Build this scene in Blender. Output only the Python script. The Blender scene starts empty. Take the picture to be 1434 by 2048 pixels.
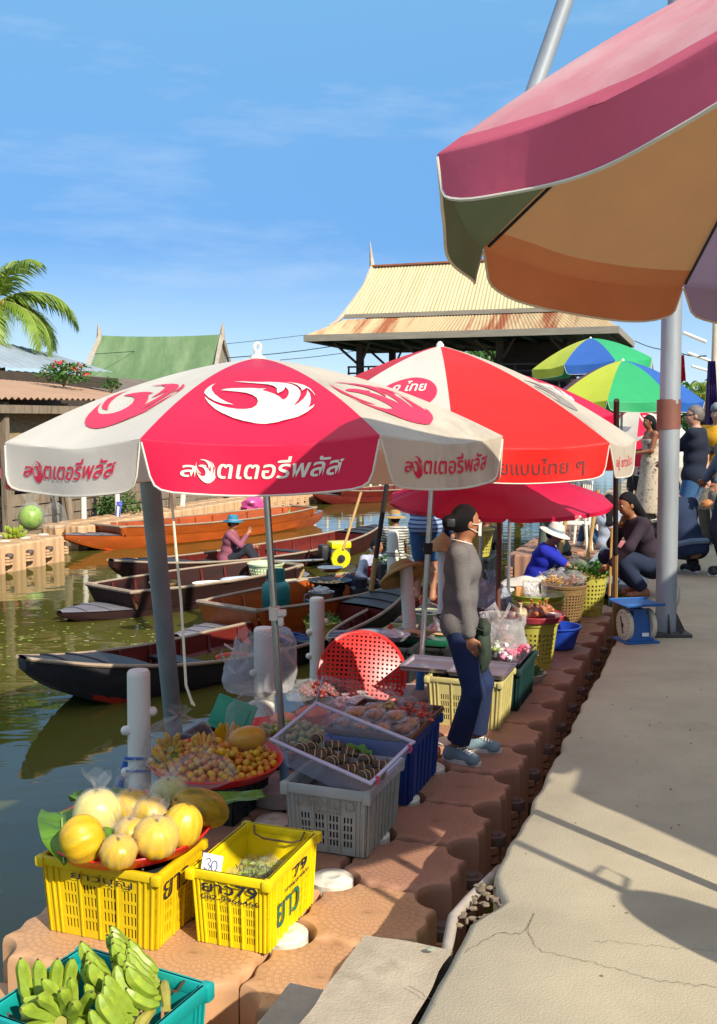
import bpy, bmesh, math, random
import numpy as np
from mathutils import Vector, Matrix, noise
random.seed(11)
S = bpy.context.scene
COL = S.collection
R = math.radians

# ------------------------------------------------------------------ camera, sky, sun, exposure
FPX, HZ, CAMH = 2050.0, 840.0, 1.55          # focal length and horizon row of the 1434x2048 photograph
TH = math.atan((1024 - HZ) / FPX)
cd = bpy.data.cameras.new('camera'); cam = bpy.data.objects.new('camera', cd); COL.objects.link(cam)
cam.location = (0, 0, CAMH); cam.rotation_euler = (R(90) - TH, 0, 0)
cd.sensor_fit = 'VERTICAL'; cd.sensor_height = 24; cd.lens = 24 * FPX / 2048
cd.clip_start = 0.05; cd.clip_end = 4000
S.camera = cam

EL, AZ = R(36), math.atan2(0.6, -0.8)        # sun height; compass bearing of the sun from +Y
w = bpy.data.worlds.new('World'); S.world = w; w.use_nodes = True
nt = w.node_tree; bgn = nt.nodes['Background']
sky = nt.nodes.new('ShaderNodeTexSky'); sky.sky_type = 'NISHITA'; sky.sun_disc = False
sky.sun_elevation = EL; sky.sun_rotation = AZ; sky.air_density = 1.0; sky.dust_density = 0.15; sky.ozone_density = 5.0
bgn.inputs['Strength'].default_value = 0.145
# thin high cloud streaks mixed into the sky
tc = nt.nodes.new('ShaderNodeTexCoord'); mp = nt.nodes.new('ShaderNodeMapping')
mp.inputs['Rotation'].default_value = (R(8), R(-24), R(12)); mp.inputs['Scale'].default_value = (1.6, 1.6, 8.0)
nz = nt.nodes.new('ShaderNodeTexNoise'); nz.inputs['Scale'].default_value = 2.0; nz.inputs['Detail'].default_value = 8; nz.inputs['Roughness'].default_value = 0.62
rmp = nt.nodes.new('ShaderNodeValToRGB'); rmp.color_ramp.elements[0].position = 0.50; rmp.color_ramp.elements[1].position = 0.85
rmp.color_ramp.elements[1].color = (0.55, 0.55, 0.55, 1)
mx = nt.nodes.new('ShaderNodeMixRGB'); mx.inputs[2].default_value = (2.9, 3.5, 4.3, 1)
nt.links.new(tc.outputs['Generated'], mp.inputs['Vector']); nt.links.new(mp.outputs[0], nz.inputs['Vector'])
nt.links.new(nz.outputs['Fac'], rmp.inputs['Fac']); nt.links.new(rmp.outputs['Color'], mx.inputs[0])
sxyz = nt.nodes.new('ShaderNodeSeparateXYZ'); nt.links.new(tc.outputs['Generated'], sxyz.inputs[0])
air = nt.nodes.new('ShaderNodeValToRGB'); cr = air.color_ramp     # the pale blue of humid air over the physical sky
K = 1 / (1.68 * .12)
for pos, c in ((0.0, (.52, .70, .84)), (.16, (.39, .60, .74)), (.40, (.17, .42, .69)), (1.0, (.09, .28, .62))):
    e = cr.elements[0] if pos == 0 else cr.elements[1] if pos == 1 else cr.elements.new(pos)
    e.color = tuple(x * K / 5 for x in c) + (1,)
gain = nt.nodes.new('ShaderNodeMixRGB'); gain.blend_type = 'MULTIPLY'; gain.inputs[0].default_value = 1; gain.inputs[2].default_value = (5, 5, 5, 1)
nt.links.new(sxyz.outputs[2], air.inputs[0]); nt.links.new(air.outputs[0], gain.inputs[1])
tint = nt.nodes.new('ShaderNodeMixRGB'); tint.inputs[0].default_value = .82
nt.links.new(sky.outputs[0], tint.inputs[1]); nt.links.new(gain.outputs[0], tint.inputs[2]); nt.links.new(tint.outputs[0], mx.inputs[1])
nt.links.new(mx.outputs[0], bgn.inputs['Color'])

sd = bpy.data.lights.new('sun', 'SUN'); sd.energy = 3.8; sd.angle = R(0.5); sd.color = (1.0, 0.92, 0.77)
sun = bpy.data.objects.new('sun', sd); COL.objects.link(sun)
sun.rotation_euler = Vector((-0.6 * math.cos(EL), 0.8 * math.cos(EL), -math.sin(EL))).to_track_quat('-Z', 'Y').to_euler()
S.view_settings.view_transform = 'Standard'; S.view_settings.look = 'None'
S.view_settings.exposure = 0.72; S.view_settings.gamma = 1
S.cycles.max_bounces = 8; S.cycles.transparent_max_bounces = 24; S.cycles.caustics_reflective = False; S.cycles.caustics_refractive = False

# ------------------------------------------------------------------ picking points of the place from the photograph
_s, _c = math.sin(TH), math.cos(TH)
def ray(px, py):
    v = (py - 1024) / FPX
    return (px - 717) / FPX, _c - v * _s, -(_s + v * _c)
def G(px, py, z):
    a, b, c = ray(px, py); t = (z - CAMH) / c
    return Vector((a * t, b * t, z))
def At(px, py, Y):
    a, b, c = ray(px, py); t = Y / b
    return Vector((a * t, Y, CAMH + c * t))
OX, OY, EX, EY = 0.409, 3.243, 0.340, 0.9404     # walkway edge: origin and direction
RZ = -math.atan2(EX, EY)
def D(u, v, z=0.0):                              # u along the walkway edge, v out over the water
    return Vector((OX + u * EX - v * EY, OY + u * EY + v * EX, z))
ZD, ZW = -0.5, -0.95                             # dock top, water

# ------------------------------------------------------------------ materials
def lin(h):
    if isinstance(h, str):
        h = h.lstrip('#'); c = [int(h[i:i + 2], 16) / 255 for i in (0, 2, 4)]
        return tuple(x / 12.92 if x <= .04045 else ((x + .055) / 1.055) ** 2.4 for x in c)
    return tuple(h)
_M = {}
def M(name, col, rough=.5, var=.15, scale=6., bump=0., bscale=60., metal=0., col2=None, thr=.5, soft=.2, trl=0., spec=.5, stretch=(1, 1, 1), coat=0.):
    """principled, base colour broken up by two noises; col2 gives worn / dirty patches; trl a translucent share"""
    if name in _M: return _M[name]
    m = bpy.data.materials.new(name); m.use_nodes = True; n = m.node_tree; L = n.links
    p = n.nodes['Principled BSDF']; out = n.nodes['Material Output']
    c = lin(col)
    t = n.nodes.new('ShaderNodeTexCoord'); mpn = n.nodes.new('ShaderNodeMapping'); mpn.inputs['Scale'].default_value = stretch
    L.new(t.outputs['Object'], mpn.inputs['Vector'])
    a = n.nodes.new('ShaderNodeTexNoise'); a.inputs['Scale'].default_value = scale; a.inputs['Detail'].default_value = 6; a.inputs['Roughness'].default_value = .65
    L.new(mpn.outputs[0], a.inputs['Vector'])
    r = n.nodes.new('ShaderNodeValToRGB'); r.color_ramp.elements[0].position = .3; r.color_ramp.elements[1].position = .72
    r.color_ramp.elements[0].color = tuple(x * (1 - var) for x in c) + (1,)
    r.color_ramp.elements[1].color = tuple(min(1, x * (1 + var)) for x in c) + (1,)
    L.new(a.outputs['Fac'], r.inputs['Fac']); colout = r.outputs['Color']
    if col2 is not None:
        b = n.nodes.new('ShaderNodeTexNoise'); b.inputs['Scale'].default_value = scale * .45; b.inputs['Detail'].default_value = 9; b.inputs['Roughness'].default_value = .7
        L.new(mpn.outputs[0], b.inputs['Vector'])
        r2 = n.nodes.new('ShaderNodeValToRGB'); r2.color_ramp.elements[0].position = thr; r2.color_ramp.elements[1].position = thr + soft
        L.new(b.outputs['Fac'], r2.inputs['Fac'])
        x = n.nodes.new('ShaderNodeMixRGB'); L.new(r2.outputs['Color'], x.inputs[0]); L.new(colout, x.inputs[1]); x.inputs[2].default_value = lin(col2) + (1,)
        colout = x.outputs[0]
    L.new(colout, p.inputs['Base Color'])
    p.inputs['Roughness'].default_value = rough; p.inputs['Metallic'].default_value = metal
    p.inputs['Specular IOR Level'].default_value = spec; p.inputs['Coat Weight'].default_value = coat
    if bump:
        b = n.nodes.new('ShaderNodeTexNoise'); b.inputs['Scale'].default_value = bscale; b.inputs['Detail'].default_value = 5
        L.new(mpn.outputs[0], b.inputs['Vector'])
        bn = n.nodes.new('ShaderNodeBump'); bn.inputs['Strength'].default_value = min(1, bump); bn.inputs['Distance'].default_value = .01
        L.new(b.outputs['Fac'], bn.inputs['Height']); L.new(bn.outputs[0], p.inputs['Normal'])
    if trl:
        tr = n.nodes.new('ShaderNodeBsdfTranslucent'); L.new(colout, tr.inputs['Color'])
        ms = n.nodes.new('ShaderNodeMixShader'); ms.inputs[0].default_value = trl
        L.new(p.outputs[0], ms.inputs[1]); L.new(tr.outputs[0], ms.inputs[2]); L.new(ms.outputs[0], out.inputs['Surface'])
    _M[name] = m; return m
def film(name, tint=(1, 1, 1), body=.03, edge=.34, rough=.12, crinkle=.5):
    """clear plastic: mostly see-through, milky where seen edge-on and along its creases"""
    if name in _M: return _M[name]
    m = bpy.data.materials.new(name); m.use_nodes = True; n = m.node_tree; L = n.links
    p = n.nodes['Principled BSDF']; out = n.nodes['Material Output']
    p.inputs['Base Color'].default_value = tuple(.6 * x for x in tint) + (1,); p.inputs['Roughness'].default_value = rough
    t = n.nodes.new('ShaderNodeTexCoord')
    v = n.nodes.new('ShaderNodeTexNoise'); v.inputs['Scale'].default_value = 9; v.inputs['Detail'].default_value = 3; v.inputs['Distortion'].default_value = 1.5
    L.new(t.outputs['Object'], v.inputs['Vector'])
    bn = n.nodes.new('ShaderNodeBump'); bn.inputs['Strength'].default_value = crinkle; bn.inputs['Distance'].default_value = .03
    L.new(v.outputs['Fac'], bn.inputs['Height']); L.new(bn.outputs[0], p.inputs['Normal'])
    lw = n.nodes.new('ShaderNodeLayerWeight'); lw.inputs['Blend'].default_value = .35; L.new(bn.outputs[0], lw.inputs['Normal'])
    mr = n.nodes.new('ShaderNodeMapRange'); mr.inputs['To Min'].default_value = body; mr.inputs['To Max'].default_value = edge
    L.new(lw.outputs['Facing'], mr.inputs['Value'])
    tr = n.nodes.new('ShaderNodeBsdfTransparent'); tr.inputs['Color'].default_value = tuple(.75 + .25 * x for x in tint) + (1,)
    ms = n.nodes.new('ShaderNodeMixShader'); L.new(mr.outputs[0], ms.inputs[0]); L.new(tr.outputs[0], ms.inputs[1]); L.new(p.outputs[0], ms.inputs[2])
    L.new(ms.outputs[0], out.inputs['Surface']); _M[name] = m; return m

# ------------------------------------------------------------------ mesh building
class MB:
    def __init__(s): s.v = []; s.f = []; s.m = []
    def add(s, vs, fs, mi=0):
        o = len(s.v); s.v.extend([tuple(p) for p in vs]); s.f.extend([tuple(i + o for i in f) for f in fs]); s.m.extend([mi] * len(fs)); return s
    def box(s, c, d, rot=None, mi=0):
        x, y, z = (k / 2 for k in d)
        p = [Vector((a * x, b * y, e * z)) for e in (-1, 1) for a, b in ((-1, -1), (1, -1), (1, 1), (-1, 1))]
        if rot is not None: p = [rot @ q for q in p]
        c = Vector(c)
        return s.add([q + c for q in p], [(3, 2, 1, 0), (4, 5, 6, 7), (0, 1, 5, 4), (1, 2, 6, 5), (2, 3, 7, 6), (3, 0, 4, 7)], mi)
    def rbox(s, c, d, b=.01, rot=None, mi=0):           # box with rounded edges
        bm = bmesh.new(); bmesh.ops.create_cube(bm, size=1)
        for q in bm.verts: q.co = Vector((q.co.x * d[0], q.co.y * d[1], q.co.z * d[2]))
        bmesh.ops.bevel(bm, geom=bm.edges[:], offset=b, segments=2, profile=.5, affect='EDGES')
        if rot is not None:
            for q in bm.verts: q.co = rot @ q.co
        c = Vector(c); bm.verts.index_update()
        s.add([q.co + c for q in bm.verts], [[q.index for q in f.verts] for f in bm.faces], mi); bm.free(); return s
    def tube(s, pts, r, n=8, cap=True, mi=0, flat=1.0):
        pts = [Vector(p) for p in pts]; k = len(pts)
        rr = r if isinstance(r, (list, tuple)) else [r] * k
        vs = []; up = None
        for i in range(k):
            t = (pts[min(i + 1, k - 1)] - pts[max(i - 1, 0)])
            t = t.normalized() if t.length > 1e-9 else Vector((0, 0, 1))
            if up is None: up = Vector((0, 0, 1)) if abs(t.z) < .9 else Vector((1, 0, 0))
            a = t.cross(up); a = a.normalized() if a.length > 1e-6 else Vector((1, 0, 0)); b = a.cross(t).normalized(); up = b
            for j in range(n):
                q = 2 * math.pi * j / n
                vs.append(pts[i] + a * math.cos(q) * rr[i] + b * math.sin(q) * rr[i] * flat)
        fs = [(i * n + j, i * n + (j + 1) % n, (i + 1) * n + (j + 1) % n, (i + 1) * n + j) for i in range(k - 1) for j in range(n)]
        if cap: fs += [tuple(range(n - 1, -1, -1)), tuple(range((k - 1) * n, k * n))]
        return s.add(vs, fs, mi)
    def cyl(s, p0, p1, r0, r1=None, n=16, mi=0): return s.tube([p0, p1], [r0, r0 if r1 is None else r1], n, True, mi)
    def lathe(s, prof, n=24, c=(0, 0, 0), mi=0, cap=(False, False), mod=None, rot=None):
        c = Vector(c); vs = []
        for i, (r, z) in enumerate(prof):
            for j in range(n):
                q = 2 * math.pi * j / n; k = mod(q, i) if mod else 1
                p = Vector((r * k * math.cos(q), r * k * math.sin(q), z))
                vs.append((rot @ p if rot is not None else p) + c)
        k = len(prof)
        fs = [(i * n + j, i * n + (j + 1) % n, (i + 1) * n + (j + 1) % n, (i + 1) * n + j) for i in range(k - 1) for j in range(n)]
        if cap[0]: fs.append(tuple(range(n - 1, -1, -1)))
        if cap[1]: fs.append(tuple(range((k - 1) * n, k * n)))
        return s.add(vs, fs, mi)
    def grid(s, fn, nu, nv, mi=0, closeu=False):
        vs = [fn(i / nu, j / nv) for j in range(nv + 1) for i in range(nu + (0 if closeu else 1))]
        k = nu if closeu else nu + 1
        fs = [(j * k + i, j * k + (i + 1) % k, (j + 1) * k + (i + 1) % k, (j + 1) * k + i) for j in range(nv) for i in range(nu)]
        return s.add(vs, fs, mi)
    def ball(s, c, r, n=10, m=7, rot=None, mi=0, amp=0., seed=0.):
        r = (r, r, r) if not hasattr(r, '__len__') else r; c = Vector(c); vs = []; fs = []
        for j in range(m + 1):
            a = math.pi * j / m
            for i in range(n):
                q = 2 * math.pi * i / n
                d = Vector((math.sin(a) * math.cos(q), math.sin(a) * math.sin(q), math.cos(a)))
                k = 1 + (amp * noise.noise(d * 2.2 + Vector((seed, seed * 1.7, 0))) if amp else 0)
                p = Vector((d.x * r[0] * k, d.y * r[1] * k, d.z * r[2] * k))
                vs.append((rot @ p if rot is not None else p) + c)
        fs = [(j * n + i, (j + 1) * n + i, (j + 1) * n + (i + 1) % n, j * n + (i + 1) % n) for j in range(m) for i in range(n)]
        return s.add(vs, fs, mi)
    def perf(s, fn, us, vs, hole, t, mi=0):
        """plate fn(u, v, depth) cut by real openings where hole(i, j)"""
        nu, nv = len(us) - 1, len(vs) - 1
        solid = [[not hole(i, j) for j in range(nv)] for i in range(nu)]
        idx = {}
        def vid(i, j, d):
            k = (i, j, d)
            if k not in idx: idx[k] = len(s.v); s.v.append(tuple(fn(us[i], vs[j], t if d else 0)))
            return idx[k]
        def face(*q): s.f.append(tuple(q)); s.m.append(mi)
        for i in range(nu):
            for j in range(nv):
                if not solid[i][j]: continue
                face(vid(i, j, 0), vid(i + 1, j, 0), vid(i + 1, j + 1, 0), vid(i, j + 1, 0))
                face(vid(i, j + 1, 1), vid(i + 1, j + 1, 1), vid(i + 1, j, 1), vid(i, j, 1))
                for di, dj, a, b in ((0, -1, (i, j), (i + 1, j)), (1, 0, (i + 1, j), (i + 1, j + 1)), (0, 1, (i + 1, j + 1), (i, j + 1)), (-1, 0, (i, j + 1), (i, j))):
                    x, y = i + di, j + dj
                    if not (0 <= x < nu and 0 <= y < nv and solid[x][y]):
                        face(vid(*a, 1), vid(*b, 1), vid(*b, 0), vid(*a, 0))
        return s
    def build(s, name, mat, parent=None, smooth=True, sharp=.7, solid=0., weld=False):
        me = bpy.data.meshes.new(name); me.from_pydata(s.v, [], s.f)
        for m in (mat if isinstance(mat, (list, tuple)) else [mat]): me.materials.append(m)
        me.polygons.foreach_set('material_index', s.m)
        bm = bmesh.new(); bm.from_mesh(me)
        if weld: bmesh.ops.remove_doubles(bm, verts=bm.verts, dist=1e-5)
        bmesh.ops.recalc_face_normals(bm, faces=bm.faces)
        if smooth:
            for f in bm.faces: f.smooth = True
            for e in bm.edges:
                if len(e.link_faces) == 2 and e.calc_face_angle(0) > sharp: e.smooth = False
        bm.to_mesh(me); bm.free()
        o = bpy.data.objects.new(name, me); COL.objects.link(o)
        if parent is not None: o.parent = parent
        if solid:
            md = o.modifiers.new('thickness', 'SOLIDIFY'); md.thickness = solid; md.offset = 0
        return o
def thing(name, label, cat, loc=(0, 0, 0), rz=0., group=None):
    o = bpy.data.objects.new(name, None); COL.objects.link(o); o.empty_display_size = .1
    o.location = loc; o.rotation_euler = (0, 0, rz); return tag(o, label, cat, group)
def tag(o, label, cat, group=None, kind=None):
    o['label'] = label; o['category'] = cat
    if group: o['group'] = group
    if kind: o['kind'] = kind
    return o
def struct(o, kind='structure'): o['kind'] = kind; return o
def place(o, loc, rz=0., rot=None):
    o.location = loc; o.rotation_euler = rot if rot is not None else (0, 0, rz); return o
def kids(o): return [c for c in COL.objects if c.parent == o]
def copy_tree(o, parent=None, ch=None):
    c = o.copy(); COL.objects.link(c)
    if parent is not None: c.parent = parent
    for k in list(o.children): copy_tree(k, c)
    return c
def rotm(axis, a): return Matrix.Rotation(a, 3, axis)
def wob(p, sc, am): return am * noise.noise(Vector(p) * sc)

# flat outlines and lettering laid on a surface: fn(x, y) -> point
def curve_mesh(polys):
    cu = bpy.data.curves.new('outline', 'CURVE'); cu.dimensions = '2D'; cu.fill_mode = 'BOTH'
    for pl in polys:
        sp = cu.splines.new('POLY'); sp.points.add(len(pl) - 1); sp.use_cyclic_u = True
        for q, (x, y) in zip(sp.points, pl): q.co = (x, y, 0, 1)
    return _tomesh(cu)
def _tomesh(cu):
    o = bpy.data.objects.new('outline', cu); COL.objects.link(o)
    bpy.context.view_layer.update()
    me = o.evaluated_get(bpy.context.evaluated_depsgraph_get()).to_mesh()
    vs = [tuple(v.co) for v in me.vertices]; fs = [tuple(p.vertices) for p in me.polygons]
    bpy.data.objects.remove(o); bpy.data.curves.remove(cu); return vs, fs
def text_mesh(txt, bold=0., shear=0., res=3):
    cu = bpy.data.curves.new('text', 'FONT'); cu.body = txt; cu.size = 1; cu.align_x = 'LEFT'; cu.offset = bold; cu.shear = shear; cu.resolution_u = res
    cu.fill_mode = 'FRONT'; return _tomesh(cu)
def decal(name, geo, fn, mat, parent, box=None, fine=.0):
    """geo (2D verts, faces) scaled into box (x0, y0, x1, y1) and mapped by fn(x, y)"""
    vs, fs = geo; xs = [v[0] for v in vs]; ys = [v[1] for v in vs]
    a, b, c, d = min(xs), min(ys), max(xs), max(ys)
    bm = bmesh.new()
    q = []
    for x, y, _ in vs:
        if box: x = box[0] + (x - a) / (c - a) * (box[2] - box[0]); y = box[1] + (y - b) / (d - b) * (box[3] - box[1])
        q.append(bm.verts.new((x, y, 0)))
    for f in fs:
        try: bm.faces.new([q[i] for i in f])
        except ValueError: pass
    if fine:
        bmesh.ops.triangulate(bm, faces=bm.faces[:])
        for _ in range(4):
            es = [e for e in bm.edges if e.calc_length() > fine]
            if not es: break
            bmesh.ops.subdivide_edges(bm, edges=es, cuts=1); bmesh.ops.triangulate(bm, faces=[f for f in bm.faces if len(f.verts) > 3])
    mb = MB(); bm.verts.index_update()
    mb.add([fn(v.co.x, v.co.y) for v in bm.verts], [[v.index for v in f.verts] for f in bm.faces]); bm.free()
    return mb.build(name, mat, parent, smooth=False)

# ------------------------------------------------------------------ organic bodies: smooth unions of round cones and ellipsoids, meshed by surface nets
def sdf_mesh(prims, h, clip=None, pad=.03):
    """prims: (a, ra, b, rb, k) round cones, (c, (rx,ry,rz), rot|None, k) ellipsoids"""
    lo = np.full(3, 1e9); hi = -lo; P = []
    for p in prims:
        if len(p) == 5:
            a, ra, b, rb, k = np.array(p[0], float), p[1], np.array(p[2], float), p[3], p[4]
            l = np.minimum(a - ra, b - rb); u = np.maximum(a + ra, b + rb); P.append(('c', a, ra, b, rb, k, l, u))
        else:
            c, r, rot, k = np.array(p[0], float), np.array(p[1], float), p[2], p[3]
            q = np.array(rot) if rot is not None else np.eye(3); e = np.abs(q) @ r
            P.append(('e', c, r, q, 0, k, c - e, c + e))
        lo = np.minimum(lo, P[-1][6]); hi = np.maximum(hi, P[-1][7])
    lo = lo - pad; n = np.ceil((hi + pad - lo) / h).astype(int) + 1
    F = np.full(n, 1.0)
    for t, a, ra, b, rb, k, l, u in P:
        m = k + 2.5 * h
        i0 = np.maximum(0, np.floor((l - m - lo) / h).astype(int)); i1 = np.minimum(n, np.ceil((u + m - lo) / h).astype(int) + 1)
        X, Y, Z = np.meshgrid(*[lo[d] + h * np.arange(i0[d], i1[d]) for d in range(3)], indexing='ij')
        if t == 'c':
            d = b - a; dd = d @ d + 1e-12
            s = np.clip(((X - a[0]) * d[0] + (Y - a[1]) * d[1] + (Z - a[2]) * d[2]) / dd, 0, 1)
            v = np.sqrt((X - a[0] - s * d[0]) ** 2 + (Y - a[1] - s * d[1]) ** 2 + (Z - a[2] - s * d[2]) ** 2) - (ra + (rb - ra) * s)
        else:
            q = np.stack([X - a[0], Y - a[1], Z - a[2]], -1) @ b
            k0 = np.sqrt(((q / ra) ** 2).sum(-1)) + 1e-9; k1 = np.sqrt(((q / ra ** 2) ** 2).sum(-1)) + 1e-9
            v = k0 * (k0 - 1) / k1
        sl = tuple(slice(i0[d], i1[d]) for d in range(3)); f = F[sl]
        w_ = np.clip(.5 + .5 * (f - v) / k, 0, 1)
        F[sl] = f * (1 - w_) + v * w_ - k * w_ * (1 - w_)
    if clip is not None:
        X, Y, Z = np.meshgrid(*[lo[d] + h * np.arange(n[d]) for d in range(3)], indexing='ij')
        F = np.maximum(F, clip(X, Y, Z))
    return nets(F, lo, h)
def nets(F, lo, h):
    I = F < 0; nx, ny, nz_ = F.shape
    acc = np.zeros((nx - 1, ny - 1, nz_ - 1, 3)); cnt = np.zeros((nx - 1, ny - 1, nz_ - 1))
    co = [(i, j, k) for i in (0, 1) for j in (0, 1) for k in (0, 1)]
    def sub(A, c): return A[c[0]:nx - 1 + c[0], c[1]:ny - 1 + c[1], c[2]:nz_ - 1 + c[2]]
    for a in co:
        for d in range(3):
            if a[d]: continue
            b = list(a); b[d] = 1; fa, fb = sub(F, a), sub(F, b); cr = (fa < 0) != (fb < 0)
            t = np.where(cr, fa / np.where(cr, fa - fb, 1), 0)
            for e in range(3): acc[..., e] += np.where(cr, a[e] + (t if e == d else 0), 0)
            cnt += cr
    act = cnt > 0; ids = -np.ones(act.shape, int); ids[act] = np.arange(act.sum())
    g = np.argwhere(act); v = lo + h * (g + acc[act] / cnt[act][:, None])
    fs = []
    for d in range(3):
        sa = [slice(None)] * 3; sb = [slice(None)] * 3; sa[d] = slice(0, -1); sb[d] = slice(1, None)
        A, B = I[tuple(sa)], I[tuple(sb)]
        o1, o2 = [(1, 2), (2, 0), (0, 1)][d]
        for flip, msk in ((0, A & ~B), (1, ~A & B)):
            p = np.argwhere(msk)
            p = p[(p[:, o1] > 0) & (p[:, o2] > 0) & (p[:, o1] < F.shape[o1] - 1) & (p[:, o2] < F.shape[o2] - 1)]
            q = []
            for x, y in ((0, 0), (1, 0), (1, 1), (0, 1)):
                r_ = p.copy(); r_[:, o1] -= 1 - x; r_[:, o2] -= 1 - y; q.append(ids[r_[:, 0], r_[:, 1], r_[:, 2]])
            q = np.stack(q, -1)
            if flip: q = q[:, ::-1]
            fs.append(q)
    fs = np.concatenate(fs)
    return v, fs
def organic(name, prims, h, mat, parent, clip=None):
    v, f = sdf_mesh(prims, h, clip)
    me = bpy.data.meshes.new(name); me.from_pydata(v.tolist(), [], f.tolist())
    for p in me.polygons: p.use_smooth = True
    me.materials.append(mat)
    o = bpy.data.objects.new(name, me); COL.objects.link(o); o.parent = parent
    return o
# ------------------------------------------------------------------ shared materials
m_conc = M('concrete', '#b0a48a', .9, .16, 1.6, .3, 130, col2='#82765e', thr=.55, soft=.28)
m_conc2 = M('concrete_old', '#aa9c86', .92, .22, 5, .4, 110, col2='#70685a', thr=.55)
m_white = M('white_plastic', '#e6e0d2', .45, .06, 5, .15, 30, col2='#a39a86', thr=.62, soft=.3)
m_pin = M('pin_plastic', '#ddd8c8', .6, .1, 12, .3, 40, col2='#8b806c', thr=.55)
m_red = M('umbrella_red', '#e01048', .42, .05, 3, .5, 5, col2='#cf2850', thr=.6, trl=.34)
m_scar = M('umbrella_scarlet', '#ee2018', .42, .05, 3, .5, 5, trl=.34)
m_cream = M('umbrella_cream', '#e9e2d4', .55, .05, 3, .5, 5, col2='#a89b88', thr=.6, soft=.3, trl=.34)
m_creamold = M('umbrella_cream_stained', '#d8cdbb', .6, .08, 4, .5, 5, col2='#9a8874', thr=.5, soft=.3, trl=.34, stretch=(1, 1, .35))
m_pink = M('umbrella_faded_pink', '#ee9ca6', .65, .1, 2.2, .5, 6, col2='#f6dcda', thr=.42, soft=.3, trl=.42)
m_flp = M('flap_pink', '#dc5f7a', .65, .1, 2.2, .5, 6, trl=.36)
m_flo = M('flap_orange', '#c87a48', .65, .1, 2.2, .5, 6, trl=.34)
m_ora = M('umbrella_orange', '#d09a64', .6, .08, 2, .5, 6, trl=.42)
m_grn = M('umbrella_green', '#66704c', .6, .08, 2, .5, 6, trl=.36)
m_pur = M('umbrella_mauve', '#a590a8', .6, .08, 2, .5, 6, trl=.36)
m_mag = M('umbrella_magenta', '#d81a4c', .5, .08, 3, .5, 5, trl=.34)
m_ugr = M('umbrella_bright_green', '#2fae6c', .5, .06, 3, .12, 9, trl=.22)
m_uye = M('umbrella_yellow_green', '#c9d23a', .5, .06, 3, .12, 9, trl=.22)
m_ubl = M('umbrella_blue', '#2f63b4', .5, .06, 3, .12, 9, trl=.22)
m_trim = M('piping', '#d5cdbd', .6, .1, 9)
m_steel = M('steel_tube', '#b9bab8', .3, .15, 12, .05, 30, metal=.9)
m_galv = M('galvanised', '#989da2', .55, .16, 5, .15, 30, metal=.25, col2='#6d6a68', thr=.6, stretch=(1, 1, .25))
m_dark = M('dark_metal', '#26262a', .5, .2, 10)
m_blk = M('black_rubber', '#17171a', .7, .2, 10)
m_blue = M('blue_pvc', '#2f7fb8', .45, .1, 8)
m_lblue = M('pale_blue_pvc', '#7fb0cc', .45, .12, 8)
m_brn = M('brown_band', '#7a4a3c', .6, .1, 8)
m_bam = M('bamboo', '#b08a52', .6, .2, 9, .2, 30, stretch=(1, 1, .3))
m_wood = M('weathered_wood', '#8a7a66', .85, .3, 5, .4, 30, col2='#4c4238', thr=.5, stretch=(6, 6, .6))
m_dwood = M('dark_planks', '#453a30', .85, .35, 4, .4, 30, stretch=(.6, .6, 7))
m_rope = M('cord', '#d9cfb4', .8, .1, 30)
m_card = M('paper', '#f0eee6', .7, .03, 5)
m_ink = M('ink_blue', '#26388f', .6, .05, 5)
m_nvink = M('paint_navy', '#1c2430', .6, .3, 30)
m_film = film('clear_film')
m_bag = film('milky_bag', (1, .99, 1), .28, .75, .25, .5)
m_clear = film('clear_box', (1, 1, 1), .10, .5, .1, .15)

# ------------------------------------------------------------------ the setting: water, walkway, steps
def water_mat():
    m = bpy.data.materials.new('canal_water'); m.use_nodes = True; n = m.node_tree; L = n.links; p = n.nodes['Principled BSDF']
    t = n.nodes.new('ShaderNodeTexCoord')
    a = n.nodes.new('ShaderNodeTexNoise'); a.inputs['Scale'].default_value = .35; a.inputs['Detail'].default_value = 5
    L.new(t.outputs['Object'], a.inputs['Vector'])
    r = n.nodes.new('ShaderNodeValToRGB'); r.color_ramp.elements[0].color = lin('#49471a') + (1,); r.color_ramp.elements[1].color = lin('#5c582a') + (1,)
    r.color_ramp.elements[0].position = .35; r.color_ramp.elements[1].position = .7
    L.new(a.outputs['Fac'], r.inputs['Fac']); L.new(r.outputs['Color'], p.inputs['Base Color'])
    p.inputs['Roughness'].default_value = .03; p.inputs['IOR'].default_value = 1.36; p.inputs['Specular IOR Level'].default_value = .62
    mp = n.nodes.new('ShaderNodeMapping'); mp.inputs['Rotation'].default_value = (0, 0, R(-25)); mp.inputs['Scale'].default_value = (1.0, 2.6, 1)
    L.new(t.outputs['Object'], mp.inputs['Vector'])
    b = n.nodes.new('ShaderNodeTexNoise'); b.inputs['Scale'].default_value = 1.1; b.inputs['Detail'].default_value = 2; b.inputs['Distortion'].default_value = .6
    L.new(mp.outputs[0], b.inputs['Vector'])
    bn = n.nodes.new('ShaderNodeBump'); bn.inputs['Strength'].default_value = .16; bn.inputs['Distance'].default_value = .04
    L.new(b.outputs['Fac'], bn.inputs['Height']); L.new(bn.outputs[0], p.inputs['Normal']); return m
mb = MB(); mb.grid(lambda a, b: (-700 + 1400 * a, -60 + 1500 * b, ZW), 8, 8)
struct(mb.build('water', water_mat(), smooth=False))

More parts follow.
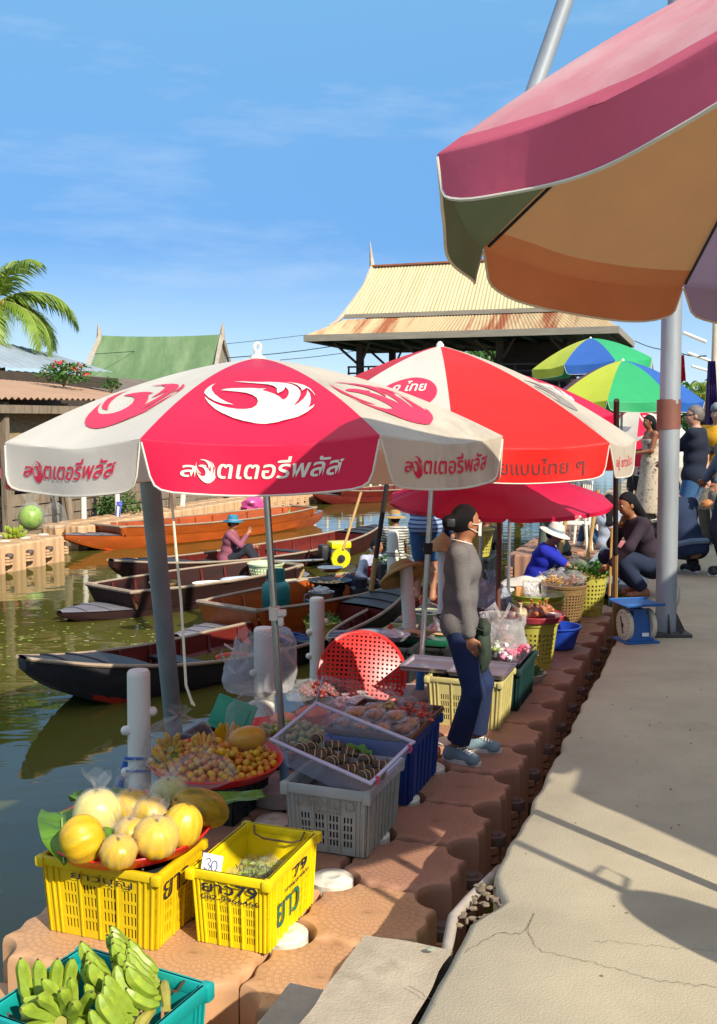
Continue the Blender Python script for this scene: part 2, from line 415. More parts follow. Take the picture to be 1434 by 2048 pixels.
def edge_wob(u): return .012 * noise.noise((u * 1.7, 3, 0)) + .02 * noise.noise((u * 6, 9, 0)) * (1 if u > -.2 else .4)
mb = MB(); us = [-8 + .06 * i for i in range(470)] + [20.3 + .5 * i for i in range(60)] + [60, 90, 160, 400]
rows = []
vals = []
for u in us:
    e = edge_wob(u) - (.07 * max(0, 1 - abs(u + .02) / .16) if abs(u + .02) < .16 else 0)
    vals.append([(u, e - .02, -1.3), (u, e, -.05), (u, e - .006, -.012), (u, e - .03, 0.0), (u, -.4, 0), (u, -8, 0), (u, -300, 0)])
k = len(vals[0])
mb.add([D(u, v, z) for row in vals for u, v, z in row], [(i * k + j, i * k + j + 1, (i + 1) * k + j + 1, (i + 1) * k + j) for i in range(len(us) - 1) for j in range(k - 1)])
struct(mb.build('walkway', m_conc, sharp=1.2))
# far bank under the houses
mb = MB(); mb.add([D(u, v, z) for u in (-30, 260) for v, z in ((12.7, -1.3), (12.7, -.62), (300, -.6))], [(0, 1, 4, 3), (1, 2, 5, 4)])
struct(mb.build('far_bank', M('earth', '#6b5b45', .95, .3, 2, .5, 20), smooth=False))
# two concrete steps going down from the walkway, a low landing
for nm, v0, v1, u1, z in (('step', .012, .285, -.36, -.012), ('step', .288, .56, -.31, -.25), ('landing', .70, 1.62, -.24, -.53)):
    mb = MB()
    def fn(a, b, v0=v0, v1=v1, u1=u1, z=z):
        u = -3 + (u1 + 3) * b; v = v0 + (v1 - v0) * a; q = .012 * noise.noise((u * 7, v * 7, z * 9))
        return D(u + (q if b == 1 else 0), v + (q if a in (0, 1) else 0), z + .003 * noise.noise((u * 9, v * 9, 2)))
    nu, nv = 8, 60
    mb.grid(fn, nu, nv)
    base = [(nv * (nu + 1) + i) for i in range(nu + 1)]
    side = [i * (nu + 1) + nu for i in range(nv + 1)]
    for ring in (base, side):
        o = len(mb.v)
        for i in ring: x, y, _ = mb.v[i]; mb.v.append((x, y, -1.35))
        for i in range(len(ring) - 1): mb.f.append((ring[i], ring[i + 1], o + i + 1, o + i)); mb.m.append(0)
    struct(mb.build(nm, m_conc2, sharp=.9))
mb = MB(); mb.tube([D(-.36, .03, -.045), D(-.1, .075, -.05), D(.05, .06, -.055), D(.42, .03, -.1)], .018, 10)
tag(mb.build('pipe', M('pvc_pipe_old', '#a79c90', .6, .2, 9, col2='#6d5444', thr=.5)), 'grey plastic pipe lying along the broken corner of the walkway', 'pipe')
mb = MB()
for i in range(46):
    u = random.uniform(-.16, .14); v = random.uniform(-.10, .05)
    mb.ball(D(u, v, -.035 - max(0, v) * .3 + random.uniform(0, .01)), (random.uniform(.006, .02), random.uniform(.006, .018), random.uniform(.004, .01)), 6, 4, amp=.5, seed=i)
o = mb.build('rubble', M('rubble', '#7a6b58', .95, .5, 30)); struct(o, 'stuff')
# fallen leaf scraps and pebbles on the concrete
mb = MB()
for i in range(150):
    u = random.uniform(-1.6, 5); v = -random.uniform(.05, 1.9); p = D(u, v, .003); s = random.uniform(.002, .006)
    mb.ball(p, (s, s * .7, s * .4), 6, 4, amp=.4, seed=i)
struct(mb.build('grit', M('grit', '#7a6a54', .95, .5, 30)), 'stuff')
mb = MB(); mb.ball(G(862, 1898, .004), (.016, .011, .004), 8, 5); tag(mb.build('leaf', M('dry_leaf', '#9aa08a', .8, .2, 9)), 'small pale fallen leaf on the walkway by the broken corner', 'leaf')

mb = MB(); rd = random.Random(12)
def crack(pts, w0):
    q = []
    for (a, b), (c, d) in zip(pts[:-1], pts[1:]):
        n_ = max(2, int(math.hypot(c - a, d - b) / 7))
        for i in range(n_): t = i / n_; q.append((a + (c - a) * t + rd.gauss(0, 1.6), b + (d - b) * t + rd.gauss(0, 1.6)))
    q.append(pts[-1]); g = [G(x, y, .0032) for x, y in q]; vs = []
    for i, p in enumerate(g):
        d = (g[min(i + 1, len(g) - 1)] - g[max(0, i - 1)]).normalized(); w_ = w0 * .55 * rd.uniform(.4, 1.2); sd_ = Vector((-d.y, d.x, 0)) * w_; vs += [p - sd_, p + sd_]
    mb.add(vs, [(2 * i, 2 * i + 1, 2 * i + 3, 2 * i + 2) for i in range(len(g) - 1)])
crack([(1000, 1865), (1040, 1868), (1062, 1840), (1068, 1826)], .0022); crack([(1055, 1845), (1062, 1882), (1085, 1902), (1190, 1925), (1300, 1958), (1434, 1975)], .0016); crack([(818, 1970), (850, 1990), (870, 2010)], .002)
crack([(1190, 1880), (1300, 1890), (1434, 1902)], .001); crack([(1000, 1865), (965, 1880), (930, 1905)], .0018); crack([(1230, 1700), (1270, 1712), (1300, 1705)], .0008); crack([(1120, 1330), (1210, 1352), (1330, 1348)], .0012)
struct(mb.build('cracks', M('crack_dirt', '#4a4034', .95, .3, 20), smooth=False))
mb = MB()
for i in range(260):
    a = rd.uniform(0, 1); p = G(rd.uniform(-20, 330), 1240 + 110 * a + rd.gauss(0, 18), ZW + .004); s_ = rd.uniform(.008, .035); q = rd.uniform(0, 6)
    mb.add([p + Vector((math.cos(q + k) * s_ * rd.uniform(.5, 1.3), math.sin(q + k) * s_ * rd.uniform(.4, 1), 0)) for k in (0, 1.2, 2.4, 3.6, 4.8)], [(0, 1, 2, 3, 4)])
struct(mb.build('duckweed', M('duckweed', '#8a9a3a', .7, .3, 9), smooth=False), 'stuff')

# ------------------------------------------------------------------ floating docks of moulded cubes
PT = .527
def cube_mat(nm, col, col2):
    m = M(nm, col, .62, .14, 3, 0, col2=col2, thr=.52, soft=.3); n = m.node_tree; L = n.links; p = n.nodes['Principled BSDF']
    t = n.nodes.new('ShaderNodeTexCoord'); sp = n.nodes.new('ShaderNodeSeparateXYZ'); L.new(t.outputs['Object'], sp.inputs[0])
    def mth(op, a, b=None):
        q = n.nodes.new('ShaderNodeMath'); q.operation = op
        for i, x in enumerate((a, b)):
            if x is None: continue
            if hasattr(x, 'default_value') or not isinstance(x, (int, float)): L.new(x, q.inputs[i])
            else: q.inputs[i].default_value = x
        return q.outputs[0]
    x, y, z = sp.outputs
    r = mth('SQRT', mth('ADD', mth('MULTIPLY', x, x), mth('MULTIPLY', y, y))); a = mth('ARCTAN2', y, x)
    cb = n.nodes.new('ShaderNodeCombineXYZ'); L.new(mth('MULTIPLY', a, 5.1), cb.inputs[0]); L.new(mth('MULTIPLY', r, 34), cb.inputs[1])
    bt = n.nodes.new('ShaderNodeTexBrick'); bt.inputs['Scale'].default_value = 1; bt.inputs['Mortar Size'].default_value = .11; bt.inputs['Mortar Smooth'].default_value = .3
    bt.inputs['Brick Width'].default_value = 1.0; bt.inputs['Row Height'].default_value = 1.0
    L.new(cb.outputs[0], bt.inputs['Vector'])
    g = mth('MULTIPLY', mth('MULTIPLY', bt.outputs['Fac'], mth('LESS_THAN', r, .232)), mth('GREATER_THAN', z, -.002))
    bn = n.nodes.new('ShaderNodeBump'); bn.invert = True; bn.inputs['Strength'].default_value = 1; bn.inputs['Distance'].default_value = .011
    L.new(g, bn.inputs['Height']); L.new(bn.outputs[0], p.inputs['Normal']); return m
m_cube = cube_mat('dock_tan', '#c2946c', '#a98262')
m_cube2 = cube_mat('dock_shaded_terracotta', '#a87b62', '#8a6454')  # the tan again with shade put into its colour; far dock uses it too
m_cube3 = cube_mat('dock_sand', '#c9a27a', '#a8835e')
def dock_cube_mesh():
    mb = MB(); a = PT / 2 - .003; rc = .12
    def outline(ins):
        q = []
        for s in range(4):
            pts = []
            for i in range(13):
                t = i / 12; x = (2 * t - 1) * (a - rc - ins)
                pts.append((x, -a + ins + .016 * (.5 - .5 * math.cos(2 * math.pi * 2 * t))))
            for i in range(1, 8):
                b = math.pi - (math.pi / 2) * i / 8
                pts.append((a - (rc + ins) * -math.cos(b), -a + (rc + ins) * math.sin(b)))
            c, d = math.cos(s * math.pi / 2), math.sin(s * math.pi / 2)
            pts = [(min(x, a - ins), max(y, -a + ins)) for x, y in pts]
            q += [(x * c - y * d, x * d + y * c) for x, y in pts]
        return q
    lv = [(0, -.5), (0, -.04), (.003, -.016), (.010, -.005), (.022, 0)]
    n = len(outline(0)); vs = []
    for ins, z in lv: vs += [(x, y, z) for x, y in outline(ins)]
    fs = [(k * n + i, k * n + (i + 1) % n, (k + 1) * n + (i + 1) % n, (k + 1) * n + i) for k in range(len(lv) - 1) for i in range(n)]
    top = vs[-n:]
    for k, q in enumerate((.75, .45, .15)):
        for x, y, z in top:
            l_ = math.hypot(x, y); rr = (l_ * q) if k == 0 else .24 * q
            vs.append((x / l_ * rr, y / l_ * rr, 0))
    for k in range(len(lv) - 1, len(lv) + 2): fs += [(k * n + i, k * n + (i + 1) % n, (k + 1) * n + (i + 1) % n, (k + 1) * n + i) for i in range(n)]
    fs.append(tuple((len(lv) + 2) * n + i for i in range(n)))
    # corner lugs half way down, where neighbours are pinned together
    for s in range(4):
        c, d = math.cos(s * math.pi / 2), math.sin(s * math.pi / 2)
        for z in (-.2, -.25, -.3): mb.cyl(((a - .035) * c + (a - .035) * d, (a - .035) * d - (a - .035) * c, z - .018), ((a - .035) * c + (a - .035) * d, (a - .035) * d - (a - .035) * c, z + .018), .062, n=14)
    mb.add(vs, fs); return mb
def dock(label, u0, v0, nr, nc, mats, start=0, z=ZD, group=None, dz=None, pins=True, pinrows=None):
    root = thing('floating_dock', label, 'floating dock', D(u0, v0, z), RZ, group)
    protos = [None] * len(mats); pin = None
    for r in range(nr):
        for c in range(nc):
            k = 0 if r < 2 else 1  # nearest rows sunlit tan, the others the copy darkened for shade
            k = min(k, len(mats) - 1)
            if protos[k] is None: o = protos[k] = dock_cube_mesh().build('dock_cube', mats[k], root, sharp=.6)
            else: o = protos[k].copy(); COL.objects.link(o)
            q = noise.noise((r * 3.3, c * 7.7, 1)) * .008
            o.location = (-c * PT, r * PT, q); o.rotation_euler = (noise.noise((r, c, 5)) * .012, noise.noise((r, c, 8)) * .012, 0)
    if pins:
        for r in range(pinrows or nr):
            for c in range(nc - 1):
                if pin is None:
                    p = MB(); p.lathe([(0, .012), (.03, .012), (.035, .016), (.05, .016), (.055, .012), (.088, .008), (.098, 0), (.098, -.05)], 24); pin = o = p.build('pin_cap', m_pin, root)
                else: o = pin.copy(); COL.objects.link(o)
                o.location = (-(c + .5) * PT, (r + .5) * PT, -.006)
        for r in range(min(nr, 14)):
            p = MB(); p.lathe([(0, .03), (.03, .03), (.036, .02), (.06, .02), (.066, 0), (.066, -.03)], 16)
            if r == 0: lug = o = p.build('pin_head', M('pin_dark', '#5a4a44', .6, .2, 9), root)
            else: o = lug.copy(); COL.objects.link(o)
            o.location = (.5 * PT - .012, (r + .5) * PT, -.16)
    return root
dock('long dock of tan moulded cubes beside the concrete walkway, loaded with crates and trays', .165, .645, 16, 3, [m_cube, m_cube2])
dock('sandy floating dock at the far left with a melon bag and bananas on it', 10.3, 10.6, 4, 3, [m_cube3], z=ZD)
dock('long sandy floating dock behind the orange boat on the far bank', 13.8, 11.25, 26, 2, [m_cube3], z=ZD, pins=False)
dock('far floating dock with paved top beyond the pink parasol, where a woman sits', 11.6, .95, 9, 3, [m_cube2], z=ZD + .12, pins=False)
mb = MB(); mb.add([D(u, v, z) for u in (16.4, 60) for v, z in ((.25, -1.3), (.25, -.5), (2.6, -.5), (2.6, -1.3))], [(0, 1, 5, 4), (1, 2, 6, 5), (2, 3, 7, 6), (0, 3, 2, 1)])
struct(mb.build('landing', m_conc2, smooth=False))
# sloping timber gangway between the dock and the walkway
mb = MB()
for i in range(5):
    a, b = D(8.6, .1 + .17 * i, -.30), D(11.4, .1 + .17 * i, -.22)
    mb.add([a, a + Vector((-.15 * .94, .15 * .34, 0)), b + Vector((-.15 * .94, .15 * .34, 0)), b] + [q - Vector((0, 0, .05)) for q in (a, a + Vector((-.15 * .94, .15 * .34, 0)), b + Vector((-.15 * .94, .15 * .34, 0)), b)],
           [(0, 1, 2, 3), (4, 7, 6, 5), (0, 4, 5, 1), (1, 5, 6, 2), (2, 6, 7, 3), (3, 7, 4, 0)])
mb.box(D(8.9, .45, -.37), (.8, .08, .08), rotm('Z', RZ)); mb.box(D(11.1, .45, -.29), (.8, .08, .08), rotm('Z', RZ))
for q in (8.9, 11.1):
    for v in (.15, .75): mb.cyl(D(q, v, -1.3), D(q, v, -.33), .04, n=8)
tag(mb.build('gangway', M('grey_boards', '#8b9498', .7, .2, 6, .3, 30, stretch=(1, 8, 1), col2='#5b6468', thr=.5), smooth=False), 'grey plank gangway leading off past the end of the dock', 'gangway')

# ------------------------------------------------------------------ market umbrellas
EMB = [[(225,165),(180,195),(140,235),(110,280),(103,310),(150,355),(220,395),(300,420),(430,432),(360,405),(280,365),(220,320),(185,270),(178,230),(195,195)],
 [(285,265),(340,245),(420,232),(520,226),(620,228),(720,238),(795,240),(740,262),(800,285),(870,315),(930,350),(975,390),(1015,370),(1040,330),(1045,285),(1025,245),(1008,225),(1000,258),(970,290),(920,315),(912,290),(915,250),(880,205),(820,170),(740,145),(640,128),(430,118),(540,107),(680,107),(820,115),(940,132),(1010,148),(1090,185),(1145,230),(1175,290),(1170,340),(1140,395),(1080,458),(1140,430),(1200,385),(1240,335),(1256,280),(1276,325),(1282,380),(1268,440),(1240,490),(1285,472),(1315,450),(1290,490),(1220,540),(1120,580),(1000,610),(900,632),(780,640),(660,635),(540,620),(420,585),(310,540),(230,490),(165,430),(125,380),(112,352),(160,390),(250,435),(360,470),(460,485),(560,482),(630,470),(680,440),(697,400),(685,360),(640,325),(570,295),(470,275)],
 [(1020,135),(1080,145),(1160,170),(1230,205),(1290,260),(1330,330),(1335,355),(1310,310),(1275,265),(1250,248),(1195,285),(1190,250),(1150,195),(1090,155)]]
EMB = [[((x - 718) / 617, (372 - y) / 268) for x, y in p] for p in EMB]
EMBG = curve_mesh(EMB)
class Canopy:
    def __init__(s, R_, n, rot, rim, apex, flap, ctr=(0, 0), tilt=None, pw=1.75, sag=.03, lin_=.25, round_=.09):
        s.R, s.n, s.rot, s.rim, s.apex, s.flap, s.ctr, s.pw, s.sag, s.lin, s.rnd = R_, n, rot, rim, apex, flap, ctr, pw, sag, lin_, round_
        s.tilt = tilt; s.chord = 2 * R_ * math.sin(math.pi / n)
    def rib(s, k, t):
        q = s.rot + 2 * math.pi * k / s.n
        return Vector((s.R * t * math.cos(q), s.R * t * math.sin(q), s.apex - (s.apex - s.rim) * ((1 - s.lin) * t ** s.pw + s.lin * t)))
    def raw(s, k, a, t, off=0.):
        c = min(t, 1.0); p = s.rib(k, c).lerp(s.rib(k + 1, c), a)
        p.z -= s.sag * math.sin(math.pi * a) * c * c
        if t > 1:
            e = min(a, 1 - a); dep = s.flap * (t - 1)
            r_ = s.rnd
            if e < r_: dep *= .72 + .28 * math.sqrt(max(0, 1 - (1 - e / r_) ** 2))
            q = s.rot + 2 * math.pi * (k + .5) / s.n; o = Vector((math.cos(q), math.sin(q), 0)); tg = Vector((-o.y, o.x, 0))
            p += Vector((0, 0, -dep)) + o * (dep * .06 + (t - 1) * (.014 * math.sin(a * 9 + k * 2.1)))
            p += tg * ((.5 - a) * .07 * (t - 1) * s.chord)
        else: p.z += .004 * math.sin(t * 23 + k) * math.sin(math.pi * a) + .012 * t * noise.noise((a * 2.3 + k * 7, t * 3.1, k * 3.3)) * math.sin(math.pi * a) + .006 * t * t * noise.noise((a * 9 + k * 5, t * 7, k)) * math.sin(math.pi * a)
        return p
    def pt(s, k, a, t, off=0.):
        p = s.raw(k, a, t)
        if off:
            d1 = s.raw(k, min(1, a + .01), t) - s.raw(k, max(0, a - .01), t)
            t0 = t if t >= 1 else min(t, .985)
            d2 = s.raw(k, a, t0 + .01) - s.raw(k, a, t0 - (0 if t >= 1 else .01))
            nn = d2.cross(d1); nn = nn.normalized() if nn.length > 1e-9 else Vector((0, 0, 1))
            q = s.rot + 2 * math.pi * (k + .5) / s.n
            if nn.dot(Vector((math.cos(q), math.sin(q), .5))) < 0: nn = -nn
            p = p + nn * off
        if s.tilt is not None:
            c = Vector((0, 0, s.rim)); p = s.tilt @ (p - c) + c
        return p + Vector((s.ctr[0], s.ctr[1], 0))
def umbrella(label, base, C_, mats, group=None, pole=None, emb=None, txt=None, ribs=True, finial='knob', flapmat=None, na=14, nt_=16, sleeve=None, disc=None, trim=True, lowpole=None):
    root = thing('market_umbrella', label, 'umbrella', base, 0, group)
    ts = [i / nt_ for i in range(nt_ + 1)] + [1 + (i + 1) / 6 for i in range(6)] if C_.flap else [i / nt_ for i in range(nt_ + 1)]
    if C_.flap: ts.insert(nt_, .985); ts.insert(nt_ + 2, 1.04)
    for k in range(C_.n):
        mb = MB(); W_ = na + 1
        aa = [0, .02, .05] + [.1 + .8 * i / (na - 5) for i in range(na - 4)] + [.95, .98, 1]; W_ = len(aa)
        mb.add([C_.pt(k, a, t) for t in ts for a in aa], [(j * W_ + i, j * W_ + i + 1, (j + 1) * W_ + i + 1, (j + 1) * W_ + i) for j in range(len(ts) - 1) for i in range(W_ - 1)])
        pm_ = mats[k % len(mats)]
        if flapmat and k in flapmat:
            pm_ = [pm_, flapmat[k]]; j0 = next(j for j, t in enumerate(ts) if t > .93); mb.m = [1 if i // (W_ - 1) >= j0 else 0 for i in range(len(mb.m))]
        pan = mb.build('canopy_panel', pm_, root, sharp=1.0)
        if emb and k in emb:
            m, t0, hw, hh = emb[k]
            def fe(x, y, k=k, t0=t0, hw=hw, hh=hh):
                t = min(.975, t0 - y * hh / (C_.R * 1.06)); return C_.pt(k, .5 + x * hw / (C_.chord * t), t, .0045)
            decal('emblem', EMBG, fe, m, pan, (-1, -1, 1, 1), .07)
        if txt and k in txt: txt[k](C_, k, pan)
    if trim and C_.flap:
        mb = MB()
        for k in range(C_.n):
            mb.tube([C_.pt(k, a, 1.1, 0) for a in (0,)] + [C_.pt(k, a, 2.0) for a in aa] + [C_.pt(k, 1, 1.1, 0)], .0045, 5)
        mb.build('edge_piping', m_trim, root)
    ax = Vector((C_.ctr[0], C_.ctr[1], C_.apex)); top = C_.pt(0, 0, 0)
    if ribs:
        for k in range(C_.n):
            mb = MB(); mb.tube([C_.pt(k, 0, t) - Vector((0, 0, .012)) for t in (.03, .25, .5, .75, .985)], .006, 5)
            mid = C_.pt(k, 0, .5) - Vector((0, 0, .02)); hub = Vector((0, 0, 0)).lerp(top, (C_.rim - .08) / C_.apex)
            mb.tube([hub, mid], .005, 5); mb.build('rib', m_dark, root)
    pr, pm = pole or (.02, m_steel)
    mb = MB(); mb.tube([(0, 0, .02), top], pr, 12)
    mb.build('pole', pm, root)
    mb = MB(); f0 = top
    if finial == 'loop':
        mb.lathe([(.045, -.02), (.04, .005), (.02, .018), (.018, .035)], 14, f0)
        mb.tube([f0 + Vector(((.016 * math.cos(q)), 0, .055 + .022 * math.sin(q))) for q in [R(-70 + 320 * i / 14) for i in range(15)]], .009, 6)
    else: mb.lathe([(.03, -.01), (.026, .012), (.012, .03), (0, .034)], 12, f0)
    mb.build('finial', m_white, root)
    d = (top - Vector((0, 0, 0))).normalized()
    if sleeve:
        mb = MB(); mb.tube([d * .05, d * sleeve[1]], sleeve[2], 14); mb.build('sleeve', sleeve[0], root)
    if disc:
        mb = MB(); mb.lathe([(disc * .86, 0), (disc, .01), (disc, .06), (disc * .96, .085), (disc * .4, .092), (.03, .1)], 30, mod=lambda q, i: 1 + .012 * math.sin(q * 5)); mb.build('weight_base', M('cement_base', '#a99a92', .9, .18, 7, .5, 40, col2='#6d6660', thr=.5), root)
    return root
def lettering(txt, hw, h, drop, mat, shear=.0, bold=.012, fine=.12, y0=0., x0=0.):
    geo = text_mesh(txt, bold, shear)
    def f(C_, k, pan):
        return decal('lettering', geo, lambda x, y: C_.pt(k, .5 + (x + x0) / C_.chord, 1 + (drop - y) / C_.flap, .0042), mat, pan, (-hw, -h / 2, hw, h / 2), fine)
    return f
m_emw = M('print_white', '#d9d2c2', .5, .05, 6); m_emr = M('print_red', '#d81f45', .5, .05, 6); m_print = M('print_worn', '#5c2420', .7, .4, 14)
def plus(mat, hw=.36):
    def f(C_, k, pan):
        a_ = text_mesh('ล', .014, .2); b_ = text_mesh('ตเตอรี่พลัส', .014, .2)
        g = lambda x, y: C_.pt(k, .5 + x / C_.chord, 1 + (.115 - y) / C_.flap, .0042)
        decal('lettering', a_, g, mat, pan, (-.345, -.027, -.275, .022), .1)
        decal('lettering', b_, g, mat, pan, (-.19, -.027, .345, .062), .1)
        decal('emblem', EMBG, g, mat, pan, (-.278, -.048, -.195, .048), .1)
    return f
# front umbrella
bL = G(572, 1595, ZD); tL = At(517, 716, 5.35)
CL = Canopy(1.27, 8, R(-84 - 22.5), 1.945, tL.z - bL.z, .21, (tL.x - bL.x, tL.y - bL.y), tilt=rotm('X', R(-1.7)) @ rotm('Y', R(-.8)), pw=1.9, lin_=.35)
uL = umbrella('front red and white panelled market umbrella with white loop finial, bird emblems and lettering', bL, CL, [m_red, m_creamold, m_red, m_cream, m_red, m_cream, m_red, m_cream], 'red and white advertising umbrellas',
    pole=(.019, m_steel), emb={0: (m_emw, .70, .245, .25), 7: (m_emr, .70, .245, .25), 1: (m_emr, .70, .245, .25)}, txt={0: plus(m_emw), 7: plus(m_emr), 1: plus(m_emr)}, finial='loop', sleeve=(m_lblue, .26, .027), disc=.21)
# clamp on the pole and a cord hanging off the rim
ax = (tL - bL).normalized(); q = (G(560, 1290, 0) - G(560, 1290, 0))
mb = MB(); z0 = 1.02
p = Vector((ax.x / ax.z * z0, ax.y / ax.z * z0, z0)); mb.cyl(p - ax * .03, p + ax * .04, .03, n=14); mb.rbox(p + Vector((.04, -.02, .01)), (.05, .04, .035), .008); mb.rbox(p + Vector((.035, -.02, -.035)), (.03, .04, .05), .008)
mb.build('clamp', m_white, uL)
cp = [At(*q_) - bL for q_ in ((335, 870, 4.28), (340, 960, 4.26), (352, 1100, 4.25), (362, 1200, 4.26), (368, 1300, 4.25), (372, 1370, 4.25), (384, 1405, 4.27))]
mb = MB(); mb.tube(cp, .006, 6); mb.cyl(cp[-1], cp[-1] + Vector((.012, 0, -.015)), .009, .003, n=6); mb.build('tie_cord', m_rope, uL)
# second umbrella
b2 = G(838, 1405, ZD); t2 = At(880, 692, 7.35)
C2 = Canopy(1.40, 8, R(-91), 1.91, t2.z - b2.z, .21, (t2.x - b2.x, t2.y - b2.y), pw=1.7, lin_=.4)
def t2a(C_, k, pan):
    g = lambda x, y: C_.pt(k, .5 + x / C_.chord, 1 + (.135 - y) / C_.flap, .0042)
    decal('lettering', text_mesh('อร่อยแบบไทย ๆ', .004), g, m_print, pan, (-.47, -.045, .36, .075), .1)
def t2b(C_, k, pan):
    g = lambda x, y: C_.pt(k, .5 + x / C_.chord, 1 + (.12 - y) / C_.flap, .0042)
    decal('lettering', text_mesh('อยู่ ชาวบ้าน', .004), g, m_emr, pan, (-.3, -.04, .3, .05), .1)
def t2c(C_, k, pan):
    ci = [(math.cos(R(10 * i)), math.sin(R(10 * i))) for i in range(36)]
    g = lambda x, y: C_.pt(k, .5 + (x * .2 + .06) / (C_.chord * .62), .62 - y * .2 / C_.R, .003)
    decal('roundel', curve_mesh([ci]), g, m_emr, pan, (-1, -1, 1, 1), .2)
    g2 = lambda x, y: C_.pt(k, .5 + (x * .2 + .06) / (C_.chord * .62), .62 - y * .2 / C_.R, .006)
    decal('lettering', text_mesh('๑ ไทย', .02), g2, m_emw, pan, (-.6, .05, .6, .7), .2)
u2 = umbrella('second scarlet and cream umbrella with worn lettering, behind the front umbrella', b2, C2, [m_scar, m_creamold, m_scar, m_cream, m_scar, m_cream, m_scar, m_cream], 'red and white advertising umbrellas',
    pole=(.02, m_steel), txt={0: t2a, 1: t2b, 7: t2c}, sleeve=(m_blue, .34, .032), disc=.24, emb={1: (M('print_grey', '#8d8378', .6, .1, 6), .62, .22, .2)})
mb = MB(); d2 = (t2 - b2).normalized(); p = d2 * 1.13; mb.cyl(p - d2 * .04, p + d2 * .04, .034, n=10); mb.build('clamp', m_blk, u2)
# third, mostly hidden
b3 = Vector((1.2, 10.0, ZD)); C3 = Canopy(1.27, 8, R(-22.5), 2.1, 2.56, .2, (0, 0))
umbrella('magenta umbrella with pale bird emblem, peeping out behind the scarlet umbrella', b3, C3, [m_mag], 'red and white advertising umbrellas', emb={0: (m_emw, .66, .24, .25), 7: (m_emw, .66, .24, .25)})
# low pink parasol
b4 = Vector((1.24, 9.0, ZD)); C4 = Canopy(1.0, 10, R(-90 - 4), 1.36, 1.66, .035, (0, 0), tilt=rotm('X', R(4.5)), lin_=.7, sag=.012)
umbrella('low plain pink red parasol under the scarlet umbrella, above the fruit sellers', b4, C4, [m_mag], pole=(.022, M('brown_pole', '#6b4234', .6, .15, 8)), trim=False)
# multicoloured ones further along
m_mar = M('umbrella_maroon', '#7c2b3c', .5, .06, 3, trl=.2)
b5 = Vector((4.55, 17.8, ZD)); C5 = Canopy(1.36, 8, R(-90 - 24), 2.36, 3.07, .16, (0, 0))
umbrella('green, lime and blue panelled umbrella right of the scarlet one, nearer of two multicoloured', b5, C5, [m_ugr, m_ubl, m_mar, m_uye, m_ugr, m_ubl, m_mar, m_uye], 'multicoloured market umbrellas')
b6 = Vector((5.2, 23.0, ZD)); C6 = Canopy(1.38, 8, R(-90 - 38), 3.28, 3.86, .2, (0, 0), tilt=rotm('Y', R(-5)))
umbrella('blue, yellow and green umbrella, higher and farther of two multicoloured', b6, C6, [m_ubl, m_ugr, m_mar, m_uye, m_ubl, m_ugr, m_mar, m_uye], 'multicoloured market umbrellas')
b7 = Vector((7.15, 26.0, ZD)); C7 = Canopy(1.2, 8, R(-90 - 20), 1.62, 2.45, .25, (0, 0))
umbrella('far red umbrella with white emblem, seen under the green umbrella', b7, C7, [m_red, m_cream], 'red and white advertising umbrellas', emb={0: (m_emw, .6, .24, .25)}, txt={0: lettering('ลอตเตอรี่พลัส', .33, .09, .13, m_emw, .2, .02)})
b8 = Vector((6.4, 22.3, ZD)); C8 = Canopy(1.1, 8, R(-90 - 50), 1.35, 1.75, .25, (0, 0))
umbrella('far red, white and blue umbrella just under the far red one', b8, C8, [m_red, m_cream, m_ubl], 'red and white advertising umbrellas')
# big umbrella overhead at right; its pole stands outside the picture
bB = Vector((1.505, 2.854, 0)); CB = Canopy(1.324, 8, R(189.05 - 360), 2.165, 2.93, .14, (0, 0), tilt=rotm('X', -.067) @ rotm('Y', .029), pw=1.75, lin_=.45, sag=.04, round_=.2)
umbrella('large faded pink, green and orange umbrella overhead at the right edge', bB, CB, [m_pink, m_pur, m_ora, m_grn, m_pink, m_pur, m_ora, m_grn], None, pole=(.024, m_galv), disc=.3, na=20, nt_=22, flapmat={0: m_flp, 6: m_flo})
# unseen umbrella, out of the picture, placed for its shade on the walkway
bC = Vector((3.68, 2.13, 0)); CC = Canopy(1.15, 8, R(8), 2.0, 2.55, .15, (0, 0))
umbrella('unseen blue and white umbrella placed to shade the walkway, out of the picture right', bC, CC, [m_ubl, m_cream], None, pole=(.024, m_galv), disc=.3)
# ------------------------------------------------------------------ thai pavilion across the canal
def sheet_mat(nm, col, col2, thr, stretch):
    return M(nm, col, .75, .16, 1.1, .2, 20, col2=col2, thr=thr, soft=.1, stretch=stretch)
m_tin = sheet_mat('tin_cream', '#c6b68c', '#b8a57c', .62, (2.5, .2, .2))
m_tinr = sheet_mat('tin_rusty', '#b99f78', '#8a4b24', .50, (1.6, .12, .12))
m_tinend = M('tin_rust', '#94583a', .8, .3, 2)
m_fascia = M('grey_fascia', '#8d8577', .85, .2, 2, .3, 20, stretch=(.5, 4, 4))
m_teal = M('teal_timber', '#1d4440', .7, .25, 2)
m_post = M('post_brown', '#4d4038', .8, .25, 2)
def corr(mb, a, b, c, d, n, amp, mi=0, nv=3):
    """corrugated sheet a-b along the eave, d-c along the top; sheet profile is real relief"""
    a, b, c, d = map(Vector, (a, b, c, d)); nn = (b - a).cross(d - a).normalized()
    def f(u, v): return a.lerp(b, u).lerp(d.lerp(c, u), v) + nn * amp * math.sin(u * n * 2 * math.pi)
    return mb.grid(f, n * 4, nv, mi)
pc = At(952, 600, 50); pc.z = 0
pav = thing('thai_pavilion', 'raised thai pavilion with tiered cream and rusty tin roofs and pointed gable spire', 'pavilion', pc, R(-19))
rw, z0, z1, z2, z3 = 5.15, 9.12, 6.55, 6.3, 5.45
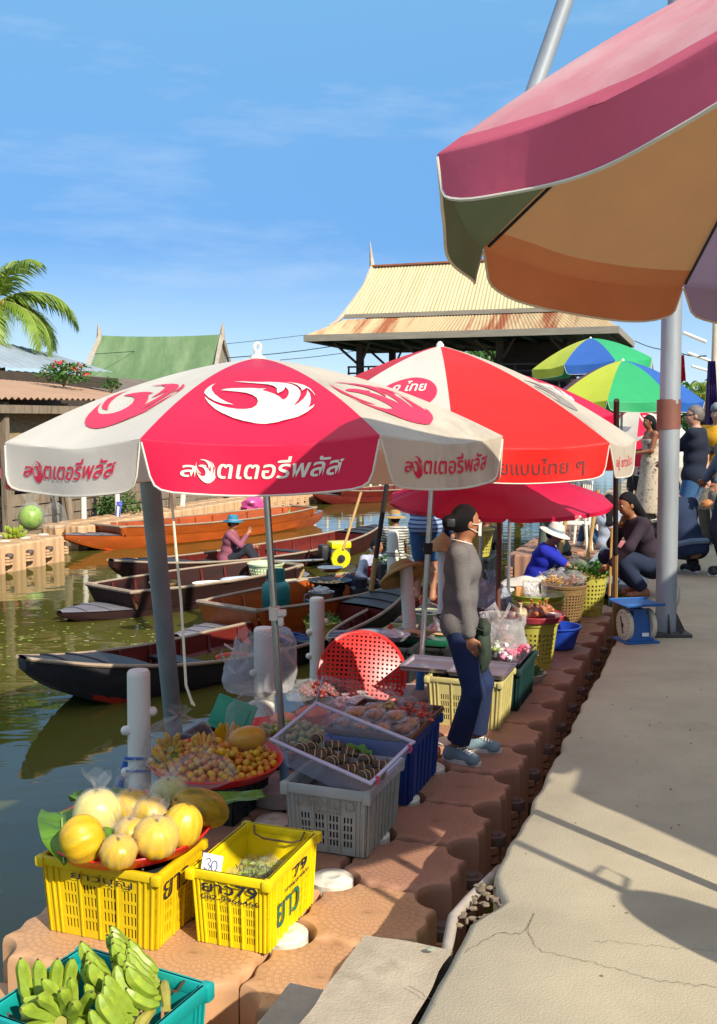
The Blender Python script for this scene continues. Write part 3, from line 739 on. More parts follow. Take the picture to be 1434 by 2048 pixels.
mb = MB(); corr(mb, (-5.75, -2.6, z1), (5.75, -2.6, z1), (rw, 0, z0), (-rw, 0, z0), 64, .018); corr(mb, (5.75, 2.6, z1), (-5.75, 2.6, z1), (-rw, 0, z0), (rw, 0, z0), 64, .018)
o = mb.build('upper_roof', m_tin, pav)
mb = MB(); mb.box((0, 0, z0 + .02), (2 * rw + .1, .34, .08)); mb.build('ridge_cap', m_tinend, o)
mb = MB(); mb.box((0, -2.62, z1 - .1), (11.6, .07, .2)); mb.box((0, 2.62, z1 - .1), (11.6, .07, .2)); mb.build('fascia', m_fascia, o)
for s in (-1, 1):
    mb = MB(); mb.add([(s * (rw - .15), 0, z0 - .1), (s * 5.45, -2.5, z1), (s * 5.45, 2.5, z1)], [(0, 1, 2)]); g = mb.build('gable', m_fascia, pav)
    mb = MB()
    for t in (-1, 1):
        pts = [(s * (rw + .1), 0, z0 + .05), (s * 5.35, t * .9, 8.1), (s * 5.65, t * 1.9, 7.15), (s * 5.85, t * 2.6, z1 - .02), (s * 6.05, t * 2.95, 6.2), (s * 6.35, t * 3.2, 6.0)]
        mb.tube(pts, [.1, .1, .1, .11, .09, .03], 6)
    mb.tube([(s * (rw + .1), 0, z0 - .1), (s * (rw + .16), 0, z0 + .5), (s * (rw + .22), 0, z0 + 1.25)], [.15, .09, .01], 6)
    mb.build('bargeboard', M('pale_bargeboard', '#b9ab98', .8, .2, 2), g)
mb = MB(); A = (5.7, 2.7, z2); B = (7.05, 4.5, z3)
corr(mb, (-B[0], -B[1], z3), (B[0], -B[1], z3), (A[0], -A[1], z2), (-A[0], -A[1], z2), 80, .018); corr(mb, (B[0], B[1], z3), (-B[0], B[1], z3), (-A[0], A[1], z2), (A[0], A[1], z2), 80, .018)
corr(mb, (-B[0], B[1], z3), (-B[0], -B[1], z3), (-A[0], -A[1], z2), (-A[0], A[1], z2), 50, .018); corr(mb, (B[0], -B[1], z3), (B[0], B[1], z3), (A[0], A[1], z2), (A[0], -A[1], z2), 50, .018)
o = mb.build('lower_roof', m_tinr, pav)
mb = MB()
for s in (-1, 1): mb.box((0, s * (B[1] + .03), z3 - .13), (2 * B[0] + .1, .07, .3)); mb.box((s * (B[0] + .03), 0, z3 - .13), (.07, 2 * B[1], .3))
mb.build('fascia', m_fascia, o)
mb = MB(); mb.box((0, 0, z3 - .12), (2 * B[0] - .3, 2 * B[1] - .3, .06))
for i in range(12): mb.box((-6.6 + 1.2 * i, 0, z3 - .24), (.1, 2 * B[1] - .3, .16))
mb.build('soffit', m_teal, pav)
for x in (-5, -1.7, 1.7, 5):
    for y in (-2.6, 2.6):
        mb = MB(); mb.box((x, y, 2.0), (.3, .3, 6.3))
        for s in (-1, 1): mb.tube([(x, y, 4.1), (x + s * .9, y - 1.2, z3 - .3)], .06, 6)
        mb.build('column', m_post, pav)
mb = MB(); mb.box((0, 0, 2.75), (11, 6, .25)); mb.build('floor', m_dwood, pav)
mb = MB()
for y in (-2.95, 2.95):
    for z in (3.3, 3.75, 4.05): mb.box((0, y, z), (11, .07, .08))
    for i in range(12): mb.box((-5.45 + i * .99, y, 3.45), (.07, .08, 1.2))
mb.build('railing', m_post, pav)
mb = MB(); mb.box((2.8, 1, 4.1), (3.2, 2.5, 2.3)); mb.build('room', m_dwood, pav)

# ------------------------------------------------------------------ houses on the left bank
gh = At(322, 750, 47); gh.z = 0
g = thing('green_roofed_house', 'house with steep green tiled roof and pointed ends far behind the left bank', 'house', gh, R(-6))
m_gt = M('green_tiles', '#5d7850', .85, .25, 1.5, .3, 20, col2='#7d8f6c', thr=.48, stretch=(1, .3, .3))
zr, ze, hw = 5.32, 3.2, 2.75
mb = MB()
def gf(s):
    def f(a, b):
        x = (-hw - .15 * (1 - b)) + 2 * (hw + .15 * (1 - b)) * a
        return (x, s * (2.1 * (1 - b) ** 1.0), ze + (zr - ze) * (b ** 1.25) + (.035 if int(b * 26) % 2 else 0) + .07 * ((2 * a - 1) ** 2) * b)
    return f
mb.grid(gf(-1), 20, 26); mb.grid(gf(1), 20, 26); r_ = mb.build('roof', m_gt, g)
for s in (-1, 1):
    mb = MB(); mb.add([(s * hw, 0, zr), (s * (hw + .1), -2, ze), (s * (hw + .1), 2, ze)], [(0, 1, 2)]); q_ = mb.build('gable', m_fascia, g)
    mb = MB()
    for t in (-1, 1): mb.tube([(s * (hw + .08), 0, zr), (s * (hw + .15), t * 1.2, 4.2), (s * (hw + .22), t * 2.15, ze)], [.12, .1, .12], 6)
    mb.tube([(s * (hw + .1), 0, zr - .2), (s * (hw + .12), 0, zr + .3), (s * (hw + .18), 0, zr + .62)], [.16, .09, .01], 6)
    mb.build('bargeboard', M('grey_bargeboard', '#a79a8a', .8, .2, 2), q_)
mb = MB(); mb.box((0, 0, 1.4), (5.2, 3.6, 3.7)); mb.build('wall', m_dwood, g)

m_tgrey = M('tin_bluegrey', '#8f9aa4', .6, .12, 1.2, .15, 20, col2='#7b7f80', thr=.55)
m_tbrown = M('tin_brown', '#a08068', .7, .12, 1.2, .15, 20, col2='#a07c58', thr=.6)
m_thatch = M('thatch', '#9a8462', .95, .4, 8, .6, 40, stretch=(1, 1, 3))
shop = thing('riverside_shop', 'low timber shop with brown tin awning along the left bank', 'shop', D(0, 0, 0), RZ)
def L_(u, v, z): return (-v, u, z)                # dock directions inside a thing set at the origin and turned by RZ
def quadbox(mb, u0, u1, v0, v1, z0, z1): mb.box(((-(v0 + v1) / 2), (u0 + u1) / 2, (z0 + z1) / 2), (abs(v1 - v0), abs(u1 - u0), z1 - z0))
mb = MB(); quadbox(mb, 9, 21.5, 15.3, 15.5, -.6, 2.7); mb.build('wall', m_dwood, shop)
mb = MB(); corr(mb, L_(9, 12.2, 1.92), L_(18.6, 12.2, 2.02), L_(18.6, 15.2, 2.42), L_(9, 15.2, 2.62), 50, .03); a_ = mb.build('awning_roof', m_tbrown, shop)
mb = MB(); quadbox(mb, 9, 18.6, 12.3, 12.38, 1.68, 1.84); mb.build('beam', m_wood, shop)
mb = MB(); quadbox(mb, 9, 18.2, 12.75, 13.1, 1.15, 1.72); mb.build('thatch_valance', m_thatch, shop)
mb = MB()
quadbox(mb, 9, 21, 12.75, 15.3, -.62, -.5); mb.build('deck', m_dwood, shop)
mb = MB()
for i in range(4): quadbox(mb, 9, 21, 12.66 + .02 * (i % 2), 12.72, -.95 + .26 * i, -.72 + .26 * i)
mb.build('front_boards', m_wood, shop)
for u in (10.5, 13.1, 15.0, 16.6, 18.4):
    mb = MB(); quadbox(mb, u, u + .13, 12.4, 12.53, -1.3, 1.9); mb.build('post', m_wood, shop)
mb = MB(); quadbox(mb, 13, 17, 13.8, 14.3, .2, .28); quadbox(mb, 13, 17, 13.8, 14.3, -.3, -.22)
for u in (13, 15, 16.9): quadbox(mb, u, u + .08, 13.8, 13.88, -.5, .28)
mb.build('shelf', m_wood, shop)
for u, v, w_, h_, c in ((14.1, 13.4, .5, .75, '#b2405e'), (14.7, 13.4, .4, .6, '#d98aa0'), (15.2, 13.45, .35, .5, '#3f6f8e'), (15.9, 13.5, .45, .55, '#6a3f3a')):
    mb = MB(); mb.grid(lambda a, b, u=u, v=v, w_=w_, h_=h_: L_(u + w_ * a, v + .04 * math.sin(a * 9), 1.1 - h_ * b), 10, 4)
    o = mb.build('hanging_cloth', M('cloth' + c, c, .9, .15, 6)); place(o, D(0, 0, 0), RZ); tag(o, {'#b2405e': 'dark pink cloth hanging under the brown awning', '#d98aa0': 'pale pink cloth hanging under the brown awning', '#3f6f8e': 'blue cloth hanging under the brown awning', '#6a3f3a': 'brown cloth hanging under the brown awning'}[c], 'cloth', 'cloths hanging in the riverside shop')
tr = thing('tin_roofed_house', 'house with pale blue grey tin roof behind the brown awning', 'house', D(0, 0, 0), RZ)
mb = MB(); quadbox(mb, 8, 22, 17.2, 20.5, -.6, 2.6); mb.build('wall', m_dwood, tr)
mb = MB(); corr(mb, L_(8, 16.2, 2.65), L_(22.6, 16.2, 2.94), L_(23.6, 19, 3.58), L_(8, 19, 4.85), 40, .02); mb.build('roof', m_tgrey, tr)
mb = MB(); quadbox(mb, 15, 22.2, 16.25, 16.33, 2.56, 2.74); mb.build('fascia', m_wood, tr)
mb = MB(); corr(mb, L_(8, 15.6, 2.42), L_(21.5, 15.6, 2.5), L_(22, 16.6, 2.6), L_(8, 16.6, 2.5), 40, .02); mb.build('lean_to_roof', M('tin_red_rust', '#8a4a3a', .8, .3, 2), tr)
w2 = thing('weathered_house', 'weathered dark timber house between the tin roof and the green roof', 'house', D(0, 0, 0), RZ)
mb = MB(); quadbox(mb, 20.6, 34, 15, 19, -.6, 2.2); mb.build('wall', m_dwood, w2)
mb = MB(); corr(mb, L_(20.2, 14.2, 2.2), L_(34, 14.2, 2.0), L_(34, 18, 2.9), L_(20.2, 18, 2.9), 40, .02); mb.build('roof', M('tin_old', '#6f6257', .8, .3, 2), w2)
mb = MB(); quadbox(mb, 21.5, 34, 13.2, 15, -.62, -.48); mb.build('deck', m_wood, w2)

# ------------------------------------------------------------------ palms and plants
m_lf = M('palm_leaf', '#7d9634', .5, .35, 3, trl=.3); m_lf2 = M('leaf_green', '#3f6a22', .5, .4, 5, trl=.2)
def palm(label, loc, h, fr, n, seed, lean=(0, 0)):
    rd = random.Random(seed); root = thing('coconut_palm', label, 'palm tree', loc)
    mb = MB(); top = Vector((lean[0], lean[1], h)); mb.tube([(0, 0, -.5), (lean[0] * .2, lean[1] * .2, h * .5), top], [.2, .15, .13], 10); mb.build('trunk', m_wood, root)
    mb = MB()
    for i in range(n):
        az = 2 * math.pi * i / n * 2.39 + rd.uniform(-.2, .2); el = R(rd.uniform(-12, 84)); ln = fr * rd.uniform(.8, 1.05)
        d = Vector((math.cos(az), math.sin(az), 0)); pts = []; p = top.copy(); e = el
        for k in range(15):
            pts.append(p.copy()); p = p + (d * math.cos(e) + Vector((0, 0, math.sin(e)))) * ln / 14; e -= R(6.2 + 4 * (k > 6))
        mb.tube(pts, [.035 * (1 - k / 16) for k in range(15)], 5, mi=1)
        sd_ = Vector((-d.y, d.x, 0))
        for k in range(52):
            t = .12 + .88 * k / 52; q = t * 13.99; a_ = int(q); p = pts[a_].lerp(pts[min(14, a_ + 1)], q - a_)
            tg = (pts[min(14, a_ + 1)] - pts[a_]).normalized() if a_ < 14 else (pts[14] - pts[13]).normalized()
            for s in (-1, 1):
                l_ = fr * .27 * (math.sin(math.pi * min(1, t * .86 + .12)) ** .7) * rd.uniform(.8, 1.1)
                dr = (sd_ * s * .75 + tg * .62 + Vector((0, 0, -.15 - .55 * rd.random()))).normalized()
                w_ = tg * .026 * fr / 2.3
                m_ = p + dr * l_ * .55; tip = p + dr * l_ + Vector((0, 0, -.22 * l_))
                mb.add([p - w_, p + w_, m_ + w_ * .8, m_ - w_ * .8, tip], [(0, 1, 2, 3), (3, 2, 4)])
    mb.build('crown', [m_lf, M('frond_rib', '#8f9a48', .6, .1, 5)], root, smooth=False)
    mb = MB()
    for i in range(9): a = rd.uniform(0, 6.28); mb.ball(top + Vector((math.cos(a) * .22, math.sin(a) * .22, rd.uniform(-.3, 0))), .11, 8, 6)
    mb.build('coconuts', M('coconut', '#8c7a2a', .6, .3, 4), root)
pl = At(-4, 606, 30); h_ = pl.z; pl.z = 0; palm('coconut palm with drooping fronds rising behind the tin roofs at far left', pl, h_, 2.85, 16, 4)
pl = At(1408, 790, 62); h_ = pl.z; pl.z = 0; palm('small distant palm at the right edge beyond the lamp posts', pl, h_, 2.2, 13, 8)
def bush(name, label, cat, loc, rx, ry, rz_, n, size, mats, seed, stem=True, flowers=None, group=None):
    rd = random.Random(seed); root = thing(name, label, cat, loc, 0, group); mb = MB()
    def leaf(mb, c, s, mi=0):
        a = Vector((rd.gauss(0, 1), rd.gauss(0, 1), rd.gauss(0, .7))).normalized(); b = a.cross(Vector((rd.gauss(0, 1), rd.gauss(0, 1), rd.gauss(0, 1)))).normalized()
        mb.add([c - b * s * .4, c + a * s, c + b * s * .4, c - a * s], [(0, 1, 2, 3)], mi)
    for i in range(n):
        a = rd.uniform(0, 6.283); t = rd.uniform(-1, 1); k = rd.random() ** .4 * (1 + .28 * noise.noise((math.cos(a) * 1.6, math.sin(a) * 1.6, t * 2 + seed)))
        c = Vector((rx * k * math.cos(a) * math.sqrt(1 - t * t), ry * k * math.sin(a) * math.sqrt(1 - t * t), rz_ * (1 + k * t)))
        leaf(mb, c, size * rd.uniform(.6, 1.3))
    mb.build('foliage', mats[0], root, smooth=False)
    if flowers:
        f = MB()
        for i in range(flowers):
            a = rd.uniform(0, 6.283); t = rd.uniform(-.3, 1); c = Vector((rx * 1.02 * math.cos(a) * math.sqrt(1 - t * t), ry * 1.02 * math.sin(a) * math.sqrt(1 - t * t), rz_ * (1 + t)))
            for _ in range(3): leaf(f, c + Vector((rd.gauss(0, .02), rd.gauss(0, .02), rd.gauss(0, .02))), size * .7)
        f.build('flowers', mats[1], root, smooth=False)
    if stem:
        s = MB()
        for i in range(5): s.tube([(0, 0, -.05), (rx * .5 * math.cos(i * 1.3), ry * .5 * math.sin(i * 1.3), rz_)], [.02, .008], 5)
        s.build('stem', m_wood, root)
    return root
bush('flowering_shrub', 'shrub with red flowers growing on top of the brown awning', 'shrub', At(128, 768, 24), .62, .5, .26, 420, .075, [m_lf2, M('red_flower', '#d2382a', .6, .3, 4)], 3, flowers=26)
bush('flowering_shrub', 'small leafy shrub by the roof edge just above the white canopy', 'shrub', At(222, 782, 25), .25, .25, .16, 120, .06, [m_lf2], 5)
bush('potted_shrub', 'dark leafy shrub standing on the far bank behind the thin white post', 'shrub', At(235, 1050, 22.5), .55, .45, .42, 700, .06, [m_lf2], 9)
for i, (px, py, Y, rx, rz_) in enumerate(((985, 735, 62, 2.6, 1.6), (1150, 790, 80, 5, 2.6), (640, 860, 75, 5, 2.4), (830, 850, 80, 6, 3), (1330, 815, 75, 4, 2.2), (1425, 830, 66, 3, 2.0), (500, 830, 70, 5, 2.2))):
    p = At(px, py, Y); t = thing('far_tree', ['pale green tree seen between the pavilion columns', 'broad tree behind the multicoloured umbrellas', 'tree far behind the front umbrella', 'tree far behind the second umbrella', 'tree behind the green umbrella at right', 'tree at the right edge beyond the purple cloth', 'tree behind the green roofed house'][i], 'tree', (p.x, p.y, -.6), 0, 'distant trees')
    rd = random.Random(i); mb = MB()
    for k in range(1500):
        a = rd.uniform(0, 6.283); q = rd.uniform(-1, 1); kk = rd.random() ** .35 * (1 + .4 * noise.noise((math.cos(a) * 1.8, math.sin(a) * 1.8, q * 2.2 + i)))
        c = Vector((rx * kk * math.cos(a) * math.sqrt(1 - q * q), rx * kk * math.sin(a) * math.sqrt(1 - q * q), p.z + .6 + rz_ * kk * q))
        a_ = Vector((rd.gauss(0, 1), rd.gauss(0, 1), rd.gauss(0, 1))).normalized(); b_ = a_.cross(Vector((rd.gauss(0, 1), rd.gauss(0, 1), rd.gauss(0, 1)))).normalized(); s = .22
        mb.add([c - b_ * s * .5, c + a_ * s, c + b_ * s * .5, c - a_ * s], [(0, 1, 2, 3)])
    mb.build('crown', m_lf2, t, smooth=False)
    mb = MB(); mb.tube([(0, 0, 0), (0, 0, max(.5, p.z + .6))], [.25, .12], 8); mb.build('trunk', m_wood, t)

# ------------------------------------------------------------------ posts, lamp standards, cables
def lamp_post(label, base, h, r, arm=None, band=None, group=None):
    t = thing('lamp_post', label, 'lamp post', base, 0, group)
    mb = MB(); mb.tube([(0, 0, .01), (-.02, .03, h * .5), (-.03, .08, h)], [r, r * .93, r * .85], 20); mb.build('pole', m_galv, t)
    mb = MB(); mb.box((0, 0, .012), (.3, .28, .024))
    for s in range(4):
        c, d = math.cos(s * math.pi / 2), math.sin(s * math.pi / 2); mb.add([(c * r, d * r, .02), (c * .14, d * .14, .025), (c * r, d * r, .16), (c * r + d * .008, d * r - c * .008, .02), (c * .14 + d * .008, d * .14 - c * .008, .025), (c * r + d * .008, d * r - c * .008, .16)], [(0, 1, 2), (5, 4, 3), (0, 3, 4, 1), (1, 4, 5, 2), (2, 5, 3, 0)])
        mb.cyl((c * .1 - d * .08, d * .1 + c * .08, .02), (c * .1 - d * .08, d * .1 + c * .08, .05), .012, n=6)
    mb.build('base_plate', M('dark_plate', '#4a443f', .7, .3, 9, .3), t)
    if band:
        mb = MB(); mb.cyl((-.012, .02, band[0]), (-.014, .025, band[1]), r * 1.13, n=20); mb.build('band', m_brn, t)
    if arm:
        mb = MB(); mb.tube(arm, .058, 12); a_ = mb.build('arm', m_galv, t)
        e = Vector(arm[-1]); mb = MB(); mb.ball(e + Vector((-.12, 0, .02)), (.22, .1, .07)); mb.build('lamp_head', m_white, a_)
    return t
pb = G(1331, 1268, 0)
b0 = At(1345, 858, 7.5).z; b1 = At(1345, 800, 7.5).z
arm_hi = At(1271, -400, 7.56) - pb; arm_lo = At(1030, 290, 7.35) - pb
lp = lamp_post('tall grey steel lamp post with brown band on the walkway beside the weighing scale', pb, 7.4, .074, [(-.03, .08, 7.0 if arm_hi.z < 7 else arm_hi.z), (arm_hi ), arm_lo], (b0, b1))
cpx = [At(*q) - pb for q in ((1352, 1160, 7.42), (1360, 1180, 7.4), (1358, 1200, 7.4), (1350, 1222, 7.42))]
mb = MB(); mb.tube(cpx, .008, 6); mb.build('wire', m_rope, lp); mb = MB(); mb.tube([At(*q) - pb for q in ((1330, 800, 7.4), (1324, 840, 7.4), (1322, 880, 7.4), (1326, 950, 7.42), (1328, 1010, 7.42))], .006, 6); mb.build('wire', m_rope, lp)
# grey leaning pile behind the front umbrella
gp0 = G(352, 1500, ZW); gp1 = At(297, 930, 6.45)
t = thing('steel_pile', 'thick leaning grey steel post in the water behind the front umbrella', 'post', gp0)
mb = MB(); v_ = gp1 - gp0; v_ = v_ * 1.0; mb.tube([-v_ * .15, v_ * .5, v_], .066, 20); mb.build('pole', m_galv, t)
mb = MB(); mb.tube([v_ * .965, v_ * 1.03], .069, 20); mb.build('cap', m_brn, t)
# white plastic mooring bollards
def bollard(label, base, top, r=.062, knobs=True):
    h = top.z - base.z; t = thing('bollard', label, 'bollard', base, 0, 'white mooring bollards'); lx, ly = top.x - base.x, top.y - base.y
    mb = MB(); mb.tube([(0, 0, -.3), (lx, ly, h - .03)], r, 20, cap=False); mb.lathe([(r, -.03), (r * .98, -.012), (r * .85, 0), (0, .004)], 20, (lx, ly, h)); mb.build('post', m_white, t)
    if knobs:
        for k, (a, z) in enumerate(((3.6, h * .72), (.2, h * .8), (3.5, h * .52))):
            q = Vector((lx * z / h, ly * z / h, z)); d = Vector((math.cos(a), math.sin(a), 0)); mb = MB(); mb.cyl(q + d * r * .7, q + d * (r + .012), .026, n=14); mb.ball(q + d * (r + .012), .026, 10, 6); mb.build('knob', m_white, t)
    return t
def bol(label, px, pyb, pyt, z, r=.062, **k):
    b = G(px, pyb, z); b = Vector((b.x, b.y, ZW)); t_ = At(px if not isinstance(k.get('tx'), (int, float)) else k.pop('tx'), pyt, b.y); return bollard(label, b, t_, r, **k)
bo1 = bol('nearest white bollard with a blue rope tied round it, behind the melon tray', 277, 1595, 1340, ZD)
bo2 = bol('white bollard with a clear plastic bag hung over it, left of the umbrella pole', 528, 1440, 1255, ZD, r=.07)
bo3 = bol('white bollard just left of the red basket lid', 634, 1330, 1195, ZD, r=.062)
bo4 = bol('slim white bollard with rope round it beside the boat cook', 786, 1225, 1062, ZW, r=.075, knobs=False)
bo5 = bol('leaning white bollard wearing a round straw hat', 832, 1290, 1130, ZD, r=.062, tx=812, knobs=False)
bo6 = bol('short white bollard under the conical straw hat', 885, 1220, 1090, ZD, r=.05, knobs=False)
mb = MB()
for q, zz in ((0, .62), (1, .55)):
    mb.tube([Vector((.066 * math.cos(a), .066 * math.sin(a), zz - .02 * math.sin(a))) for a in [2 * math.pi * i / 16 for i in range(17)]], .008, 6)
mb.tube([(-.066, .0, .6), (-.09, -.02, .5), (-.085, -.03, .42)], .016, 6); mb.tube([(-.066, 0, .56), (-.1, .0, .46), (-.1, 0, .38)], .016, 6)
o = mb.build('mooring_rope', M('blue_rope', '#2a5aa8', .8, .2, 20)); place(o, (bo1.location.x, bo1.location.y, ZW + .05)); tag(o, 'blue mooring rope knotted round the nearest white bollard', 'rope')
mb = MB(); c = bo4.location; zt = At(786, 1105, c.y).z
for k in range(2): mb.tube([Vector((.08 * math.cos(a), .08 * math.sin(a), -.03 * k)) for a in [2 * math.pi * i / 14 for i in range(15)]], .011, 6)
mb.tube([(.08, 0, 0), (.3, .05, -.08), (.6, .2, -.2)], .01, 6)
o = mb.build('mooring_rope', M('grey_rope', '#8d8a80', .9, .2, 20)); place(o, (c.x, c.y, zt)); tag(o, 'grey rope tied round the slim bollard beside the boat cook', 'rope')
# bank posts on the far side
for i, (x0, y0, x1, y1, Y, r, m) in enumerate(((145, 1060, 130, 960, 21, .075, m_wood), (168, 1060, 166, 950, 21.4, .06, m_white), (236, 1055, 233, 950, 22, .055, m_white), (342, 1045, 348, 950, 24, .09, m_wood), (362, 1045, 368, 955, 24.6, .07, m_white), (452, 1020, 452, 960, 27, .08, m_dark), (70, 1020, 68, 960, 22.5, .09, m_wood))):
    p = At(x0, y0, Y); q = At(x1, y1, Y); p2 = p + (p - q) * .55; mb = MB(); mb.tube([p2 - p, Vector((0, 0, 0)), (q - p) * 1.25], r, 10)
    o = mb.build('mooring_post', m); place(o, p); tag(o, ['leaning squared wooden post at the tip of the orange boat', 'white post next to the leaning wooden post on the far bank', 'white post with blue rope in front of the dark shrub', 'pale wooden post behind the orange boat, right of the steel post', 'white post close beside the pale wooden post on the far bank', 'short black post on the far dock behind the orange boat', 'brown wooden post behind the watermelon bag'][i], 'post', 'posts along the far bank')
p = At(236, 1010, 22 - .1); mb = MB()
for k in range(3): mb.tube([Vector((.06 * math.cos(a), .06 * math.sin(a), .03 * k)) for a in [2 * math.pi * i / 12 for i in range(13)]], .014, 5)
mb.tube([(.05, -.04, 0), (.03, -.07, -.2), (.05, -.06, -.45)], .014, 5); mb.tube([(-.03, -.06, 0), (-.05, -.07, -.25), (-.02, -.06, -.4)], .014, 5)
o = mb.build('rope', M('rope_violet', '#5d6fd0', .8, .2, 20)); place(o, p + Vector((0, .1, 0))); tag(o, 'blue rope knotted round the white post on the far bank', 'rope')
for i in range(14):
    p = D(25 + i * 1.05, 11.3, ZD); mb = MB(); mb.tube([(0, 0, -.5), (0, 0, .55)], .05, 8); o = mb.build('mooring_post', m_white) if i == 0 else o.copy()
    if i: COL.objects.link(o)
    place(o, p); tag(o, 'white post in the row along the far dock edge', 'post', 'row of white posts on the far dock')
# leaning dark and bamboo poles by the boats and stalls
def stick(label, p, q, r, m, name='pole', cat='pole', group='leaning poles and sticks', m2=None, split=.5):
    p, q = Vector(p), Vector(q); mb = MB(); o_ = p
    if m2 is None: mb.tube([(0, 0, 0), q - p], r, 8); o = mb.build(name, m)
    else: k = (q - p) * split; mb.tube([(0, 0, 0), k], r * 1.1, 8); mb.tube([k, q - p], r, 8, mi=1); o = mb.build(name, [m, m2])
    place(o, p); return tag(o, label, cat, group)
m_dp = M('dark_pole', '#2e2624', .6, .2, 8)
stick('dark pole with bamboo foot leaning in front of the boat cook', At(742, 1180, 12.6), At(775, 960, 12.4), .03, m_bam, m2=m_dp, split=.3)
stick('thin bamboo stick rising from the yellow boat engine', At(686, 1100, 15.6), At(722, 985, 16.2), .022, m_bam)
stick('tall pole, bamboo below and dark above, in the gap beside the scale', Vector((G(1232, 1290, ZW).x, G(1232, 1290, ZW).y, ZW)) if False else G(1229, 1310, -.6), At(1233, 800, 7.5), .021, m_bam, m2=m_dp, split=.45)
stick('bamboo stick leaning behind the seated woman in blue', At(1118, 1120, 13.4), At(1138, 1000, 13.6), .028, m_bam)
stick('second bamboo stick, right of the seated woman, under the parasol rim', At(1175, 1120, 13.0), At(1196, 980, 13.2), .026, m_bam)
stick('thin steel umbrella pole behind the seated woman', At(1016, 1210, 10.2), At(1020, 1000, 10.4), .018, m_steel)
stick('steel pole left of the hatted woman', At(1003, 1100, 15), At(1004, 1000, 15), .018, m_steel)
# distant standards and banners at right
for i, (px, Y, top, r) in enumerate(((1424, 26, 630, .1), (1428, 40, 700, .12))):
    p = At(px, 900, Y); t = thing('utility_pole', ['pale utility pole with red collar at the right edge', 'farther utility pole at the right edge'][i], 'utility pole', (p.x, p.y, 0), 0, 'utility poles at right'); z = At(px, top - 40, Y).z
    mb = MB(); mb.cyl((0, 0, -.5), (0, 0, z), r, r * .8, 12); mb.build('pole', M('concrete_pole', '#c9b9a0', .8, .15, 4), t)
    if i == 0: mb = MB(); mb.cyl((0, 0, z - .62), (0, 0, z - .3), r * 1.1, n=12); mb.build('band', m_tinend, t)
for i, (a, b, Y) in enumerate((((1366, 665), (1412, 684), 26), ((1376, 706), (1420, 722), 30), ((1383, 732), (1418, 742), 34))):
    p, q = At(*a, Y), At(*b, Y); mb = MB(); mb.tube([(0, 0, 0), q - p], .045, 6); o = mb.build('tube_lamp', m_white); place(o, p); tag(o, ['uppermost white tube lamp by the right lamp post', 'middle white tube lamp by the right lamp post', 'lowest white tube lamp by the right lamp post'][i], 'lamp', 'white tube lamps at right')
def drape(name, label, cat, px0, px1, y0, y1, Y, mat, group=None, n=5):
    a, b = At(px0, y0, Y), At(px1, y1, Y); w_ = b.x - a.x; h = a.z - b.z; mb = MB()
    mb.grid(lambda u, v: (w_ * (u * (.6 + .4 * v)), .07 * math.sin(u * n * 6.28 + v) * (.4 + v), -h * v), 40, 8); o = mb.build(name, mat); place(o, a); return tag(o, label, cat, group)
drape('banner', 'purple cloth banner hanging at the right edge above the man in yellow', 'banner', 1416, 1436, 722, 850, 18, M('purple_cloth', '#4d3a78', .8, .2, 3, trl=.2))
drape('flag', 'narrow red and white flag right of the lamp post', 'flag', 1362, 1370, 710, 762, 24, M('flag_cloth', '#d8b0b0', .8, .1, 3, col2='#b02238', thr=.45, soft=.02, stretch=(5, 1, .1)))
def cable(px, Y, r=.02):
    pts = []
    for k in range(len(px) - 1):
        for j in range(6): t = j / 6; pts.append(At(px[k][0] + (px[k + 1][0] - px[k][0]) * t, px[k][1] + (px[k + 1][1] - px[k][1]) * t + (5 * math.sin(math.pi * t)), Y[k] + (Y[k + 1] - Y[k]) * t))
    pts.append(At(*px[-1], Y[-1])); mb = MB(); mb.tube([p - pts[0] for p in pts], r, 5); o = mb.build('cable', m_blk); place(o, pts[0]); return o
cb = [cable([(190, 708), (690, 660)], [44, 60], .014), cable([(452, 716), (760, 676)], [44, 55], .02), cable([(560, 720), (800, 684)], [50, 56], .016), cable([(1270, 682), (1345, 700), (1412, 712)], [50, 42, 27], .02)]
for o, l in zip(cb, ('long thin cable from the green roof towards the pavilion', 'cable sagging from the green roof to the pavilion eave', 'short low cable just above the second umbrella', 'cable from the pavilion corner past the lamp post to the right')): tag(o, l, 'cable', 'overhead cables')
# unseen hall right of the walkway, its roof placed and sized to shade it
sh = thing('shade_hall', 'unseen long hall added along the right of the walkway to shade it', 'building', D(0, 0, 0), RZ)
mb = MB(); quadbox(mb, -.2, 60, -9, -3.35, 2.9, 3.05); mb.build('roof', m_tgrey, sh)
mb = MB(); quadbox(mb, -.2, 60, -9, -8.8, 0, 2.9); mb.build('wall', m_dwood, sh)
for u in range(4, 60, 5): mb = MB(); quadbox(mb, u, u + .2, -3.8, -3.6, 0, 2.9); mb.build('column', m_post, sh)

# ------------------------------------------------------------------ boats
m_bdark = M('boat_dark', '#2a1614', .65, .3, 3, .3, 30, col2='#451a14', thr=.5, stretch=(.4, 2, 2), spec=.25)
m_bred = M('boat_redbrown', '#641c14', .5, .3, 3, .2, 30, col2='#341612', thr=.55, stretch=(.4, 2, 2), spec=.4)
m_bor = M('boat_orange', '#a44b18', .35, .25, 3, .2, 30, col2='#5a2c18', thr=.58, stretch=(.4, 2, 2), coat=.3)
m_bblk = M('boat_black', '#25252a', .55, .3, 4, .3, 30, col2='#45444a', thr=.6, stretch=(.5, 3, 3))
m_gun = M('gunwale_pale', '#9a8672', .7, .25, 6, .3, 30, stretch=(.5, 4, 4))
m_nose = M('nose_deck', '#6e6a70', .7, .25, 5, .3, 30, col2='#8f5a38', thr=.6, stretch=(.4, 4, 4))
m_band = M('hull_red_paint', '#a32a1a', .5, .2, 5)
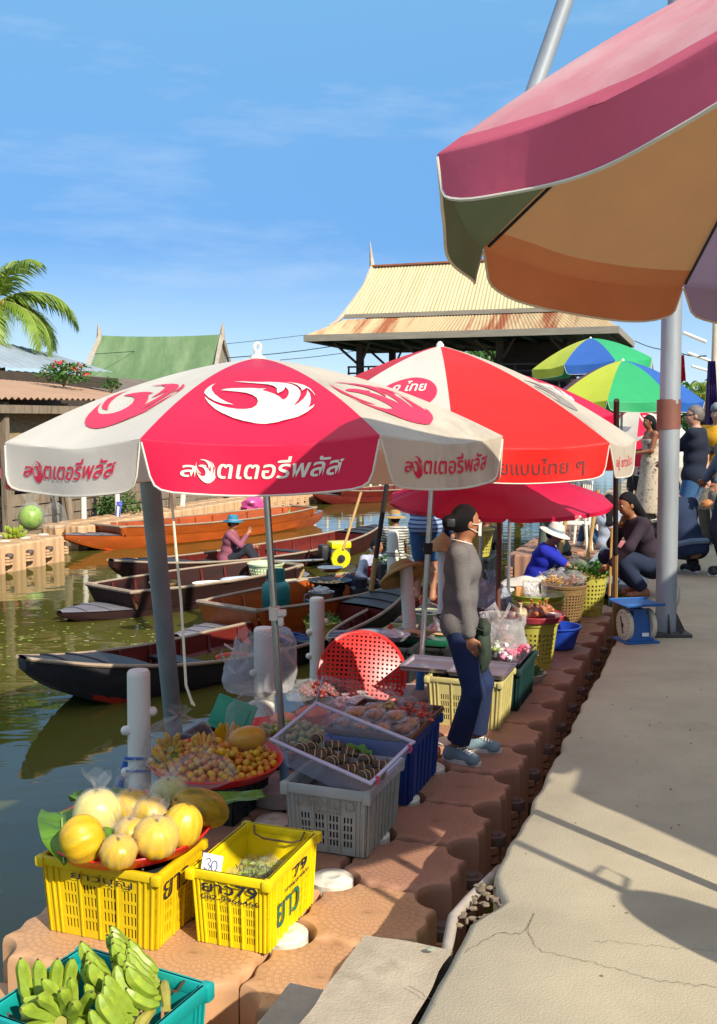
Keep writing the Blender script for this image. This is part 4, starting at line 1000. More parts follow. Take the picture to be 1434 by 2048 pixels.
def boat(label, bow, stern, beam, outer, inner, nose, gun, dep=.34, sheer=.26, coam=0., sternup=.7, ends=(.60, .66), low=-.16, band=None, name='sampan'):
    bow, stern = Vector(bow), Vector(stern); bow.z = stern.z = ZW
    d = stern - bow; Ln = d.length; t = thing(name, label, 'boat', (bow + stern) / 2, math.atan2(d.y, d.x), 'wooden market boats')
    N = 40
    def hwid(s): return beam / 2 * max(0, 1 - abs(s) ** 2.1) ** .85 + .06 * (1 if s < 0 else 1.5)
    def zt(s): return low + dep + sheer * abs(s) ** 2.3 * (1 if s < 0 else sternup)
    def zb(s): return low + (dep + sheer) * .86 * abs(s) ** 4.2 * (1 if s < 0 else sternup)
    def sec(s, ins):
        w_ = hwid(s) - ins; b_ = w_ * .74; zt_, zb_ = zt(s), min(zb(s) + ins * .8, zt(s) - .004); x = s * Ln / 2
        return [(x, -w_, zt_), (x, -(w_ * .9 + b_ * .1), zb_ + (zt_ - zb_) * .5), (x, -b_, zb_), (x, 0, zb_ - .004), (x, b_, zb_), (x, w_ * .9 + b_ * .1, zb_ + (zt_ - zb_) * .5), (x, w_, zt_)]
    ss = [-1 + 2 * i / N for i in range(N + 1)]
    mb = MB()
    q = [p for s in ss for p in sec(s, 0)]; mb.add(q, [(i * 7 + j, i * 7 + j + 1, (i + 1) * 7 + j + 1, (i + 1) * 7 + j) for i in range(N) for j in range(6)] + [(0, 1, 2, 3, 4, 5, 6), tuple(N * 7 + j for j in range(6, -1, -1))])
    h = mb.build('hull', outer, t, sharp=.5)
    e0, e1 = -ends[0], ends[1]; si = [s for s in ss if e0 <= s <= e1]
    mb = MB(); q = [p for s in si for p in sec(s, .022)]; n_ = len(si); mb.add(q, [(i * 7 + j + 1, i * 7 + j, (i + 1) * 7 + j, (i + 1) * 7 + j + 1) for i in range(n_ - 1) for j in range(6)])
    for s in (si[0], si[-1]): mb.add([(x, y, z) for x, y, z in sec(s, .02)], [(0, 1, 2, 3, 4, 5, 6)])
    mb.build('lining', inner, t, sharp=.5)
    for s0, s1 in ((-1, si[0]), (si[-1], 1)):
        mb = MB(); r_ = [s0 + (s1 - s0) * i / 10 for i in range(11)]
        mb.grid(lambda a, b, s0=s0, s1=s1: ((s0 + (s1 - s0) * b) * Ln / 2, (2 * a - 1) * (hwid(s0 + (s1 - s0) * b) + .01), zt(s0 + (s1 - s0) * b) + .012 + .02 * (1 - (2 * a - 1) ** 2)), 6, 12)
        for r2 in (.3, .62): s = s0 + (s1 - s0) * r2; mb.tube([(s * Ln / 2, (2 * a - 1) * hwid(s), zt(s) + .02 + .02 * (1 - (2 * a - 1) ** 2)) for a in (0, .25, .5, .75, 1)], .012, 5)
        mb.build('end_deck', nose, t)
    top = coam
    for sgn in (-1, 1):
        mb = MB()
        if coam:
            def fc(a, b, o=0): s = si[0] + (si[-1] - si[0]) * a; return (s * Ln / 2, sgn * (hwid(s) + .01 + .05 * b - o), zt(s) + coam * b)
            mb.grid(lambda a, b: fc(a, b), 24, 1); mb.grid(lambda a, b: fc(a, b, .02), 24, 1); mb.build('washboard', outer if coam < .3 else outer, t)
        mb = MB(); mb.tube([(s * Ln / 2, sgn * (hwid(s) + .008 + (.05 if coam else 0)), zt(s) + coam + .008) for s in (si if coam else ss)], .019, 6); mb.build('gunwale', gun, t)
    if coam:
        for s in (si[0], si[-1]):
            w_ = hwid(s) + .05; x = s * Ln / 2; k = -.14 if s < 0 else .14
            mb = MB(); mb.add([(x + k * .3, -w_ + .05, zt(s)), (x + k * .3, w_ - .05, zt(s)), (x + k, w_, zt(s) + coam), (x + k, -w_, zt(s) + coam)], [(0, 1, 2, 3)]); mb.add([(x, -w_, zt(s)), (x, -w_, zt(s) + coam), (x + k, -w_, zt(s) + coam)], [(0, 1, 2)]); mb.add([(x, w_, zt(s)), (x, w_, zt(s) + coam), (x + k, w_, zt(s) + coam)], [(0, 1, 2)])
            mb.tube([(x, -w_, zt(s) + coam), (x + k, -w_, zt(s) + coam + .01), (x + k, w_, zt(s) + coam + .01), (x, w_, zt(s) + coam)], .019, 6, mi=1)
            mb.build('transom', [outer, gun], t, solid=.018, smooth=False)
    fm = None
    nf = int(Ln / .62)
    for i in range(nf):
        s = si[0] + (si[-1] - si[0]) * (i + .7) / nf
        for sgn in (-1, 1):
            q = sec(s, .04); z1_ = zt(s) + coam * .95; mb = MB(); a_ = [(s * Ln / 2, sgn * abs(q[2][1]) * .5, q[2][2] + .02), (s * Ln / 2, sgn * abs(q[2][1]), q[2][2] + .03), (s * Ln / 2, sgn * abs(q[1][1]), q[1][2]), (s * Ln / 2, sgn * (abs(q[0][1]) + coam * .2), z1_)]
            mb.tube(a_, [.02, .05, .03, .018], 6, flat=.6); mb.build('frame', inner, t)
    mb = MB()
    for k in range(5): mb.box((0, (k - 2) * beam * .15, low + .06), ((si[-1] - si[0]) * Ln / 2 * .86, beam * .14, .014))
    mb.build('floorboards', inner, t, smooth=False)
    for s in (-.3, .25):
        mb = MB(); mb.box((s * Ln / 2, 0, zt(s) - .1), (.2, hwid(s) * 1.85, .022)); mb.build('thwart', nose, t)
    if band:
        mb = MB()
        for sgn in (-1, 1): mb.grid(lambda a, b, sgn=sgn: ((-.8 + 1.6 * a) * Ln / 2, sgn * (hwid(-.8 + 1.6 * a) * (.76 + .12 * b) + .006), max(zb(-.8 + 1.6 * a), low) + .01 + .14 * b), 24, 1)
        mb.build('painted_band', band, t)
    return t
B1 = boat('nearest of the boats, dark with a long black upturned bow pointing left', G(45, 1352, -.60), G(800, 1178, -.55), 1.08, m_bblk, m_bred, m_bblk, m_gun, dep=.36, sheer=.30, ends=(.62, .72), band=m_band)
B2 = boat('orange varnished boat with square front holding the gas cylinder and wok', G(352, 1268, -.78), At(830, 1140, 14.6), 1.05, m_bor, m_bor, m_nose, m_gun, dep=.24, sheer=.06, coam=.26, ends=(.62, .7))
B3 = boat('dark red boat with flat grey nose, loaded with a white sack', G(118, 1222, -.80), At(610, 1120, 15.8), 1.05, m_bdark, m_bred, m_nose, m_gun, dep=.24, sheer=.05, coam=.24, ends=(.60, .7))
B4 = boat('dark red boat in which the woman in the blue hat sits, carrying the yellow engine', G(222, 1142, -.62), At(750, 1070, 20.2), 1.15, m_bdark, m_bred, m_bblk, m_gun, dep=.42, sheer=.22, ends=(.62, .78))
B5 = boat('long orange varnished boat with marigold garlands moored along the far dock', G(128, 1085, -.75), G(640, 1018, -.60), 1.25, m_bor, m_bor, m_nose, m_gun, dep=.36, sheer=.14, coam=.18, ends=(.72, .84), band=M('hull_orange_red', '#d8481c', .5, .15, 4))
B6 = boat('small reddish boat farther up the canal under the front umbrella rim', G(628, 1000, -.8), At(860, 985, 34), 1.2, m_bred, m_bred, m_nose, m_gun, dep=.34, sheer=.16, coam=.16, ends=(.74, .8))
B7 = boat('brown boat moored behind the red basket lid and the standing woman', D(5.7, 2.72), D(10.6, 2.62), 1.0, m_bdark, m_bred, m_nose, m_gun, dep=.42, sheer=.16, ends=(.66, .74))
B8 = boat('pale brown boat end poking in at the left edge of the far dock', At(22, 1015, 21.0) , At(-330, 1020, 22.5), 1.0, M('boat_brown', '#8a5a40', .6, .25, 3), m_bred, m_nose, m_gun, dep=.5, sheer=.3)
# marigold garlands on the orange boat's nose, pink bag in it
mb = MB(); p = At(176, 1050, 21.4)
for i in range(9): mb.ball((.02 * math.sin(i), 0, -.055 * i), .05, 8, 6, amp=.3, seed=i)
m_mg = M('marigold', '#f0a010', .7, .2, 20); o = mb.build('marigold_garland', m_mg); place(o, p + Vector((0, -.05, .02))); tag(o, 'orange marigold garland hanging on the boat tip, left one', 'garland', 'marigold garlands on the orange boat')
o2 = o.copy(); COL.objects.link(o2); place(o2, At(206, 1050, 21.6) + Vector((0, -.2, .02))); o2['label'] = 'orange marigold garland hanging on the boat side, right one'
# ------------------------------------------------------------------ crates, trays and food on the near dock
def slotcuts(groups, per, a0, a1, gap, duty):
    """edges along a side and the set of open cells"""
    ed = [0.0]; op = set(); gw = (a1 - a0 - gap * (groups - 1)) / groups
    for g in range(groups):
        for k in range(per):
            c = a0 + g * (gw + gap) + gw * (k + .5) / per; h_ = gw / per * duty / 2
            ed.append(c - h_); op.add(len(ed) - 1); ed.append(c + h_)
    ed.append(1.0); return ed, op
def crate(name, label, loc, rz, w, d, h, mat, front=(4, 4), side=(5, 4), rows=(.12, .62, 4), rim=.035, taper=.92, group=None, handle=True, solid=False, rimmat=None):
    t = thing(name, label, 'crate', loc, rz, group)
    k = lambda v: taper + (1 - taper) * v / h
    zr, orow = [0.0], set(); z0, z1, n = rows[0] * h, rows[1] * h, rows[2]
    for r in range(n):
        a = z0 + (z1 - z0) * r / n; ed = a + (z1 - z0) / n * .76; zr.append(a); orow.add(len(zr) - 1); zr.append(ed)
    zr.append(h)
    mb = MB()
    for s in range(4):
        W_, Dp = (w, d) if s % 2 == 0 else (d, w); g, per = front if s % 2 == 0 else side
        us, ou = slotcuts(g, per, .17, .83, .055, .56)
        c, q = math.cos(s * math.pi / 2), math.sin(s * math.pi / 2)
        def fn(u, v, t_, W_=W_, Dp=Dp, c=c, q=q):
            x = (u - .5) * W_ * k(v); y = -Dp / 2 * k(v) + t_
            return (x * c - y * q, x * q + y * c, v)
        mb.perf(fn, us, zr, (lambda i, j: False) if solid else (lambda i, j: i in ou and j in orow), .006)
        # outside stiffening ribs between the groups and at the corners
        for u in [.03, .09, .14, .86, .91, .97] + [.17 + (.66) * i / g for i in range(1, g)]:
            a, b = Vector(fn(u, .004, -.004)), Vector(fn(u, h - rim, -.004)); mb.tube([a, b], .005, 5)
    mb.grid(lambda a, b: ((a - .5) * w * taper, (b - .5) * d * taper, .008), 1, 1)
    mb.build('body', mat, t, smooth=False)
    mb = MB(); o = .014
    for s in (-1, 1):
        mb.rbox((0, s * (d / 2), h - rim / 2), (w + 2 * o, .022, rim), .005); mb.rbox((s * (w / 2), 0, h - rim / 2), (.022, d + .0, rim), .005)
    for a in (-1, 1):
        for b in (-1, 1): mb.rbox((a * w / 2, b * d / 2, h - rim * .6), (.04, .04, rim * 1.25), .008)
    mb.build('rim', rimmat or mat, t)
    if handle:
        for s in (-1, 1):
            mb = MB(); y = s * (d / 2 - .02); mb.tube([(-w * .36, y, h + .002), (-w * .33, y - s * .015, h - .03), (-w * .2, y - s * .02, h - .045), (w * .2, y - s * .02, h - .045), (w * .33, y - s * .015, h - .03), (w * .36, y, h + .002)], .0045, 6); mb.build('wire_handle', M('rusty_wire', '#6e5844', .5, .3, 20, metal=.4), t)
    return t, k
def crate_text(t, k, w, d, h, txt, mat, box, side=0, bold=.0, shear=0., name='lettering'):
    def fn(x, y):
        if side == 0: return (x, -d / 2 * k(y) - .012, y)
        return (w / 2 * k(y) + .012, x, y)
    decal(name, text_mesh(txt, bold, shear), fn, mat, t, box)
m_ycr = M('crate_yellow', '#e0bd12', .45, .12, 5, .15, 40, col2='#b28f18', thr=.62, soft=.3)
m_ycr2 = M('crate_bright_yellow', '#ecd00e', .42, .12, 5, .15, 40, col2='#c9a712', thr=.62, soft=.3)
m_gcr = M('crate_grey', '#a9aca2', .6, .12, 5, .2, 40, col2='#82817a', thr=.55, soft=.3)
m_bcr = M('crate_blue', '#1d3f86', .45, .15, 4, .15, 40, col2='#2d5a9c', thr=.6)
m_ccr = M('crate_cream', '#c4b878', .6, .12, 5, .2, 40, col2='#9a8e5e', thr=.6)
m_teal2 = M('crate_teal', '#139a96', .4, .12, 5, .1, 40, col2='#0e7f80', thr=.6)
m_dgr = M('bin_dark_green', '#1c3a38', .45, .15, 4, .1, 40, col2='#2b4c46', thr=.6)
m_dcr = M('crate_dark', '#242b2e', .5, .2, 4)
m_tray = M('tray_red', '#d9241f', .35, .08, 4, .05, 30)
m_leaf = M('banana_leaf', '#5d8a2c', .4, .3, 3, .3, 12, stretch=(1, 9, 1), trl=.25)
right = Vector((EY, -EX, 0)); fwd = Vector((EX, EY, 0))
crA = Vector((-.96, 4.045, ZD)); tA, kA = crate('fruit_crate', 'yellow slatted crate under the big melon tray, left of the two yellow ones', crA, RZ, .53, .36, .315, m_ycr, (4, 4), (3, 3), (.10, .74, 4), group='yellow fruit crates')
crate_text(tA, kA, .53, .36, .315, 'ยาวบุญ', m_nvink, (-.12, .235, .16, .27)); crate_text(tA, kA, .53, .36, .315, 'ยาว', m_nvink, (-.14, .19, .06, .265), side=1)
crB = Vector((-.417, 4.045, ZD)); tB, kB = crate('fruit_crate', 'yellow open crate with painted number and a price card, holding bagged green leaves', crB, RZ, .33, .49, .305, m_ycr2, (4, 4), (6, 4), (.08, .58, 4), group='yellow fruit crates')
crate_text(tB, kB, .33, .49, .305, 'ยาว79', m_nvink, (-.115, .222, .125, .268), bold=.02); crate_text(tB, kB, .33, .49, .305, '087-9966466', m_nvink, (-.12, .192, .13, .213), bold=.012)
crate_text(tB, kB, .33, .49, .305, '79', m_nvink, (-.02, .215, .12, .262), 1, .02); crate_text(tB, kB, .33, .49, .305, '9966466', m_nvink, (-.1, .188, .14, .206), 1, .01); crate_text(tB, kB, .33, .49, .305, 'ยาว', M('paint_green', '#1f6a52', .7, .4, 20), (-.17, .07, .05, .17), 1, .015)
crG = Vector((-.07, 4.93, ZD)); tG, kG = crate('grey_crate', 'pale grey worn crate with faint lettering, carrying the clear plastic bin', crG, RZ, .42, .50, .33, m_gcr, (4, 3), (6, 4), (.12, .60, 4), rim=.05)
m_fade = M('paint_faded', '#978672', .8, .3, 20)
crate_text(tG, kG, .42, .50, .33, 'มงค-เดาว', m_fade, (-.15, .225, .15, .275), bold=.01); crate_text(tG, kG, .42, .50, .33, 'ไอดาย', m_fade, (-.06, .20, .08, .222), bold=.01)
crU = Vector((.155, 5.64, ZD)); tU, kU = crate('blue_crate', 'deep blue solid crate under the tray of packed cakes', crU, RZ, .46, .60, .35, m_bcr, solid=True, rim=.045)
crC = Vector((.77, 6.90, ZD)); tC, kC = crate('cream_crate', 'pale yellow slatted crate topped with metal trays, behind the standing woman', crC, RZ, .50, .42, .33, m_ccr, (4, 4), (4, 4), (.12, .68, 4))
crD = Vector((1.02, 7.42, ZD)); tD, kD = crate('green_bin', 'dark green plastic bin holding a tray of bagged flowers and food', crD, RZ, .45, .62, .31, m_dgr, solid=True, rim=.04)
for l_, c_, w_, d_, z_ in (('added dark block for shade inside the left yellow crate', crA, .46, .29, .26), ('added dark block for shade under the green leaves in the yellow crate', crB, .27, .42, .12), ('added dark block for shade inside the pale grey crate', crG, .36, .42, .25), ('added dark block for shade inside the pale yellow crate', crC, .42, .35, .26)):  # dark blocks added inside the crates so their slots read as shade
    mb = MB(); mb.rbox((0, 0, z_ / 2 + .01), (w_, d_, z_), .03); o = mb.build('slot_shade_block', m_dcr); place(o, c_, RZ); tag(o, l_, 'shade_block', 'shade blocks inside crates')
# teal crate with green bananas, bottom left corner
cT = G(378, 1945, -.19) - right * .20 - fwd * .20; cT.z = -.53
tT, kT = crate('teal_crate', 'teal plastic crate full of green bananas at the bottom left corner', cT, RZ - .12, .50, .42, .33, m_teal2, (3, 3), (3, 3), (.15, .7, 3), rim=.045)
crate_text(tT, kT, .50, .42, .33, 'วจ', m_nvink, (.02, .12, .1, .17), 1, .02)
# price card
mb = MB(); mb.box((0, 0, .045), (.085, .004, .105)); cdo = mb.build('price_card', m_card, None, smooth=False); place(cdo, crB + fwd * -.235 + right * -.09 + Vector((0, 0, .262)), rot=(R(-16), R(4), RZ + .05)); tag(cdo, 'small white price card with blue handwritten number on the yellow crate', 'price card')
mb = MB(); mb.tube([(-.025, -.004, .075), (-.012, -.004, .083), (-.004, -.004, .072), (-.016, -.004, .06), (-.003, -.004, .052), (-.01, -.004, .036), (-.027, -.004, .04)], .0018, 4); mb.tube([(.012 + .012 * math.cos(a), -.004, .056 + .02 * math.sin(a)) for a in [i * .55 for i in range(13)]], .0018, 4); mb.tube([(-.022, -.004, .026), (-.012, -.004, .014), (0, -.004, .028), (.012, -.004, .012), (.022, -.004, .026)], .0015, 4)
mb.build('handwriting', m_ink, cdo)
# ---- trays
def tray(label, loc, rr, mat, rot=(0, 0, 0), name='round_tray', h=.045, group='round red trays', cat='tray'):
    mb = MB(); mb.lathe([(0, .004), (rr * .86, .004), (rr * .9, .012), (rr * .985, h), (rr, h + .004), (rr * 1.015, h), (rr * .92, 0), (rr * .86, -.006), (0, -.006)], 64, mod=lambda q, i: 1 + (.006 * math.sin(q * 60) if i in (5, 6) else 0))
    o = mb.build(name, mat); place(o, loc, rot=rot); return tag(o, label, cat, group)
tr1 = G(262, 1668, -.16); tray('red round tray of melons lined with banana leaves on the left yellow crate', tr1, .335, m_tray, (R(3), R(-1), 0))
tr2 = Vector((-.75, 5.27, -.27)); tray('red round tray heaped with yellow jujubes, left of the umbrella pole', tr2, .35, m_tray, (R(2), 0, 0))
tr3 = Vector((-.45, 5.98, -.36)); tray('red round tray of green jujubes and tubs, behind the umbrella pole', tr3, .37, m_tray)
for c, h_, l in ((tr2, .21, 'dark crate hidden under the tray of yellow jujubes'), (tr3, .12, 'low dark crate hidden under the tray of green jujubes')):
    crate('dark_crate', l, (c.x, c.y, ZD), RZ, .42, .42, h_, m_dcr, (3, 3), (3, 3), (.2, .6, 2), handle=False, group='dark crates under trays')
def leafsheet(label, loc, ln, wd, rz, bend, seed, tilt=0.):
    rd = random.Random(seed); mb = MB()
    def fn(a, b):
        s = wd / 2 * math.sin(math.pi * min(1, max(0, b * .96 + .02))) ** .45; x = (2 * a - 1) * s
        return (x, (b - .5) * ln, bend * (4 * (b - .5) ** 2) * -1 + .02 * abs(2 * a - 1) + .008 * math.sin(b * 17 + a * 6 + seed) + .012 * noise.noise((a * 3, b * 5, seed)))
    mb.grid(fn, 8, 24); mb.tube([(0, (b - .5) * ln, bend * (4 * (b - .5) ** 2) * -1 + .003) for b in (0, .25, .5, .75, 1)], .004, 5, mi=1)
    o = mb.build('banana_leaf', [m_leaf, M('leaf_rib', '#9db05c', .5, .1, 5)]); place(o, loc, rot=(tilt, 0, rz)); tag(o, label, 'leaf', 'banana leaves lining the trays'); return o
leafsheet('banana leaf hanging over the left rim of the melon tray', tr1 + Vector((-.27, -.05, .075)), .52, .19, .3, .07, 1)
leafsheet('banana leaf piece along the front of the melon tray', tr1 + Vector((.02, -.255, .085)), .42, .13, 1.5, .04, 2)
leafsheet('long banana leaf sticking out to the right of the melon tray', tr1 + Vector((.28, .16, .055)), .62, .18, -.9, .03, 3)
leafsheet('banana leaf at the back left of the melon tray', tr1 + Vector((-.12, .22, .06)), .5, .16, 1.1, .04, 4)
leafsheet('banana leaf on the left rim of the yellow jujube tray', tr2 + Vector((-.27, .05, .05)), .35, .16, .2, .05, 5)
leafsheet('banana leaf under the umbrella pole on the green jujube tray', tr3 + Vector((.18, -.22, .05)), .4, .16, .8, .04, 6)
# ---- melons
def melon_mat(nm, c, c2, thr=.5):
    return M(nm, c, .38, .16, 15, .12, 30, col2=c2, thr=thr, soft=.2, stretch=(2.2, 2.2, .8))
mm1 = melon_mat('melon_yellow', '#d6a81e', '#8c8a22'); mm2 = melon_mat('melon_pale', '#dcb22e', '#8f8a2a', .55); mm3 = melon_mat('melon_deep', '#b5871a', '#4f5a18', .47); mm4 = melon_mat('melon_cream', '#d6c470', '#b09c40', .6); mm5 = melon_mat('melon_green', '#b9b06a', '#7d8c3c', .5)
def melon(label, loc, r, rot, mat, wrap=False, ridges=10, amp=.035):
    t = thing('melon', label, 'melon', loc, 0, 'melons on the trays'); rm = (Matrix.Rotation(rot[2], 3, 'Z') @ Matrix.Rotation(rot[0], 3, 'X') @ Matrix.Rotation(rot[1], 3, 'Y'))
    mb = MB(); prof = [(r[0] * math.sin(math.pi * i / 14) ** .9, -r[2] * math.cos(math.pi * i / 14)) for i in range(15)]
    prof[0] = (0, prof[0][1] * .95); prof[-1] = (0, prof[-1][1] * .95)
    mb.lathe(prof, 40, mod=lambda q, i: 1 + amp * math.cos(q * ridges) + .02 * math.sin(q * 2 + i)); o = mb.build('fruit', mat, t); o.rotation_euler = rm.to_euler()
    mb = MB(); mb.cyl((0, 0, r[2] * .93), (0, .004, r[2] * 1.0 + .006), .007, .005, n=7); s = mb.build('stalk', M('stalk_brown', '#7a6a34', .8, .2, 9), t); s.rotation_euler = rm.to_euler()
    if wrap:
        mb = MB()
        mb.ball((0, 0, .004), (r[0] * 1.06, r[0] * 1.06, r[2] * 1.05), 26, 18, amp=.09, seed=r[0] * 90)
        mb.grid(lambda a, b: Vector((r[0] * (.25 + 1.0 * b) * math.cos(a * 6.28 + 1) * .55, r[0] * .5 * math.sin(a * 6.28) * (1 - .6 * b) , r[2] * 1.0 + .075 * b + .02 * math.sin(a * 19))), 18, 3)
        mb.build('wrap', m_film, t)
    return t
zt1 = tr1.z + .012
def on1(px, py, dz): p = G(px, py, zt1 + dz); return p
melon('yellow green mottled melon at the left rim of the melon tray', on1(165, 1678, .085), (.093, .093, .085), (0, R(70), .3), mm1)
melon('small yellow melon at the front of the tray in wrap', on1(238, 1704, .062), (.07, .07, .062), (R(20), 0, .2), mm1, True, 12)
melon('striped pale melon front centre of the tray', on1(312, 1675, .08), (.088, .088, .08), (R(15), R(-8), 1), mm2, True, 12)
melon('tall striped melon on the right of the tray below the green striped one', on1(365, 1652, .085), (.078, .078, .09), (R(10), R(14), 1), mm2, False, 12)
melon('cream melon in a clear bag at the back left of the tray', on1(195, 1628, .10), (.098, .098, .10), (0, 0, 0), mm4, True, 8, .012)
melon('orange yellow melon wrapped in film at the back of the tray', on1(262, 1620, .09), (.085, .085, .085), (0, 0, 2), mm1, True)
melon('yellow melon with a pointed wrapper in the middle of the tray', on1(300, 1632, .085), (.075, .075, .08), (0, 0, 2), mm1, True, 9)
melon('small deep yellow melon in the gap in the middle of the tray', on1(262, 1668, .075), (.066, .066, .062), (0, 0, 2), mm1, True, 9)
melon('long dark green striped melon at the right back of the tray', on1(402, 1616, .10), (.078, .078, .135), (R(62), 0, R(-52)), mm3, False, 8)
melon('pale green melon in a tied clear bag behind the tray', on1(338, 1592, .09), (.085, .085, .08), (R(10), 0, 0), mm5, True, 9)
# ---- plastic bags
def bag(label, loc, r, h, seed, mat=None, knot=True, name='plastic_bag', group='clear plastic bags', handles=False, squash=.25):
    t = thing(name, label, 'plastic bag', loc, 0, group); sd_ = seed * 3.1; mb = MB(); n = 40
    prof = [(0, 0), (.55, .0), (.92, .05), (1.0, .25), (.96, .45), (.8, .62), (.5, .75), (.2, .83), (.10, .87), (.22, .94), (.34, 1.0)] if knot else [(0, 0), (.6, 0), (.95, .06), (1, .35), (.98, .7), (.92, .9), (.96, 1.0)]
    k = len(prof); vs = []
    for i in range((k - 1) * 3 + 1):
        a = i / 3; j = min(k - 2, int(a)); f = a - j; rr = prof[j][0] * (1 - f) + prof[j + 1][0] * f; z = prof[j][1] * (1 - f) + prof[j + 1][1] * f
        for q in range(n):
            an = 2 * math.pi * q / n; dv = Vector((math.cos(an) * 1.6, math.sin(an) * 1.6, z * 3))
            m_ = 1 + squash * noise.noise(dv + Vector((sd_, 0, sd_))) + .09 * noise.noise(dv * 3.3 + Vector((0, sd_, 0))) + .05 * math.sin(an * 9 + seed) * min(1, max(0, z - .5) * 3)
            vs.append((r * rr * m_ * math.cos(an), r * rr * m_ * math.sin(an), h * (z + .07 * noise.noise(dv * 1.4) * min(1, z * 3))))
    R_ = (k - 1) * 3 + 1
    mb.add(vs, [(i * n + q, i * n + (q + 1) % n, (i + 1) * n + (q + 1) % n, (i + 1) * n + q) for i in range(R_ - 1) for q in range(n)])
    if handles:
        for s in (-1, 1): mb.tube([(s * r * .7, 0, h * .85), (s * r * .75, 0, h * 1.15), (s * r * .35, 0.01, h * 1.3), (s * r * .1, 0, h * .95)], [.012, .014, .016, .012], 6, flat=.3)
    mb.build('film', mat or m_film, t); return t
# ---- jujubes and other loose fruit: every fruit its own object
def heap(name, label, cat, group, ctr, rr, n, r, mats, seed, hgt=.05, ok=None, amp=.12, el=1.0):
    rd = random.Random(seed); protos = []
    for i, m in enumerate(mats):
        mb = MB(); mb.ball((0, 0, 0), (r, r, r * el), 10, 8, amp=amp, seed=seed + i); protos.append(mb.build(name, m))
    used = set(); pts = []; tries = 0
    while len(pts) < n and tries < n * 60:
        tries += 1; a = rd.uniform(0, 6.283); q = math.sqrt(rd.random()) * rr; x, y = q * math.cos(a), q * math.sin(a)
        if ok and not ok(x, y): continue
        lay = rd.choice((0, 0, 1)) if tries < n * 30 else rd.choice((0, 1, 2)); z = r + lay * r * 1.4 * (1 - (q / rr) ** 2) + hgt * max(0, 1 - (q / rr) ** 2)
        if any((x - u) ** 2 + (y - v) ** 2 + (z - w_) ** 2 < (1.72 * r) ** 2 for u, v, w_ in pts): continue
        pts.append((x, y, z)); k = rd.randrange(len(mats))
        if k in used: o = protos[k].copy(); COL.objects.link(o)
        else: o = protos[k]; used.add(k)
        place(o, Vector(ctr) + Vector((x, y, z)), rot=(rd.uniform(0, 6), rd.uniform(0, 6), rd.uniform(0, 6))); o.scale = (1,) * 3; s = rd.uniform(.88, 1.1); o.scale = (s, s, s); tag(o, label, cat, group)
    for i, p in enumerate(protos):
        if i not in used: bpy.data.objects.remove(p)
m_jj = [M('jujube_yellow', '#d9a81a', .3, .2, 70, col2='#b08a1c', thr=.6), M('jujube_orange', '#cf8420', .3, .2, 70, col2='#a85a18', thr=.55), M('jujube_gold', '#c9a22a', .3, .2, 70, col2='#94861f', thr=.6)]
heap('jujube', 'small round yellow orange jujube heaped on the red tray left of the umbrella pole', 'fruit', 'yellow jujubes on the red tray', tr2 + Vector((0, 0, .006)), .315, 190, .0195, m_jj, 5, .03, lambda x, y: not (x < -.05 and y > .09) and not ((x - .12) ** 2 + (y - .15) ** 2 < .0105))
m_gj = [M('jujube_green', '#8f9a48', .35, .15, 20, col2='#a8a858', thr=.6), M('jujube_pale_green', '#a0a860', .35, .12, 20)]
heap('green_jujube', 'pale green jujube heaped on the red tray behind the umbrella pole', 'fruit', 'green jujubes on the red tray', tr3 + Vector((.02, -.04, .006)), .31, 110, .0225, m_gj, 8, .04, lambda x, y: y < .14)
# ---- bananas
def banana_mesh(ln, r, bend, nm, m, tip):
    mb = MB(); n = 10; pts = []; rr = []
    for i in range(n + 1):
        t = i / n; a = bend * (t - .15); pts.append((math.sin(a) * ln / bend * 0 + (ln * t) * math.cos(bend * t * .6), 0, ln * t * math.sin(bend * t * .6))); rr.append(r * (.30 + .7 * min(1, t / .22)) if t < .22 else r * (1 - .0 * t) if t < .75 else r * max(.22, 1 - ((t - .75) / .25) ** 1.6 * .82))
    mb.tube(pts, rr, 6); mb.ball(pts[-1], r * .22, 6, 4, mi=1); return mb.build(nm, [m, tip])
m_bg = M('banana_green', '#869c30', .4, .2, 30, col2='#b5bd4c', thr=.5); m_by = M('banana_yellow', '#d9a91a', .4, .15, 9, col2='#9a7a18', thr=.62); m_tip = M('banana_tip', '#4a3d22', .8, .2, 9); m_stem = M('banana_stem', '#a8a04a', .7, .2, 12, col2='#8a6a3a', thr=.5)
def comb(label, loc, rot, n, ln, r, mat, seed, group='banana bunches'):
    rd = random.Random(seed); t = thing('banana_bunch', label, 'bananas', loc, 0, group); t.rotation_euler = rot
    mb = MB(); mb.tube([(-.02, -n * r * .8, .0), (-.015, 0, .012), (-.02, n * r * .8, 0)], [.012, .02, .012], 8); mb.build('stalk', m_stem, t); proto = None
    for row in (0, 1):
        for i in range(n):
            if proto is None: o = proto = banana_mesh(ln, r, .75, 'banana', mat, m_tip); o.parent = t
            else: o = proto.copy(); COL.objects.link(o)
            k = i - (n - 1) / 2; o.location = (rd.uniform(-.008, .008) + row * .012, k * r * 1.75, .006 + row * r * 1.5); o.rotation_euler = (rd.uniform(-.15, .15), R(-4 - 10 * row) + rd.uniform(-.06, .06), k * .09 + rd.uniform(-.05, .05)); s = rd.uniform(.9, 1.06); o.scale = (s, s, s)
    return t
